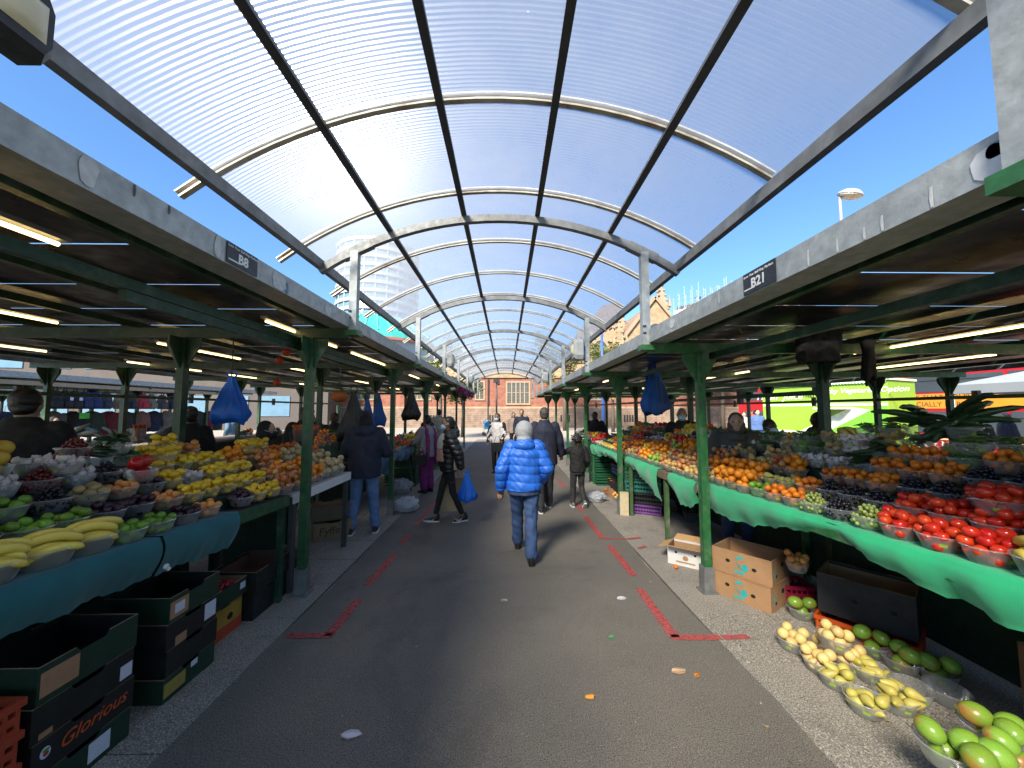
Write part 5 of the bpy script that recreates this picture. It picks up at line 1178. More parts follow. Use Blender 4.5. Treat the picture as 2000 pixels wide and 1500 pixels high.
# under the white-topped table
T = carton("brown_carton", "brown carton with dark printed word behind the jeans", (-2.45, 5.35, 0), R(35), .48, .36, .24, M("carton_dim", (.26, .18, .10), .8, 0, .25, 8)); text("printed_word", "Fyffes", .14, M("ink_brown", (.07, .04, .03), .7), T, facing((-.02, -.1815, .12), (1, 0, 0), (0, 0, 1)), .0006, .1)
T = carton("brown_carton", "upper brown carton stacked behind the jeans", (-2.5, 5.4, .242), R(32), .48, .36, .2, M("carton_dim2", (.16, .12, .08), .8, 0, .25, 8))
T = carton("black_carton", "flattened dark carton under the white topped table", (-2.55, 4.3, 0), R(80), .5, .4, .12, blk_card); carton("brown_carton", "shallow brown tray under the white topped table", (-2.75, 3.75, 0), R(95), .5, .4, .16, brn_card)
# right side: two kraft cartons printed teal
def teal_print(T, w_, d_, h_):
    b = MB(); y = -d_/2-.0016
    b.prism([(.00+.034*math.cos(q)-.0, y, h_*.60+.03+.026*math.sin(q)) for q in np.linspace(.4, 3.5, 12)], (0, .001, 0))
    b.prism([(.035+.028*math.cos(q), y, h_*.42+.034*math.sin(q)) for q in np.linspace(0, 6.283, 14, endpoint=False)], (0, .001, 0))
    for k in range(4): b.beam((-.045+.012*k, y, h_*.62-.012*k), (-.01+.006*k, y, h_*.40-.008*k), .001, .007)
    b.box((-.055, y, h_*.13), (.03, y+.001, h_*.24)); b.build("teal_print", teal_i, T)
    b = MB(); y2 = w_/2+.0004
    for k in range(6): b.ell((y2, -d_*.36+.02*(k % 3), h_*(.25+.08*k)), (.0008, .010, .014), 8, 5)
    b.build("teal_print", teal_i, T)
P0 = gp(1392, 1155); P1 = gp(1480, 1190); P2 = gp(1538, 1172)
ang = math.atan2(P1.y-P0.y, P1.x-P0.x); wB = .50; dB = .40; hB = .215
ctr = P0 + Vector((math.cos(ang), math.sin(ang), 0))*wB/2 + Vector((-math.sin(ang), math.cos(ang), 0))*dB/2
for i, lab in enumerate(("kraft carton with teal fruit print standing on the pavement", "open kraft carton with teal fruit print stacked on its twin")):
    T = carton("kraft_carton", lab, (ctr.x + .015*i, ctr.y + .02*i, i*(hB+.002)), ang + (.06 if i else 0), wB, dB, hB, brn_card, notch=False, holes=(('f', -.11, hB*.55, .016), ('f', .11, hB*.45, .016), ('r', -.1, hB*.3, .014), ('r', .05, hB*.62, .022))); teal_print(T, wB, dB, hB)
    if i == 0: b = MB(); b.box((-wB/2, -dB/2, hB-.004), (wB/2, dB/2, hB+.001)); b.build("lid", brn_card, T)
# open white carton with brown flaps by the post
p = gp(1350, 1108); T = carton("white_carton", "open white carton with tan flaps beside the first right post", (p.x+.03, p.y+.12, 0), R(-38), .38, .28, .2, wht_card, notch=False, holes=(('f', -.1, .14, .012), ('f', .1, .14, .012)))
for (a, q, L_) in ((-.14, 1, .15), (.14, -1, .13)):
    b = MB(); b.prism([(-.19, a, .2), (.19, a, .2), (.17, a - q*.115, .2 + .03), (-.17, a - q*.115, .2 + .03)], (0, 0, .005)); b.build("flap", M("flap_tan", (.52, .30, .13), .75, 0, .12, 8), T)
for s in (-1, 1):
    b = MB(); b.prism([(s*.19, -.13, .2), (s*.19, .13, .2), (s*.30, .11, .15), (s*.30, -.11, .15)], (0, 0, .005)); b.build("flap", M("flap_tan", (.52, .30, .13), .75), T)
b = MB(); b.prism([(.03*math.cos(q), -.1425, .09+.026*math.sin(q)) for q in np.linspace(0, 6.283, 14, endpoint=False)], (0, .001, 0)); b.box((-.1, -.1425, .035), (.1, -.1415, .05)); b.build("carton_print", M("ink_tan", (.4, .22, .1), .7), T)
# plastic crates
def crate(label, loc, rz, w_, d_, h_, col, group=None, name="plastic_crate"):
    T = thing(name, label, "crate", loc, rz, group); mt = M("crate_%d_%d_%d" % tuple(int(c*999) for c in col), col, .45, 0, .25, 8)
    b = MB(); b.box((-w_/2+.02, -d_/2+.02, 0), (w_/2-.02, d_/2-.02, .012)); b.build("base", mt, T)
    b = MB(); e = .018
    for s in (-1, 1):
        b.box((-w_/2, s*d_/2, h_-.03), (w_/2, s*(d_/2-e), h_)); b.box((s*w_/2, -d_/2+e, h_-.03), (s*(w_/2-e), d_/2-e, h_))
    b.build("rim", mt, T); b = MB()
    for s in (-1, 1):
        for (L_, ax) in ((w_, 0), (d_, 1)):
            oth = (d_ if ax == 0 else w_)/2 - .012; n = max(6, int(L_/.045))
            for k in range(n+1):
                q = -L_/2+.022 + (L_-.044)*k/n
                if ax == 0: b.box((q-.007, s*oth-.004, .012), (q+.007, s*oth+.004, h_-.03))
                else: b.box((s*oth-.004, q-.007, .012), (s*oth+.004, q+.007, h_-.03))
            for z in (.012, h_*.42):
                if ax == 0: b.box((-L_/2+.015, s*oth-.0055, z), (L_/2-.015, s*oth+.0055, z+h_*.2))
                else: b.box((s*oth-.0055, -L_/2+.017, z), (s*oth+.0055, L_/2-.017, z+h_*.2))
    b.build("slatted_walls", mt, T); return T
p = gp(1248, 1010); PX, PY = p.x+.22, p.y+.32
for i, (c, lab, h_) in enumerate((((.16, .055, .24), "purple plastic crate at the bottom under the ragged cloth", .16), ((.012, .012, .013), "black plastic crate resting on the purple one", .19), ((.02, .17, .13), "teal green plastic crate with small white label", .19), ((.015, .11, .08), "topmost dark teal crate under the ragged cloth", .15))):
    crate(lab, (PX+(.03 if i == 1 else 0), PY, sum((.162, .192, .192, .152)[:i])), R(-28), .58, .42, h_, c)
p = gp(1352, 1005); 
for i, (c, lab, h_) in enumerate((((.012, .012, .013), "black plastic crate behind the wooden table leg", .2), ((.012, .10, .085), "dark teal crate behind the wooden table leg", .2), ((.01, .012, .012), "black crate topping the pile behind the wooden leg", .16))):
    crate(lab, (p.x+.25, p.y+.35, sum((.202, .202, .16)[:i])), R(-20), .56, .4, h_, c)
p = gp(1240, 885); crate("dark blue crate under the bananas stall", (2.5, 7.6, .42), 0, .5, .9, .2, (.01, .02, .10)); crate("black tray of red packs under the bananas stall", (2.35, 7.5, .2), 0, .5, .7, .12, (.015, .015, .015)); carton("brown_carton", "brown carton below the black tray at the bananas stall", (2.35, 7.45, 0), R(-70), .6, .42, .19, brn_card)
T = carton("wooden_tray", "pale wooden tray standing on end beside the purple crate", (PX-.42, PY-.2, .0), R(-15), .14, .05, .38, M("pale_wood", (.55, .45, .28), .7, 0, .2, 20), notch=False)
p = gp(1345, 1022); carton("grey_tub", "small grey lidded plastic tub on the pavement", (p.x+.12, p.y+.1, 0), R(-10), .24, .16, .13, M("grey_plastic", (.10, .12, .13), .35), notch=False)
# dark boxes under the green cloth
p = gp(1590, 1215); carton("dark_carton", "large dark grey carton propped under the green cloth", (2.84, 2.98, .14), R(-52), .55, .38, .30, M("charcoal_carton", (.022, .022, .024), .7, 0, .3, 8), notch=False, holes=(('f', -.05, .15, .015), ('f', .16, .15, .015)))
crate("bright orange plastic crate beneath the dark grey carton", (2.78, 2.93, 0), R(-52), .58, .4, .135, (.62, .09, .01))
p = gp(1935, 1345); T = carton("kraft_carton", "kraft carton with green stripe under the stall end", (2.62, 1.62, 0), R(-40), .5, .36, .22, brn_card, notch=False, holes=(('f', .05, .12, .02),))
b = MB(); b.box((-.25, -.182, .16), (.25, -.1805, .2)); b.build("green_stripe", M("ink_dkgreen", (.02, .10, .04), .6), T)
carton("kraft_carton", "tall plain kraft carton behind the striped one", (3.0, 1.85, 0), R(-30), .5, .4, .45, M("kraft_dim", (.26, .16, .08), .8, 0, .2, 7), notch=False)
p = gp(1900, 1470, .22); T = carton("green_box", "low dark green and tan box carrying bowls of mangoes", (2.30, 1.36, 0), R(0), .62, .46, .232, grn_card, notch=False); b = MB(); b.box((-.29, -.21, .222), (.29, .21, .2315)); b.build("tan_lid", M("tan_lid", (.42, .29, .16), .7, 0, .2, 8), T)
crate("crimson plastic crate standing behind the kraft cartons", (2.62, 3.55, 0), R(-10), .35, .25, .16, (.32, .012, .05)); bowl("nectarine", (2.52, 3.28, .36), "on the rear kraft carton", heap=True)
# orange crates, bottom left
for i in range(4): crate("orange plastic crate nested under the teal stall", (-2.22, 1.50, .01+.13*i), R(90), .36, .42, .15, (.42, .06, .025), group="orange plastic crates nested under the teal stall")
# ------------------------------------------------------------------ people
TS = bpy.data.scenes.new("workshop")
def remesh(mb, name, mat, parent, voxel=.012, smooth=6, post=None, factor=.5):
    me = mb.mesh(name + "_raw", mat); tmp = bpy.data.objects.new("tmp", me); TS.collection.objects.link(tmp)
    md = tmp.modifiers.new("r", 'REMESH'); md.mode = 'VOXEL'; md.voxel_size = voxel; md.use_smooth_shade = True
    if smooth: s = tmp.modifiers.new("s", 'SMOOTH'); s.iterations = smooth; s.factor = factor
    TS.view_layers[0].update(); dg = TS.view_layers[0].depsgraph; m2 = bpy.data.meshes.new_from_object(tmp.evaluated_get(dg)); m2.name = name
    bpy.data.objects.remove(tmp); bpy.data.meshes.remove(me)
    if post:
        n = len(m2.vertices); co = np.empty(n*3); m2.vertices.foreach_get("co", co); no = np.empty(n*3); m2.vertices.foreach_get("normal", no)
        co = co.reshape(-1, 3); no = no.reshape(-1, 3); co = co + no * post(co)[:, None]; m2.vertices.foreach_set("co", co.ravel()); m2.update()
    m2.materials.clear(); m2.materials.append(mat)
    m2.polygons.foreach_set("use_smooth", [True]*len(m2.polygons))
    return link(name, m2, parent)
def cap(mb, p0, p1, r0, r1, n=10):           # tapered capsule
    p0, p1 = Vector(p0), Vector(p1); d = (p1-p0); L = d.length or 1e-4; d = d/L; pts = []; rd = []
    for k in (1, .7, .35): pts.append(p0 - d*r0*math.sin(k*math.pi/2)); rd.append(max(.0008, r0*math.cos(k*math.pi/2)))
    for k in (0, .5, 1): pts.append(p0.lerp(p1, k)); rd.append(r0 + (r1-r0)*k)
    for k in (.35, .7, 1): pts.append(p1 + d*r1*math.sin(k*math.pi/2)); rd.append(max(.0008, r1*math.cos(k*math.pi/2)))
    mb.tube(pts, rd, n); return mb
def loft(mb, rings, n=18):                   # horizontal elliptical rings (x, y, z, rx, ry)
    vs_ = [(x + rx*math.cos(2*math.pi*j/n), y + ry*math.sin(2*math.pi*j/n), z) for x, y, z, rx, ry in rings for j in range(n)]; k = len(rings)
    mb.add(vs_, [(i*n+j, i*n+(j+1) % n, (i+1)*n+(j+1) % n, (i+1)*n+j) for i in range(k-1) for j in range(n)] + [tuple(reversed(range(n))), tuple((k-1)*n+j for j in range(n))], 0, True); return mb
SKINS = {"brown": M("skin_brown", (.24, .12, .07), .5, 0, .12, 20, sss=.1), "light": M("skin_light", (.46, .28, .20), .5, 0, .12, 20, sss=.1), "dark": M("skin_dark", (.10, .05, .03), .5, 0, .12, 20)}
hair_k = M("hair_black", (.010, .008, .008), .45, 0, .4, 30, .5, 160); hair_b = M("hair_brown", (.06, .03, .018), .5, 0, .4, 30, .5, 160); hair_g = M("hair_grey", (.07, .06, .055), .6, 0, .4, 30, .5, 160)
def fabric(name, c, rough=.8, var=.25, scale=14, bump=.35, bs=320): return M(name, c, rough, 0, var, scale, bump, bs)
def folds(amp, fz=26, seed=0):
    def f(co): return amp*(np.sin(co[:, 2]*fz + 3*np.sin(co[:, 0]*17+seed)) * .6 + .4*np.sin(co[:, 2]*fz*2.3 + co[:, 1]*25 + seed*2 + co[:, 0]*31))
    return f
def quilt(step, depth, z0=0, extra=.002):
    def f(co):
        w_ = np.abs(np.sin(math.pi*(co[:, 2]-z0+.012*np.sin(co[:, 0]*9))/step))**.55
        return depth*(w_-.6) + extra*np.sin(co[:, 0]*60+co[:, 2]*22)*np.sin(co[:, 2]*47+co[:, 0]*21+co[:, 1]*33)
    return f
BASE = dict(hipL=(-.09, 0, .92), hipR=(.09, 0, .92), kneeL=(-.1, .02, .50), kneeR=(.1, .02, .50), ankL=(-.1, -.02, .09), ankR=(.1, -.02, .09),
            shL=(-.185, 0, 1.42), shR=(.185, 0, 1.42), elL=(-.25, -.03, 1.14), elR=(.25, -.03, 1.14), wrL=(-.25, .06, .90), wrR=(.25, .06, .90), head=(0, .025, 1.63), toeL=0, toeR=0)
def person(label, loc, rz, h=1.75, pose=None, skin="brown", jacket=None, trousers=None, shoes=None, hair=None, hood=None, vox=.012, fat=1.0, mask=None, sole=None, hands=True, lean=0.0, extra=None, face=True, group=None):
    T = thing("person", label, "person", loc, rz, group); T.scale = (h/1.75,)*3
    J = {k: (Vector(v) if hasattr(v, '__len__') else v) for k, v in BASE.items()}
    for k, v in (pose or {}).items(): J[k] = Vector(v) if hasattr(v, '__len__') else v
    def L(z): return math.tan(lean)*max(0, z-.95)
    if lean:
        for k in ("shL", "shR", "head"): J[k] = J[k] + Vector((0, L(J[k].z), 0))
    sk = SKINS[skin]; b = MB(); hd = J['head']; TW = Matrix.Rotation(J.get('turn', 0), 3, 'Z') if 'turn' in J else Matrix.Identity(3)
    tor = [(.84, .150, .105), (.95, .158, .112), (1.07, .138, .098), (1.2, .150, .105), (1.34, .172, .105), (1.43, .140, .085), (1.49, .062, .06)]
    loft(b, [(0, L(z), z, rx*fat, ry*fat) for z, rx, ry in tor])
    nb = Vector((0, L(1.47), 1.47)); cap(b, nb, hd - Vector((0, .015, .06)), .056, .052)
    hsc = J.get('hsc', 1.0); n0 = len(b.v)
    def bigger(m, k=0): m.v = m.v[:k] + [tuple(hd + (Vector(v)-hd)*hsc) for v in m.v[k:]]; return m
    b.ell(hd, (.077, .096, .112), 16, 12); b.ell(hd + TW @ Vector((0, .03, -.055)), (.056, .062, .066), 12, 8)
    b.ell(hd + TW @ Vector((0, .098, -.022)), (.014, .021, .024), 8, 6)
    b.ell(hd + TW @ Vector((0, .088, -.066)), (.026, .014, .012), 8, 6)
    for s in (-1, 1): b.ell(hd + TW @ Vector((s*.078, -.005, -.012)), (.011, .022, .032), 8, 6)
    bigger(b, n0)
    for S, s in (("L", -1), ("R", 1)):
        cap(b, J['hip'+S], J['knee'+S], .082*fat, .055); cap(b, J['knee'+S], J['ank'+S], .054, .036); a = J['ank'+S]; cap(b, a + Vector((0, -.03, -.05)), a + Vector((0, .12, -.06)), .036, .028)
        cap(b, J['sh'+S], J['el'+S], .052, .040); cap(b, J['el'+S], J['wr'+S], .040, .027)
        if hands:
            w_ = J['wr'+S]; d = (w_-J['el'+S]).normalized(); side = Vector((1, 0, 0)) if abs(d.x) < .8 else Vector((0, 1, 0)); side = (side - d*side.dot(d)).normalized(); nrm = d.cross(side)
            if 'palm'+S in J: side = (J['palm'+S] - d*J['palm'+S].dot(d)).normalized(); nrm = d.cross(side)
            for q in (-.026, -.009, .009, .026): cap(b, w_ + d*.005 + side*q*.6, w_ + d*.085 + side*q, .0125, .0115, 8)
            curl = J.get('curl', .55); bend = nrm*(-s)
            for i, (q, Lf) in enumerate(((-.029, .062), (-.010, .074), (.010, .070), (.029, .055))):
                k0 = w_ + d*.088 + side*q; k1 = k0 + (d*(1-curl*.4) + bend*curl*.8).normalized()*Lf*.5; k2 = k1 + (d*(1-curl*1.3) + bend*curl*1.5).normalized()*Lf*.5
                cap(b, k0, k1, .0092, .0085, 8); cap(b, k1, k2, .0085, .0074, 8)
            k0 = w_ + d*.028 - side*s*.026; k1 = k0 + (d*.6 - side*s*.75 + bend*.5).normalized()*.034; k2 = k1 + (d*.9 - side*s*.1 + bend*.5).normalized()*.03
            cap(b, k0, k1, .0115, .0098, 8); cap(b, k1, k2, .0098, .008, 8)
    remesh(b, "body", sk, T, min(vox, .0085) if hands and vox < .013 else vox, 3)
    if face:
        for s in (-1, 1):
            b = MB(); b.ell(hd + TW @ Vector((s*.031, .086, .006)), (.011, .007, .006), 8, 6); bigger(b); b.build("eye", M("eye_dark", (.02, .015, .012), .2), T)
            b = MB(); b.ell(hd + TW @ Vector((s*.032, .092, .024)), (.017, .006, .0035), 8, 5); bigger(b); b.build("eyebrow", hair_k, T)
    if trousers:
        m_, rt, rk, ra, zt = trousers['mat'], trousers.get('rt', .098), trousers.get('rk', .074), trousers.get('ra', .062), trousers.get('top', 1.02); b = MB()
        loft(b, [(0, 0, z, rx*fat, ry*fat) for z, rx, ry in ((.80, .150, .11), (.9, .172, .125), (zt, .160, .118))])
        for S in "LR":
            a = J['ank'+S]; k = J['knee'+S]; e = k.lerp(a, trousers.get('len', .93)); cap(b, J['hip'+S], k, rt*fat, rk); cap(b, k, e, rk, ra)
            if trousers.get('break'): cap(b, e + Vector((0, .0, .01)), e + Vector((0, .01, .03)), ra*1.06, ra*1.02)
        if trousers.get('skirt'): loft(b, [(0, 0, z, rx, ry) for z, rx, ry in ((.28, .19, .16), (.6, .175, .15), (.95, .16, .12))])
        remesh(b, "trousers", m_, T, vox, 4, folds(trousers.get('fold', .0045), trousers.get('fz', 30), 1))
    if shoes is not None:
        for S in "LR":
            a = J['ank'+S]; tilt = J['toe'+S]; b = MB(); M3 = Matrix.Translation(a) @ Matrix.Rotation(tilt, 4, 'X')
            rings = [(-.075, .026, .05), (-.06, .037, .058), (-.01, .040, .055), (.05, .043, .036), (.10, .046, .026), (.145, .040, .022), (.175, .018, .012)]
            vs_ = []
            for y, rx, hz in rings:
                for j in range(12):
                    q = 2*math.pi*j/12; z = -.088 + hz + hz*math.sin(q); vs_.append(M3 @ Vector((rx*math.cos(q), y, z)))
            b.add(vs_, [(i*12+j, i*12+(j+1) % 12, (i+1)*12+(j+1) % 12, (i+1)*12+j) for i in range(len(rings)-1) for j in range(12)] + [tuple(range(12)), tuple(reversed(range((len(rings)-1)*12, len(rings)*12)))], 0, True)
            cap(b, M3 @ Vector((0, -.03, .0)), M3 @ Vector((0, -.03, .02)), .042, .040); so_ = remesh(b, "shoe", shoes, T, .008, 2)
            b = MB(); ol = [(-.025, -.08), (-.038, -.06), (-.04, 0), (-.048, .1), (-.042, .15), (-.02, .182), (.02, .182), (.042, .15), (.048, .1), (.04, 0), (.038, -.06), (.025, -.08)]
            b.prism([M3 @ Vector((x, y, -.092)) for x, y in reversed(ol)], M3.to_3x3() @ Vector((0, 0, .022))); b.build("sole", sole or black_p, so_)
    if jacket:
        m_, inf, zl = jacket['mat'], jacket.get('inf', .03), jacket.get('len', .84); b = MB()
        rr = [(z, rx, ry) for z, rx, ry in ((zl, .172, .125), (.95, .170, .122), (1.07, .160, .115), (1.2, .166, .115), (1.34, .180, .112), (1.42, .158, .095), (1.475, .085, .072), (1.50, .07, .066)) if z >= zl]
        loft(b, [(0, L(z), z, (rx*fat+inf*(1 if z < 1.4 else .6)), (ry*fat+inf*(1 if z < 1.4 else .6))) for z, rx, ry in rr])
        st = jacket.get('sleeve', .93)
        for S in "LR":
            sh = J['sh'+S] + Vector(((.008 if S == 'L' else -.008), 0, -.005)); el = J['el'+S]; wr = el.lerp(J['wr'+S], st); cap(b, sh, el, .066+inf*.8, .056+inf*.8); cap(b, el, wr, .054+inf*.8, .044+inf*.55)
        if jacket.get('collar'): loft(b, [(0, L(1.5)-.005, 1.47, .085+inf*.4, .08+inf*.4), (0, L(1.52)-.008, 1.535, .078+inf*.4, .076+inf*.4)])
        if jacket.get('hood_down'): b.ell((0, L(1.45)-.105, 1.455), (.135, .07, .085), 14, 10); b.ell((0, L(1.45)-.05, 1.50), (.12, .09, .045), 14, 8)
        remesh(b, jacket.get('name', "jacket"), m_, T, vox, jacket.get('sm', 4), jacket.get('post') or folds(.005, 24, 2))
        if jacket.get('under'):
            b = MB(); loft(b, [(0, 0, zl-.055, .178*fat+inf*.6, .13*fat+inf*.6), (0, 0, zl+.05, .176*fat+inf*.5, .128*fat+inf*.5)]); remesh(b, "under_top", jacket['under'], T, vox, 2, folds(.003, 40, 3))
    if hood:
        b = MB(); b.ell(hd + Vector((0, -.022, .0)), (.106, .114, .124), 16, 12); b.ell(hd + Vector((0, -.05, -.09)), (.088, .085, .09), 14, 10); remesh(bigger(b), "hood", hood, T, vox, 3, folds(.004, 40, 5))
    if hair:
        m_, sty = hair; b = MB(); b.ell(hd + TW @ Vector((0, -.022, .028)), (.086, .094, .100), 16, 12)
        if sty == "short": b.ell(hd + TW @ Vector((0, -.045, -.02)), (.074, .062, .07), 12, 8)
        if sty == "curly":
            r = random.Random(3)
            for k in range(46):
                v = Vector((r.gauss(0, 1), r.gauss(-.5, 1), r.gauss(.55, .8))).normalized()
                if v.y > .55 and v.z < .5: continue
                b.ell(hd + Vector((v.x*.085, v.y*.095-.01, v.z*.10+.022)), .024, 7, 5)
        if sty == "pony":
            b.ell(hd + TW @ Vector((0, -.05, -.03)), (.078, .06, .08), 12, 8)
            cap(b, hd + TW @ Vector((.0, -.10, .02)), hd + TW @ Vector((-.01, -.145, -.12)), .036, .048); cap(b, hd + TW @ Vector((-.01, -.145, -.12)), hd + TW @ Vector((-.06, -.10, -.42)), .052, .022)
        if sty == "long":
            b.ell(hd + TW @ Vector((0, -.05, -.06)), (.088, .062, .12), 12, 8); cap(b, hd + Vector((-.05, -.05, -.1)), hd + Vector((-.07, -.05, -.32)), .04, .035); cap(b, hd + Vector((.05, -.05, -.1)), hd + Vector((.07, -.05, -.32)), .04, .035)
        if sty == "scarf": b.ell(hd + Vector((0, -.02, -.05)), (.098, .105, .13), 14, 10); b.ell(hd + Vector((0, -.03, -.19)), (.13, .11, .07), 14, 8)
        if sty == "cap": b.ell(hd + Vector((0, .0, .055)), (.092, .104, .07), 14, 8); b.ell(hd + Vector((0, .12, .03)), (.075, .07, .012), 12, 6)
        remesh(bigger(b), "cap" if sty == "cap" else "headscarf" if sty == "scarf" else "hair", m_, T, min(vox, .01), 2, folds(.0025, 90, 4))
    if mask:
        b = MB(); b.ell(hd + TW @ Vector((0, .062, -.058)), (.066, .062, .056), 14, 10); mo = remesh(bigger(b), "face_mask", mask, T, .007, 2)
        for s in (-1, 1):
            b = MB(); b.tube([hd + TW @ Vector((s*.055, .075, -.035)), hd + TW @ Vector((s*.083, .02, -.01)), hd + TW @ Vector((s*.088, -.01, .0))], .0025, 5); b.build("ear_loop", white_p, mo)
    if extra: extra(T, J)
    return T
jeans = fabric("jeans_dark", (.035, .075, .19), .8, .35, 9); jeans_l = fabric("jeans_light", (.13, .22, .42), .8, .3, 9); blackf = fabric("black_fabric", (.010, .010, .011)); navy = fabric("navy_fabric", (.016, .020, .042)); greyjersey = fabric("grey_jersey", (.34, .35, .36)); bluejk = M("blue_nylon", (.018, .13, .58), .5, 0, .15, 20, .3, 160)
puffk = M("black_nylon", (.012, .012, .013), .38, 0, .3, 20, .3, 160); shoe_k = M("shoe_black", (.012, .012, .012), .4); mask_b = M("mask_blue", (.36, .55, .68), .7, 0, .08, 30); whitef = fabric("white_fabric", (.6, .58, .58)); purplef = fabric("purple_fabric", (.19, .02, .14)); trous_k = fabric("charcoal_trousers", (.022, .023, .03))
def foot(px, py): return gp(px, py)
# 1 man in the blue quilted jacket
pL, pR = foot(1012, 1070), foot(1038, 1102); c = (pL+pR)/2; hs = 1.60/1.75
lp = lambda p: ((p.x-c.x)/hs, (p.y-c.y)/hs)
def phone(T, J):
    b = MB(); b.box((-.005, -.018, -.07), (.004, .055, .07)); o = b.build("mobile_phone", M("phone_black", (.02, .02, .025), .2)); o.matrix_world = Matrix.Translation(T.location + Vector((J['wrL'].x*hs+.02, J['wrL'].y*hs+.055, J['wrL'].z*hs-.085))) @ Euler((.7, .1, -.3)).to_matrix().to_4x4(); tag(o, "dark mobile phone held by the man in blue", "phone")
xl, yl = lp(pL); xr, yr = lp(pR)
blue_man = person("person in bright blue quilted jacket and grey hood walking away", (c.x, c.y, 0), 0, 1.60, dict(ankL=(xl-.005, yl+.02, .09), ankR=(xr, yr, .09), kneeL=(xl*.9-.02, yl*.6+.03, .49), kneeR=(xr*.9+.02, yr*.4+.06, .49), hipL=(-.1, 0, .9), hipR=(.1, 0, .9), elL=(-.30, -.06, 1.13), wrL=(-.32, .03, .87), elR=(.30, -.04, 1.14), wrR=(.24, .14, .95), curl=.7, hsc=1.2), "brown",
       jacket=dict(mat=bluejk, inf=.05, len=.86, post=quilt(.105, .013, .03, .0045), collar=True, hood_down=True, under=fabric("navy_jersey", (.03, .05, .12))), trousers=dict(mat=jeans, rt=.105, rk=.085, ra=.078, len=.97, fold=.006, **{'break': True}), shoes=shoe_k, hood=greyjersey, vox=.010, fat=1.1, extra=phone, face=False)
# 2 man in the dark jacket
p = foot(1068, 1000)
person("person in long navy jacket and dark trousers walking beside the child", (p.x-.02, p.y+.12, 0), R(4), 1.80, dict(ankL=(-.10, -.16, .09), kneeL=(-.1, -.02, .5), ankR=(.10, .2, .09), kneeR=(.1, .16, .5), elL=(-.27, -.02, 1.14), wrL=(-.24, .1, .92), elR=(.27, .02, 1.15), wrR=(.31, .10, .93)), "light", jacket=dict(mat=navy, inf=.035, len=.78, collar=True, post=folds(.006, 16, 4)), trousers=dict(mat=trous_k, rt=.105, rk=.088, ra=.075, len=.95, **{'break': True}), shoes=fabric("shoe_grey", (.03, .03, .035)), sole=white_p, hair=(hair_g, "short"), vox=.011, fat=1.12, face=False)
# 3 child
p = foot(1130, 992)
person("child in black jumper and trousers reaching for an adult's hand", (p.x, p.y+.05, 0), R(6), 1.29, dict(ankL=(-.11, .06, .09), kneeL=(-.1, .06, .5), ankR=(.13, -.10, .14), kneeR=(.11, .06, .5), toeR=-.75, shL=(-.17, 0, 1.40), elL=(-.38, .06, 1.30), wrL=(-.60, .16, 1.34), elR=(.25, -.06, 1.14), wrR=(.27, .10, .98), head=(0, .02, 1.62), hsc=1.28), "brown", jacket=dict(mat=blackf, inf=.018, len=.86, name="jumper"), trousers=dict(mat=fabric("faded_black_denim", (.025, .026, .028), .8, .4, 8), rt=.092, rk=.075, ra=.066), shoes=fabric("grey_trainer", (.16, .18, .17)), sole=white_p, hair=(hair_k, "curly"), vox=.011, fat=1.08, face=False)
# 4 masked woman with bags
pa, pb2 = foot(850, 1018), foot(902, 1020); c4_ = (pa+pb2)/2; ws_ = 1.66/1.75
d_ = (pb2.x-pa.x)/ws_/2
def woman_bits(T, J):
    b = MB(); loft(b, [(0, .085, 1.0, .145, .125), (0, .09, 1.12, .13, .118), (0, .09, 1.2, .125, .115)]); remesh(b, "pink_top", fabric("pink_jersey", (.50, .25, .19)), T, .012, 3)
    b = MB(); loft(b, [(0, .09, 1.205, .127, .117), (0, .09, 1.34, .13, .112), (0, .06, 1.45, .10, .085)]); remesh(b, "cream_top", fabric("cream_jersey", (.55, .48, .40)), T, .012, 3)
    for s, mt in ((1, white_p), (-1, white_p)):
        for S in "LR":
            a = J['ank'+S]; b = MB(); xo = s*.046; pts = [(xo, .02, -.03), (xo, .06, -.055), (xo, .11, -.05), (xo*.98, .16, -.025), (xo, .10, -.062), (xo, .045, -.066)]
            b.prism([a + Vector(q) for q in (pts if s > 0 else pts)], (s*.003, 0, 0)); b.build("shoe_mark", mt, T)
person("person in black puffer, face mask and ponytail carrying a blue bag", (c4_.x, c4_.y, 0), R(102), 1.66, dict(ankL=(-.05, -d_*.95-.02, .10), kneeL=(-.07, -.06, .5), ankR=(.05, d_*.95, .09), kneeR=(.07, .12, .50), hipL=(-.085, 0, .92), hipR=(.085, 0, .92), elL=(-.27, -.13, 1.14), wrL=(-.27, -.17, .93), elR=(.24, .02, 1.14), wrR=(.21, .12, .93), head=(0, .03, 1.62), toeR=.12, toeL=-.1), "brown", jacket=dict(mat=puffk, inf=.045, len=.84, post=quilt(.085, .014, .01, .003), hood_down=True), trousers=dict(mat=blackf, rt=.086, rk=.058, ra=.046, len=.86, fold=.003), shoes=shoe_k, sole=white_p, hair=(hair_k, "pony"), mask=mask_b, vox=.010, fat=.88, extra=woman_bits)
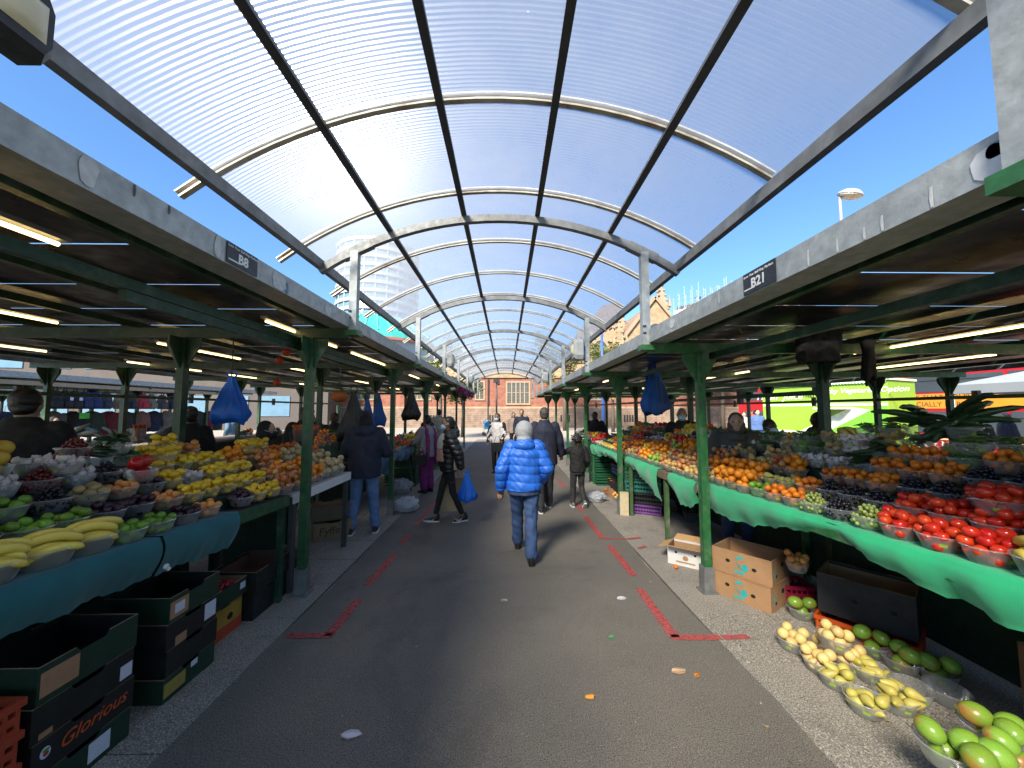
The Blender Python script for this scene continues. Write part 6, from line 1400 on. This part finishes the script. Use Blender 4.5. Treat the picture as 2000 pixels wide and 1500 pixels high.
def carrier(label, top, wd, dp, H, mat, name="carrier_bag", flat=1.0, rz=0, handles=True, seed=1):
    T = thing(name, label, "bag", (top[0], top[1], top[2]-H), rz); r = random.Random(seed); n = 40; rows = 22; vs_ = []
    for i in range(rows+1):
        t = i/rows; zz = H*(1-.32*0)*t; w_ = wd*(1-.9*max(0, (t-.16)/.84)**.9)*(.86+.14*min(1, t*6))
        d2 = dp*(1-.88*max(0, (t-.1)/.9)**.7)*(.7+.3*min(1, t*5))
        for j in range(n):
            q = 2*math.pi*j/n; k = 1 + .16*math.sin(5*q+2.2*t+seed)*(.25+t) + .09*math.sin(11*q-6*t+seed) + .05*math.sin(19*q+9*t) + .14*math.cos(2*q+.6*seed)*(1-t); vs_.append((w_/2*math.cos(q)*k, d2/2*math.sin(q)*k, zz + (.03*math.sin(2*q+seed) + .018*math.sin(5*q))*wd*2.4*(1-t)))
    b = MB(); b.add(vs_, [(i*n+j, i*n+(j+1) % n, (i+1)*n+(j+1) % n, (i+1)*n+j) for i in range(rows) for j in range(n)] + [tuple(reversed(range(n)))], 0, True); b.build("bag_body", mat, T)
    b = MB(); tw = wd*.06
    for s in (-1, 1): b.tube([(s*tw, 0, H*.97), (s*tw*2.2, .01, H*1.06), (0, 0, H*1.13)], [.012, .008, .005], 6)
    b.build("handle", mat, T); return T
bag_b = filmplastic("blue_film", (.015, .17, .68), .35); bag_bd = filmplastic("blue_film_deep", (.02, .14, .48), .4); bag_w = filmplastic("clear_film", (.55, .57, .6), .5); paper = M("paper_sack", (.42, .30, .17), .75, 0, .18, 9, .5, 25)
p = at(910, 925, c4_.y-.30); carrier("bright blue carrier bag hanging from the masked shopper's hand", (p.x+.02, p.y, p.z+.02), .27, .17, .42, bag_b, seed=2)
pq = at(885, 1005, c4_.y+.25); T = thing("shopping_bag", "large tan paper shopping bag behind the masked shopper's legs", "bag", (pq.x, pq.y, .12), R(8)); b = MB(); b.grid(lambda u, v: ((u-.5)*(.40+.06*v), -.07-.02*math.sin(v*5+u*3), v*.50), 10, 10); b.grid(lambda u, v: ((.5-u)*(.40+.06*v), .07+.02*math.sin(v*4+u*3), v*.50), 10, 10)
for s in (-1, 1): b.grid(lambda u, v: (s*(.2+.03*v), s*(-.07+.14*u) , v*.50), 3, 8)
b.add([(-.2, -.07, 0), (.2, -.07, 0), (.2, .07, 0), (-.2, .07, 0)], [(3, 2, 1, 0)]); b.build("bag_body", paper, T)
b = MB(); b.tube([(-.1, -.08, .5), (-.08, -.06, .62), (.08, -.06, .62), (.1, -.08, .5)], .006, 6); b.build("handle", M("cord_tan", (.35, .25, .15), .7), T)
p = at(894, 910, c4_.y-.17); T = thing("shoulder_bag", "small pink shoulder bag on the masked shopper's hip", "bag", (p.x, p.y, p.z-.06), R(10)); b = MB(); b.box((-.06, -.02, 0), (.06, .02, .14)); b.build("pouch", fabric("pink_leather", (.50, .34, .27), .5), T); b = MB(); b.tube([(-.05, 0, .14), (-.03, .05, .3), (.03, .1, .45)], .004, 5); b.build("strap", M("cord_tan", (.35, .25, .15), .7), T)
# 5 customer in light jeans at the left stall
pa, pb2 = foot(681, 1046), foot(733, 1040); c5 = (pa+pb2)/2; s5 = 1.74/1.75; dx = (pb2.x-pa.x)/2/s5
person("person in dark hooded coat and light blue jeans at the white table", (c5.x, c5.y+.03, 0), R(12), 1.74, dict(ankL=(-dx, -.03, .09), ankR=(dx, .03, .09), kneeL=(-dx*.75, .03, .5), kneeR=(dx*.75, .03, .5), elL=(-.27, .05, 1.16), wrL=(-.2, .27, 1.12), elR=(.29, .06, 1.15), wrR=(.27, .30, 1.10), toeL=0), "dark", jacket=dict(mat=navy, inf=.05, len=.80, collar=True, hood_down=True, post=folds(.007, 15, 6)), trousers=dict(mat=jeans_l, rt=.10, rk=.078, ra=.07, len=.96, fold=.005, **{'break': True}), shoes=shoe_k, sole=white_p, hair=(blackf, "scarf"), vox=.011, fat=1.08, face=False)
# 6 shopper with the purple scarf
p6 = foot(832, 962)
def scarf(T, J):
    b = MB(); 
    for s in (-1, 1): b.tube([(s*.07, .04, 1.5), (s*.12, -.09, 1.42), (s*.13, -.15, 1.2), (s*.14, -.16, .95), (s*.14, -.13, .62)], [.035, .045, .05, .05, .04], 8)
    remesh(b, "scarf", purplef, T, .014, 3, folds(.005, 40, 2))
def stripes(name, a, b_):
    m, t, o = newmat(name); pb = N(t, "ShaderNodeBsdfPrincipled", i_Roughness=.85); tc = t.nodes.new("ShaderNodeTexCoord"); w_ = N(t, "ShaderNodeTexWave", bands_direction='Z', i_Scale=13.0, i_Distortion=.4); t.links.new(tc.outputs["Object"], w_.inputs[0])
    t.links.new(mixcol(t, ramp(t, w_.outputs["Fac"], [(.4, 0), (.6, 1)]), a, b_), pb.inputs["Base Color"]); t.links.new(pb.outputs[0], o.inputs[0]); return m
person("person in striped top with purple scarf and trousers at blue stall", (p6.x, p6.y+.05, 0), R(58), 1.64, dict(elL=(-.24, .10, 1.16), wrL=(-.16, .32, 1.08), elR=(.24, .10, 1.16), wrR=(.16, .34, 1.1)), "brown", jacket=dict(mat=stripes("striped_knit", (.04, .04, .045), (.42, .42, .42)), inf=.025, len=.80, name="striped_top"), trousers=dict(mat=purplef, rt=.115, rk=.10, ra=.085, fold=.006), shoes=shoe_k, hair=(hair_k, "short"), vox=.013, fat=1.05, extra=scarf)
p = at(818, 895, p6.y-.35); T = thing("handbag", "black handbag on the scarf wearer's arm", "bag", (p.x, p.y, p.z-.14), R(30)); b = MB(); b.box((-.15, -.05, 0), (.15, .05, .2)); b.build("bag_body", puffk, T); b = MB(); b.tube([(-.1, 0, .2), (-.06, 0, .36), (.06, 0, .36), (.1, 0, .2)], .008, 6); b.build("handle", puffk, T)
# 7-9 shoppers ahead
p7 = at(968, 905, 10.6)
person("person in dark cap, mask and white top facing the camera", (p7.x+.05, 10.6, 0), R(160), 1.66, dict(elL=(-.24, .02, 1.14), wrL=(-.2, .18, .98), elR=(.26, .05, 1.12), wrR=(.24, .16, .92)), "brown", jacket=dict(mat=whitef, inf=.012, len=.86, name="white_top"), trousers=dict(mat=blackf), shoes=shoe_k, hair=(hair_b, "long"), mask=mask_b, vox=.014, extra=lambda T, J: remesh((lambda b: (loft(b, [(0, -.07, .84, .19, .10), (0, -.07, 1.3, .2, .10), (0, -.05, 1.44, .16, .08)]), cap(b, J['shL'], J['elL'], .075, .065), cap(b, J['elL'], J['wrL'], .062, .05), cap(b, J['shR'], J['elR'], .075, .065), cap(b, J['elR'], J['wrR'], .062, .05), b)[-1])(MB()), "open_jacket", blackf, T, .014, 3))
p = at(973, 870, 10.3); T = thing("handbag", "black handbag held by the capped shopper", "bag", (p.x-.02, 10.3, .62), 0); b = MB(); b.box((-.17, -.05, 0), (.17, .05, .24)); b.build("bag_body", puffk, T); b = MB(); b.tube([(-.08, 0, .24), (-.05, 0, .40), (.05, 0, .40), (.08, 0, .24)], .008, 6); b.build("handle", puffk, T)
person("person with dark hair walking behind the capped shopper", (at(1003, 830, 15.5).x, 15.5, 0), R(185), 1.66, None, "light", jacket=dict(mat=fabric("beige_coat", (.34, .26, .22)), inf=.03), trousers=dict(mat=blackf), shoes=shoe_k, hair=(hair_k, "long"), vox=.016)
person("person with short brown hair far along the aisle", (at(1019, 830, 13.5).x, 13.5, 0), R(170), 1.78, None, "light", jacket=dict(mat=navy, inf=.03), trousers=dict(mat=trous_k), shoes=shoe_k, hair=(hair_b, "short"), vox=.016)
# stallholders and shoppers in the shade
def shade(label, px, d, rz, h, sk="brown", jk=None, hair_=None, lean=0, pose=None, hood=None, mask=None, vox=.013, extra=None, face=True, fat=1.1, X=None, z=0):
    x = at(px, 800, d).x if X is None else X
    return person(label, (x, d, z), rz, h, pose, sk, jacket=dict(mat=jk or blackf, inf=.035, collar=True), trousers=dict(mat=trous_k), shoes=shoe_k, hair=hair_, hood=hood, vox=vox, lean=lean, mask=mask, extra=extra, face=face, fat=fat, hands=vox < .0135)
shade("broad stallholder in black with short black hair, back turned", 48, 3.15, R(-150+180), 1.93, "light", hair_=(hair_k, "short"), fat=1.35, face=False)
shade("stallholder in black jacket beside the thick left post", 372, 4.9, R(75), 1.80, "brown", hair_=(hair_k, "short"), fat=1.1)
shade("stallholder in black hood and mask behind the lemons", 552, 4.55, R(-70), 1.62, "light", hair_=(blackf, "scarf"), mask=blackf, lean=.12, X=-3.0)
shade("person in black behind the tangerine bowls", 640, 6.6, R(200), 1.80, "dark", hair_=(hair_k, "short"), X=-3.55)
shade("stallholder in dark coat bending by the cabbages", 680, 7.6, R(190), 1.7, "dark", hair_=(hair_k, "short"), lean=.15, X=-3.45, vox=.016)
shade("stallholder in dark jacket behind the leafy greens", 745, 8.8, R(190), 1.75, "brown", hair_=(hair_k, "short"), X=-3.4, vox=.016)
shade("shopper in pale shirt far under the left canopy", 858, 13, R(20), 1.78, "light", jk=fabric("pale_shirt", (.4, .38, .36)), hair_=(hair_k, "short"), vox=.016)
shade("shopper with purple headscarf under the left canopy", 835, 11.4, R(60), 1.62, "brown", jk=blackf, hair_=(fabric("mauve_scarf", (.17, .10, .22)), "scarf"), vox=.016)
olive = fabric("olive_jersey", (.075, .070, .056))
def logo(T, J): text("printed_logo", "EA7", .11, M("logo_grey", (.42, .42, .42), .7), T, facing((.05, .178, 1.30), (-1, 0, 0), (0, .1, 1)), .002)
hood_man = person("stallholder in olive hoodie with pale chest print, head bowed", (at(1432, 830, 4.5).x, 4.5, 0), R(150), 1.74, dict(head=(-.03, .07, 1.61), elL=(-.26, .12, 1.14), wrL=(-.12, .36, 1.12), elR=(.26, .12, 1.14), wrR=(.10, .36, 1.12)), "light", jacket=dict(mat=olive, inf=.035, len=.84, name="hoodie"), trousers=dict(mat=jeans), shoes=shoe_k, hood=None, hair=(olive, "scarf"), vox=.012, fat=1.1, extra=logo)
shade("bald masked stallholder in dark top by the blue bags", 1332, 6.5, R(150), 1.80, "light", jk=blackf, mask=mask_b, lean=.05)
shade("stallholder in black with broad back before the green kiosk", 1598, 6.0, R(20), 1.72, "dark", hair_=(hair_k, "short"), fat=1.3, face=False)
shade("person in pale blue mask behind the thin right post", 1500, 5.4, R(190), 1.62, "dark", jk=blackf, hair_=(hair_k, "short"), mask=mask_b)
shade("stallholder bending over the vegetable crates", 1165, 10.6, R(150), 1.7, "dark", hair_=(hair_k, "short"), lean=.25, vox=.016)
shade("person in dark hood by the red bus", 1905, 8.8, R(100), 1.66, "dark", hair_=(blackf, "scarf"), vox=.016); shade("person in navy hood beside the bus window", 1963, 9.2, R(60), 1.68, "dark", jk=navy, hair_=(navy, "scarf"), vox=.016)
shade("shopper in navy headscarf beside the back aisle", 105, 8.6, R(-80), 1.6, "light", hair_=(blackf, "scarf"), vox=.016); shade("bald shopper in face mask beyond the back stall", 62, 8.2, R(-60), 1.72, "light", jk=navy, mask=mask_b, vox=.016)
r = random.Random(9)
cols = [(.4, .38, .36), (.3, .05, .05), (.05, .1, .25), (.35, .3, .2), (.02, .02, .02), (.5, .5, .52), (.1, .2, .3)]
nm_c = ["pale grey", "red", "blue", "tan", "black", "white", "slate"]
wh = ["near the church wall", "by the far kiosk side", "past the left stalls", "between the far posts", "beyond the back aisle", "in the sunlit plaza", "near the pale shop"]
for i, (px, d) in enumerate(((1452, 16), (1470, 19), (1478, 14.5), (610, 15), (655, 18), (700, 20), (455, 14))):
    shade("distant shopper in %s top %s" % (nm_c[i], wh[i]), px, d, r.uniform(0, 6), r.uniform(1.6, 1.8), r.choice(("light", "brown")), jk=fabric("crowd_%d" % i, cols[i]), hair_=(hair_k, "short"), vox=.02, face=False)

# ------------------------------------------------------------------ hanging and background things
p = at(450, 745, 3.9); carrier("large blue plastic sack hanging under the left canopy", (p.x+.01, 3.9, p.z+.05), .42, .24, .46, bag_b, "hanging_sack", seed=5)
b = MB(); b.tube([(p.x+.01, 3.9, p.z+.04), (p.x+.01, 3.9, ZL-.1)], .006, 5); o = b.build("cord", steel_d, None, org=(p.x, 3.9, p.z)); tag(o, "cord holding the blue sack under the left canopy", "cord")
for i, (px, py, wd, H, lab) in enumerate(((1273, 705, .42, .95, "big blue bundle of bags hanging behind the second right post"), (1286, 735, .36, .66, "smaller blue bag bundle tied beside the big one"))):
    p = at(px, py, 6.1+.1*i); carrier(lab, (p.x, 6.1+.1*i, p.z+.08), wd, wd*.6, H, bag_bd, "hanging_sack", seed=7+i)
for i, (px, py, d, wd, H, lab) in enumerate(((718, 790, 7.4, .3, .6, "blue bag bundle hanging behind the jeans wearer"), (740, 780, 8.4, .32, .7, "long blue bag bundle beside the leafy greens"))):
    p = at(px, py, d); carrier(lab, (p.x, d, p.z+.12), wd, wd*.6, H, bag_bd, "hanging_sack", seed=11+i)
for px, py, d, lab in ((803, 775, 9.2, "black bin bag hanging from the canopy by the striped shopper"), (690, 790, 5.9, "black umbrella shaped bag hanging over the tangerines")):
    p = at(px, py, d); carrier(lab, (p.x, d, p.z+.2), .45, .3, .75, filmplastic("black_film_%d" % px, (.012, .012, .014), .1), "hanging_sack", seed=px)
# dark clothes hung on the right
p = at(1600, 660, 3.55)
pw = p; p = Vector((0, 0, 0)); D0 = 0
b = MB(); loft(b, [(p.x-.02, 3.55, p.z-.24, .20, .07), (p.x, 3.55, p.z-.05, .21, .10), (p.x+.01, 3.55, p.z+.06, .19, .08), (p.x, 3.55, p.z+.13, .08, .05)]); cap(b, (p.x+.15, 3.55, p.z+.08), (p.x+.27, 3.5, p.z+.10), .06, .045); cap(b, (p.x-.16, 3.55, p.z+.05), (p.x-.22, 3.5, p.z-.2), .06, .05)
T = thing("hanging_coat", "black coat slung over the post head of the B21 canopy", "coat", (pw.x, 0, pw.z)); remesh(b, "coat_body", blackf, T, .014, 4, folds(.012, 24, 4))
pw = at(1690, 700, 3.5); p = Vector((0, 0, 0)); b = MB(); r = random.Random(5)
for k in range(9): cap(b, (p.x+r.uniform(-.04, .05), 3.5+r.uniform(-.03, .03), p.z+.16), (p.x+r.uniform(-.05, .09), 3.5+r.uniform(-.04, .04), p.z-r.uniform(.08, .28)), .035, .014)
T = thing("hanging_cloths", "black rags hanging beside the slung coat", "rags", (pw.x, 0, pw.z)); remesh(b, "rag_body", blackf, T, .012, 2)
# paper lanterns and a net of oranges
lan = M("lantern_red", (.55, .07, .03), .6, 0, .2, 20)
for i, (px, py, d) in enumerate(((564, 668, 4.6), (559, 688, 4.9), (546, 704, 5.2), (541, 747, 5.6))):
    p = at(px, py, d); T = thing("paper_lantern", "small red lantern hanging under the left canopy", "lantern", p, 0, "red lanterns under the left canopy"); b = MB(); b.lathe([(.012, -.05), (.035, -.042), (.052, -.015), (.052, .015), (.035, .042), (.012, .05)], 14, close=True); b.build("shade", lan, T); b = MB(); b.tube([(0, 0, .05), (0, 0, max(.08, ZL+.04-p.z))], .002, 4); b.build("string", steel_d, T)
p = at(663, 774, 6.2); T = thing("orange_net", "round orange net of fruit hanging under the left canopy", "net bag", p); b = MB(); b.ell((0, 0, 0), (.13, .12, .10), 16, 10); b.build("net", M("net_orange", (.50, .14, .03), .7, 0, .5, 40, .8, 60), T); b = MB(); b.tube([(0, 0, .1), (0, 0, ZL-p.z)], .006, 5); b.build("string", steel_d, T)
# pink bunting at the far left eave
b = MB(); r = random.Random(8)
for k in range(420):
    y = r.uniform(12.2, 17.8); c = Vector((-XL-.05+r.gauss(0, .05), y, ZL-.06-.12*abs(math.sin(y*1.2))+r.gauss(0, .05))); M3 = Euler((r.uniform(0, 3), r.uniform(0, 3), r.uniform(0, 3))).to_matrix(); s = .05; b.add([c + M3 @ Vector(v) for v in ((-s, 0, 0), (0, -s*.6, 0), (s, 0, 0), (0, s*.6, 0))], [(0, 1, 2, 3)])
tag(b.build("flower_garland", M("garland_pink", (.35, .05, .16), .7, 0, .4, 30), None, org=(-XL, 15, ZL)), "pink flower garland strung along the far left eave", "garland")
# backpacks on the far left stall
bp_c = [((.012, .012, .014), "black"), ((.010, .010, .012), "black white tagged"), ((.012, .012, .013), "black chevron"), ((.018, .03, .09), "navy"), ((.012, .028, .11), "blue"), ((.03, .04, .05), "slate"), ((.20, .16, .10), "khaki"), ((.02, .025, .035), "dark grey"), ((.42, .03, .045), "red"), ((.22, .17, .11), "tan"), ((.06, .06, .065), "grey"), ((.02, .03, .05), "deep blue")]
for i, (cc, nm) in enumerate(bp_c):
    px = (108, 128, 147, 168, 187, 208, 236, 258, 281, 297, 318, 336)[i]; p = atx(px, 760, -11.35); T = thing("backpack", "%s backpack hanging in the row on the far left stall" % nm, "backpack", (p.x, p.y, 1.78), R(90 + (i*37 % 20)-10)); mt = fabric("pack_%d" % i, cc, .7); s = .95
    b = MB(); loft(b, [(0, 0, 0, .14, .07), (0, 0, .03, .165, .10), (0, 0, .25, .16, .10), (0, 0, .40, .14, .08), (0, 0, .47, .08, .05)]); bd = remesh(b, "pack_body", mt, T, .02, 3)
    b = MB(); loft(b, [(0, -.10, .03, .11, .04), (0, -.11, .08, .12, .05), (0, -.10, .22, .115, .04)]); remesh(b, "front_pocket", mt, T, .02, 2); b = MB(); b.tube([(-.04, 0, .46), (-.03, 0, .55), (.03, 0, .55), (.04, 0, .46)], .012, 6); b.build("grab_loop", mt, T)
    if i in (1, 2, 10): b = MB(); b.box((-.04, -.165, .22), (.04, -.16, .30)); b.build("tag", lab_w if i < 9 else M("tag_orange", (.6, .2, .08), .6), T)
b = MB(); b.box((-11.32, 5.5, 2.34), (-11.24, 15, 2.44)); o = b.build("hanging_rail", M("pale_beam", (.42, .32, .22), .7, 0, .2, 5), None, org=(-11.28, 10, 2.4)); tag(o, "pale timber rail the backpacks hang from", "rail")
# garments hanging below the backpacks
gc = [((.012, .012, .014), "black"), ((.02, .025, .06), "navy"), ((.16, .02, .03), "maroon"), ((.10, .09, .08), "grey"), ((.25, .12, .10), "salmon"), ((.03, .05, .035), "bottle green"), ((.20, .17, .13), "beige"), ((.04, .04, .045), "charcoal")]
for k in range(20):
    cc, nm = gc[(k*5) % 8]; y = 6.6 + .46*k; rr = random.Random(k); b = MB(); L0 = rr.uniform(.62, .85)
    loft(b, [(0, 0, -L0, .2, .07), (0, 0, -L0*.5, .19, .08), (0, 0, -.08, .20, .07), (0, 0, 0, .07, .04)], 14); cap(b, (-.19, 0, -.1), (-.25, 0, -.5), .055, .045); cap(b, (.19, 0, -.1), (.25, 0, -.5), .055, .045)
    T = thing("hanging_garment", "%s garment hung below the backpacks on the far left stall" % nm, "garment", (-11.75, y, 1.72), R(60 + rr.uniform(-15, 15)), "%s garments hung on the far left stall" % nm); remesh(b, "garment_body", fabric("garment_%d" % ((k*5) % 8), cc), T, .022, 3, folds(.01, 20, k)); b = MB(); b.tube([(0, 0, -.02), (0, 0, .1), (.02, 0, .13)], .004, 5); b.build("hanger", steel_d, T)
# back-to-back stalls further in, each side
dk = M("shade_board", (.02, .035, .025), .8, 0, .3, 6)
for sgn, ys, lab in ((-1, ((1.5, 5.8), (6.2, 11.5), (12, 17)), "back row stall table beyond the B8 stallholders"), (1, ((2.8, 6.2), (6.6, 11.5), (12, 17)), "back row stall table beyond the B21 stallholders")):
    for j, (a, c) in enumerate(ys):
        zt = 1.05
        T = thing("stall_table", lab + (", near end", ", middle part", ", far end")[j], "market stall", (sgn*6.9, (a+c)/2, 0)); Lq = T.location.copy()
        b = MB(); b.box((sgn*6.55, a, zt-.04), (sgn*7.7, c, zt)); b.build("table_top", wood, T, org=Lq); b = MB(); b.box((sgn*6.57, a, .05), (sgn*6.6, c, zt-.04)); b.build("added_shade_board", dk, T, org=Lq)  # the back row gets the same added dark board against light below the top
        for yy in (a+.1, c-.1): b = MB(); b.box((sgn*7.6, yy-.03, 0), (sgn*7.66, yy+.03, zt-.04)); b.build("leg", green_p, T, org=Lq)
        y = a + .3; q = 0
        while y < c - .2:
            bowl(("tangerine", "herbs", "garlic", "beans", "tomato", "lemon", "herbs", "black_grapes", "chillies", "potato")[(q*7+j*3) % 10] if y < 12 else "herbs", (sgn*(6.75 + .25*(q % 3)), y, zt+.001 + .0*(q % 2)), "on the back row stall", heap=True, scale=1.35); q += 1; y += .27 if y < 8 else .5
# clear-wrapped long vegetables on the left back stall
wrap = filmplastic("wrap_film", (.22, .24, .20), .3, .2)
for k in range(16):
    r = random.Random(k); p = at(130 + 14*k, 850 + r.uniform(-12, 22), 6.45 + .03*k); b = MB(); a = r.uniform(-.9, .9); d = Vector((.22, r.uniform(-.1, .1), .13*math.sin(a*3))); b.tube([-d, Vector((0, 0, .015)), d], [.02, .045, .02], 8); o = b.build("wrapped_vegetable", wrap); o.location = p; tag(o, "film wrapped long vegetable heaped on the left back stall", "vegetable", "film wrapped vegetables on the left back stall")
for px, d, lab in ((165, 6.6, "lime green price card among the wrapped vegetables"),):
    p = at(px, 812, d); b = MB(); b.box((-.06, -.003, -.05), (.06, .003, .05)); o = b.build("price_card", M("neon_green", (.12, .75, .12), .5)); o.location = p; o.rotation_euler = (R(-10), 0, R(40)); tag(o, lab, "card")
# carrot bundles in tall clear tubs
for i, (px, d) in enumerate(((268, 6.3), (612, 6.1), (585, 6.1))):
    p = at(px, 850, d); T = thing("carrot_tub", ("upright carrots packed in a tub on the left back stall", "upright carrots in the tub behind the blue sack", "second tub of upright carrots behind the blue sack")[i], "carrots", (p.x, d, 1.25)); b = MB(); r = random.Random(i)
    for k in range(14): b.tube([(r.uniform(-.06, .06), r.uniform(-.06, .06), .02), (r.uniform(-.09, .09), r.uniform(-.08, .08), .26)], [.008, .018], 7)
    tag(b.build("carrots", chil, T), kind="stuff"); b = MB(); b.lathe([(.01, 0), (.075, 0), (.105, .2), (.11, .2)], 18); b.build("tub", BOWL, T)
# hanging rails with short hooks in the right canopy
for sgn, X, z in ((1, 6.5, 1.93), (1, 3.2, 1.93), (-1, 6.5, 1.98)):
    T = thing("stall_rail", ("dark rail between the rear posts of the B21 canopy", "dark rail between the inner posts of the B21 canopy", "dark rail between the rear posts of the B8 canopy")[0 if X > 6 and sgn > 0 else 1 if sgn > 0 else 2], "rail", (sgn*X, 6.4, z)); b = MB(); b.box((-.02, -2.6 if sgn > 0 else -5, -.025), (.02, 11, .025)); b.build("bar", green_p, T)
    for k in range(4): b = MB(); b.box((-.025, -1.4+2.72*k, -.09), (.025, -1.33+2.72*k, .09)); b.build("hook_plate", steel_d, T)
# push-chair by the church, clear sacks on the pavement, green leafy crates
p = gp(962, 838); T = thing("pushchair", "blue pushchair parked in the sunlit plaza", "pushchair", (p.x-.1, 25.5, 0), R(30)); b = MB()
for q in ((-.25, -.3), (.25, -.3), (0, .45)): b.tube([(q[0]-.02, q[1], .13), (q[0]+.02, q[1], .13)], .13, 12)
wl_ = b; b.build("wheels", black_p, T); b = MB(); b.tube([(-.24, -.3, .13), (-.2, .1, .6), (-.2, -.45, 1.05)], .015, 6); b.tube([(.24, -.3, .13), (.2, .1, .6), (.2, -.45, 1.05)], .015, 6); b.tube([(0, .45, .13), (0, .1, .6)], .015, 6); b.tube([(-.2, -.45, 1.05), (.2, -.45, 1.05)], .018, 6); b.build("frame", galv, T)
b = MB(); b.grid(lambda u, v: ((u-.5)*.44, -.15+.5*v*(1-v)-.25*v, .45+.5*v), 6, 6); b.grid(lambda u, v: (.24*math.cos(math.pi*u), -.3+.35*v, .8+.28*math.sin(math.pi*u)), 8, 5); b.build("seat_hood", M("pram_blue", (.03, .25, .55), .6), T)
for px, py, d, sx_, lab in ((795, 960, 6.6, .26, "clear plastic sack slumped on the pavement below the blue cloth"), (785, 905, 8.0, .30, "big clear sack standing against the cartons on the left"), (650, 935, 4.9, .14, "small white bag hanging under the white topped table"), (1165, 950, 7.2, .2, "crumpled clear film beside the brown carton on the right")):
    p = at(px, py, d); b = MB(); r = random.Random(px)
    b.ell((0, 0, 0), (sx_, sx_*.7, sx_*.55), 40, 26); kk = [(Vector((r.gauss(0, 1), r.gauss(0, 1), r.gauss(0, 1))).normalized(), r.uniform(.05, .16)) for _ in range(26)]
    def crump(v):
        v = Vector(v); u = v.normalized(); s = 1
        for d_, a in kk: s -= a*max(0, 1 - abs(u.dot(d_) - .75)*7)
        return tuple(v*max(.55, s)) if v.z > -sx_*.4 else tuple(v)
    b.v = [crump(v) for v in b.v]
    zc = p.z if "hanging" in lab else sx_*.52; o = b.build("plastic_sack", bag_w); o.location = (p.x, d, zc); tag(o, lab, "plastic sack")
for i, (px, d, lab) in enumerate(((1232, 9.6, "stack of green crates with leafy vegetables right of the aisle"), (1180, 11.2, "further stack of green crates holding mixed vegetables"), (700, 9.6, "stack of green crates left of the aisle, leeks on top"), (880, 11.8, "green crates with tomatoes at the left row end"))):
    sgn = 1 if px > 989 else -1; X = 2.45; T = thing("crate_stack", lab, "crates", (sgn*X, d, 0)); 
    for lv in range(4):
        for q in (0, 1):
            b = MB(); h0 = .24*lv; b.box((-.35, -.9+.9*q+.02, h0), (.35, -.05+.9*q, h0+.04)); 
            for zz in (.07, .13, .19): b.box((-.36, -.9+.9*q+.02, h0+zz), (-.345, -.05+.9*q, h0+zz+.04)); b.box((.345, -.9+.9*q+.02, h0+zz), (.36, -.05+.9*q, h0+zz+.04)); b.box((-.345, -.9+.9*q+.02, h0+zz), (.345, -.9+.9*q+.035, h0+zz+.04))
            b.build("crate", M("crate_green", (.012, .10, .045), .5, 0, .3, 8), T)
    for q in range(6): bowl(("tomato", "herbs", "lemon", "herbs", "chillies", "garlic")[(q+i) % 6], (sgn*X-.2*sgn*(1-q % 2*2)*.8, d-.7+.28*q, .965), "on the green crate stacks", heap=True, scale=1.6)
build_far()
bpy.data.scenes.remove(TS)
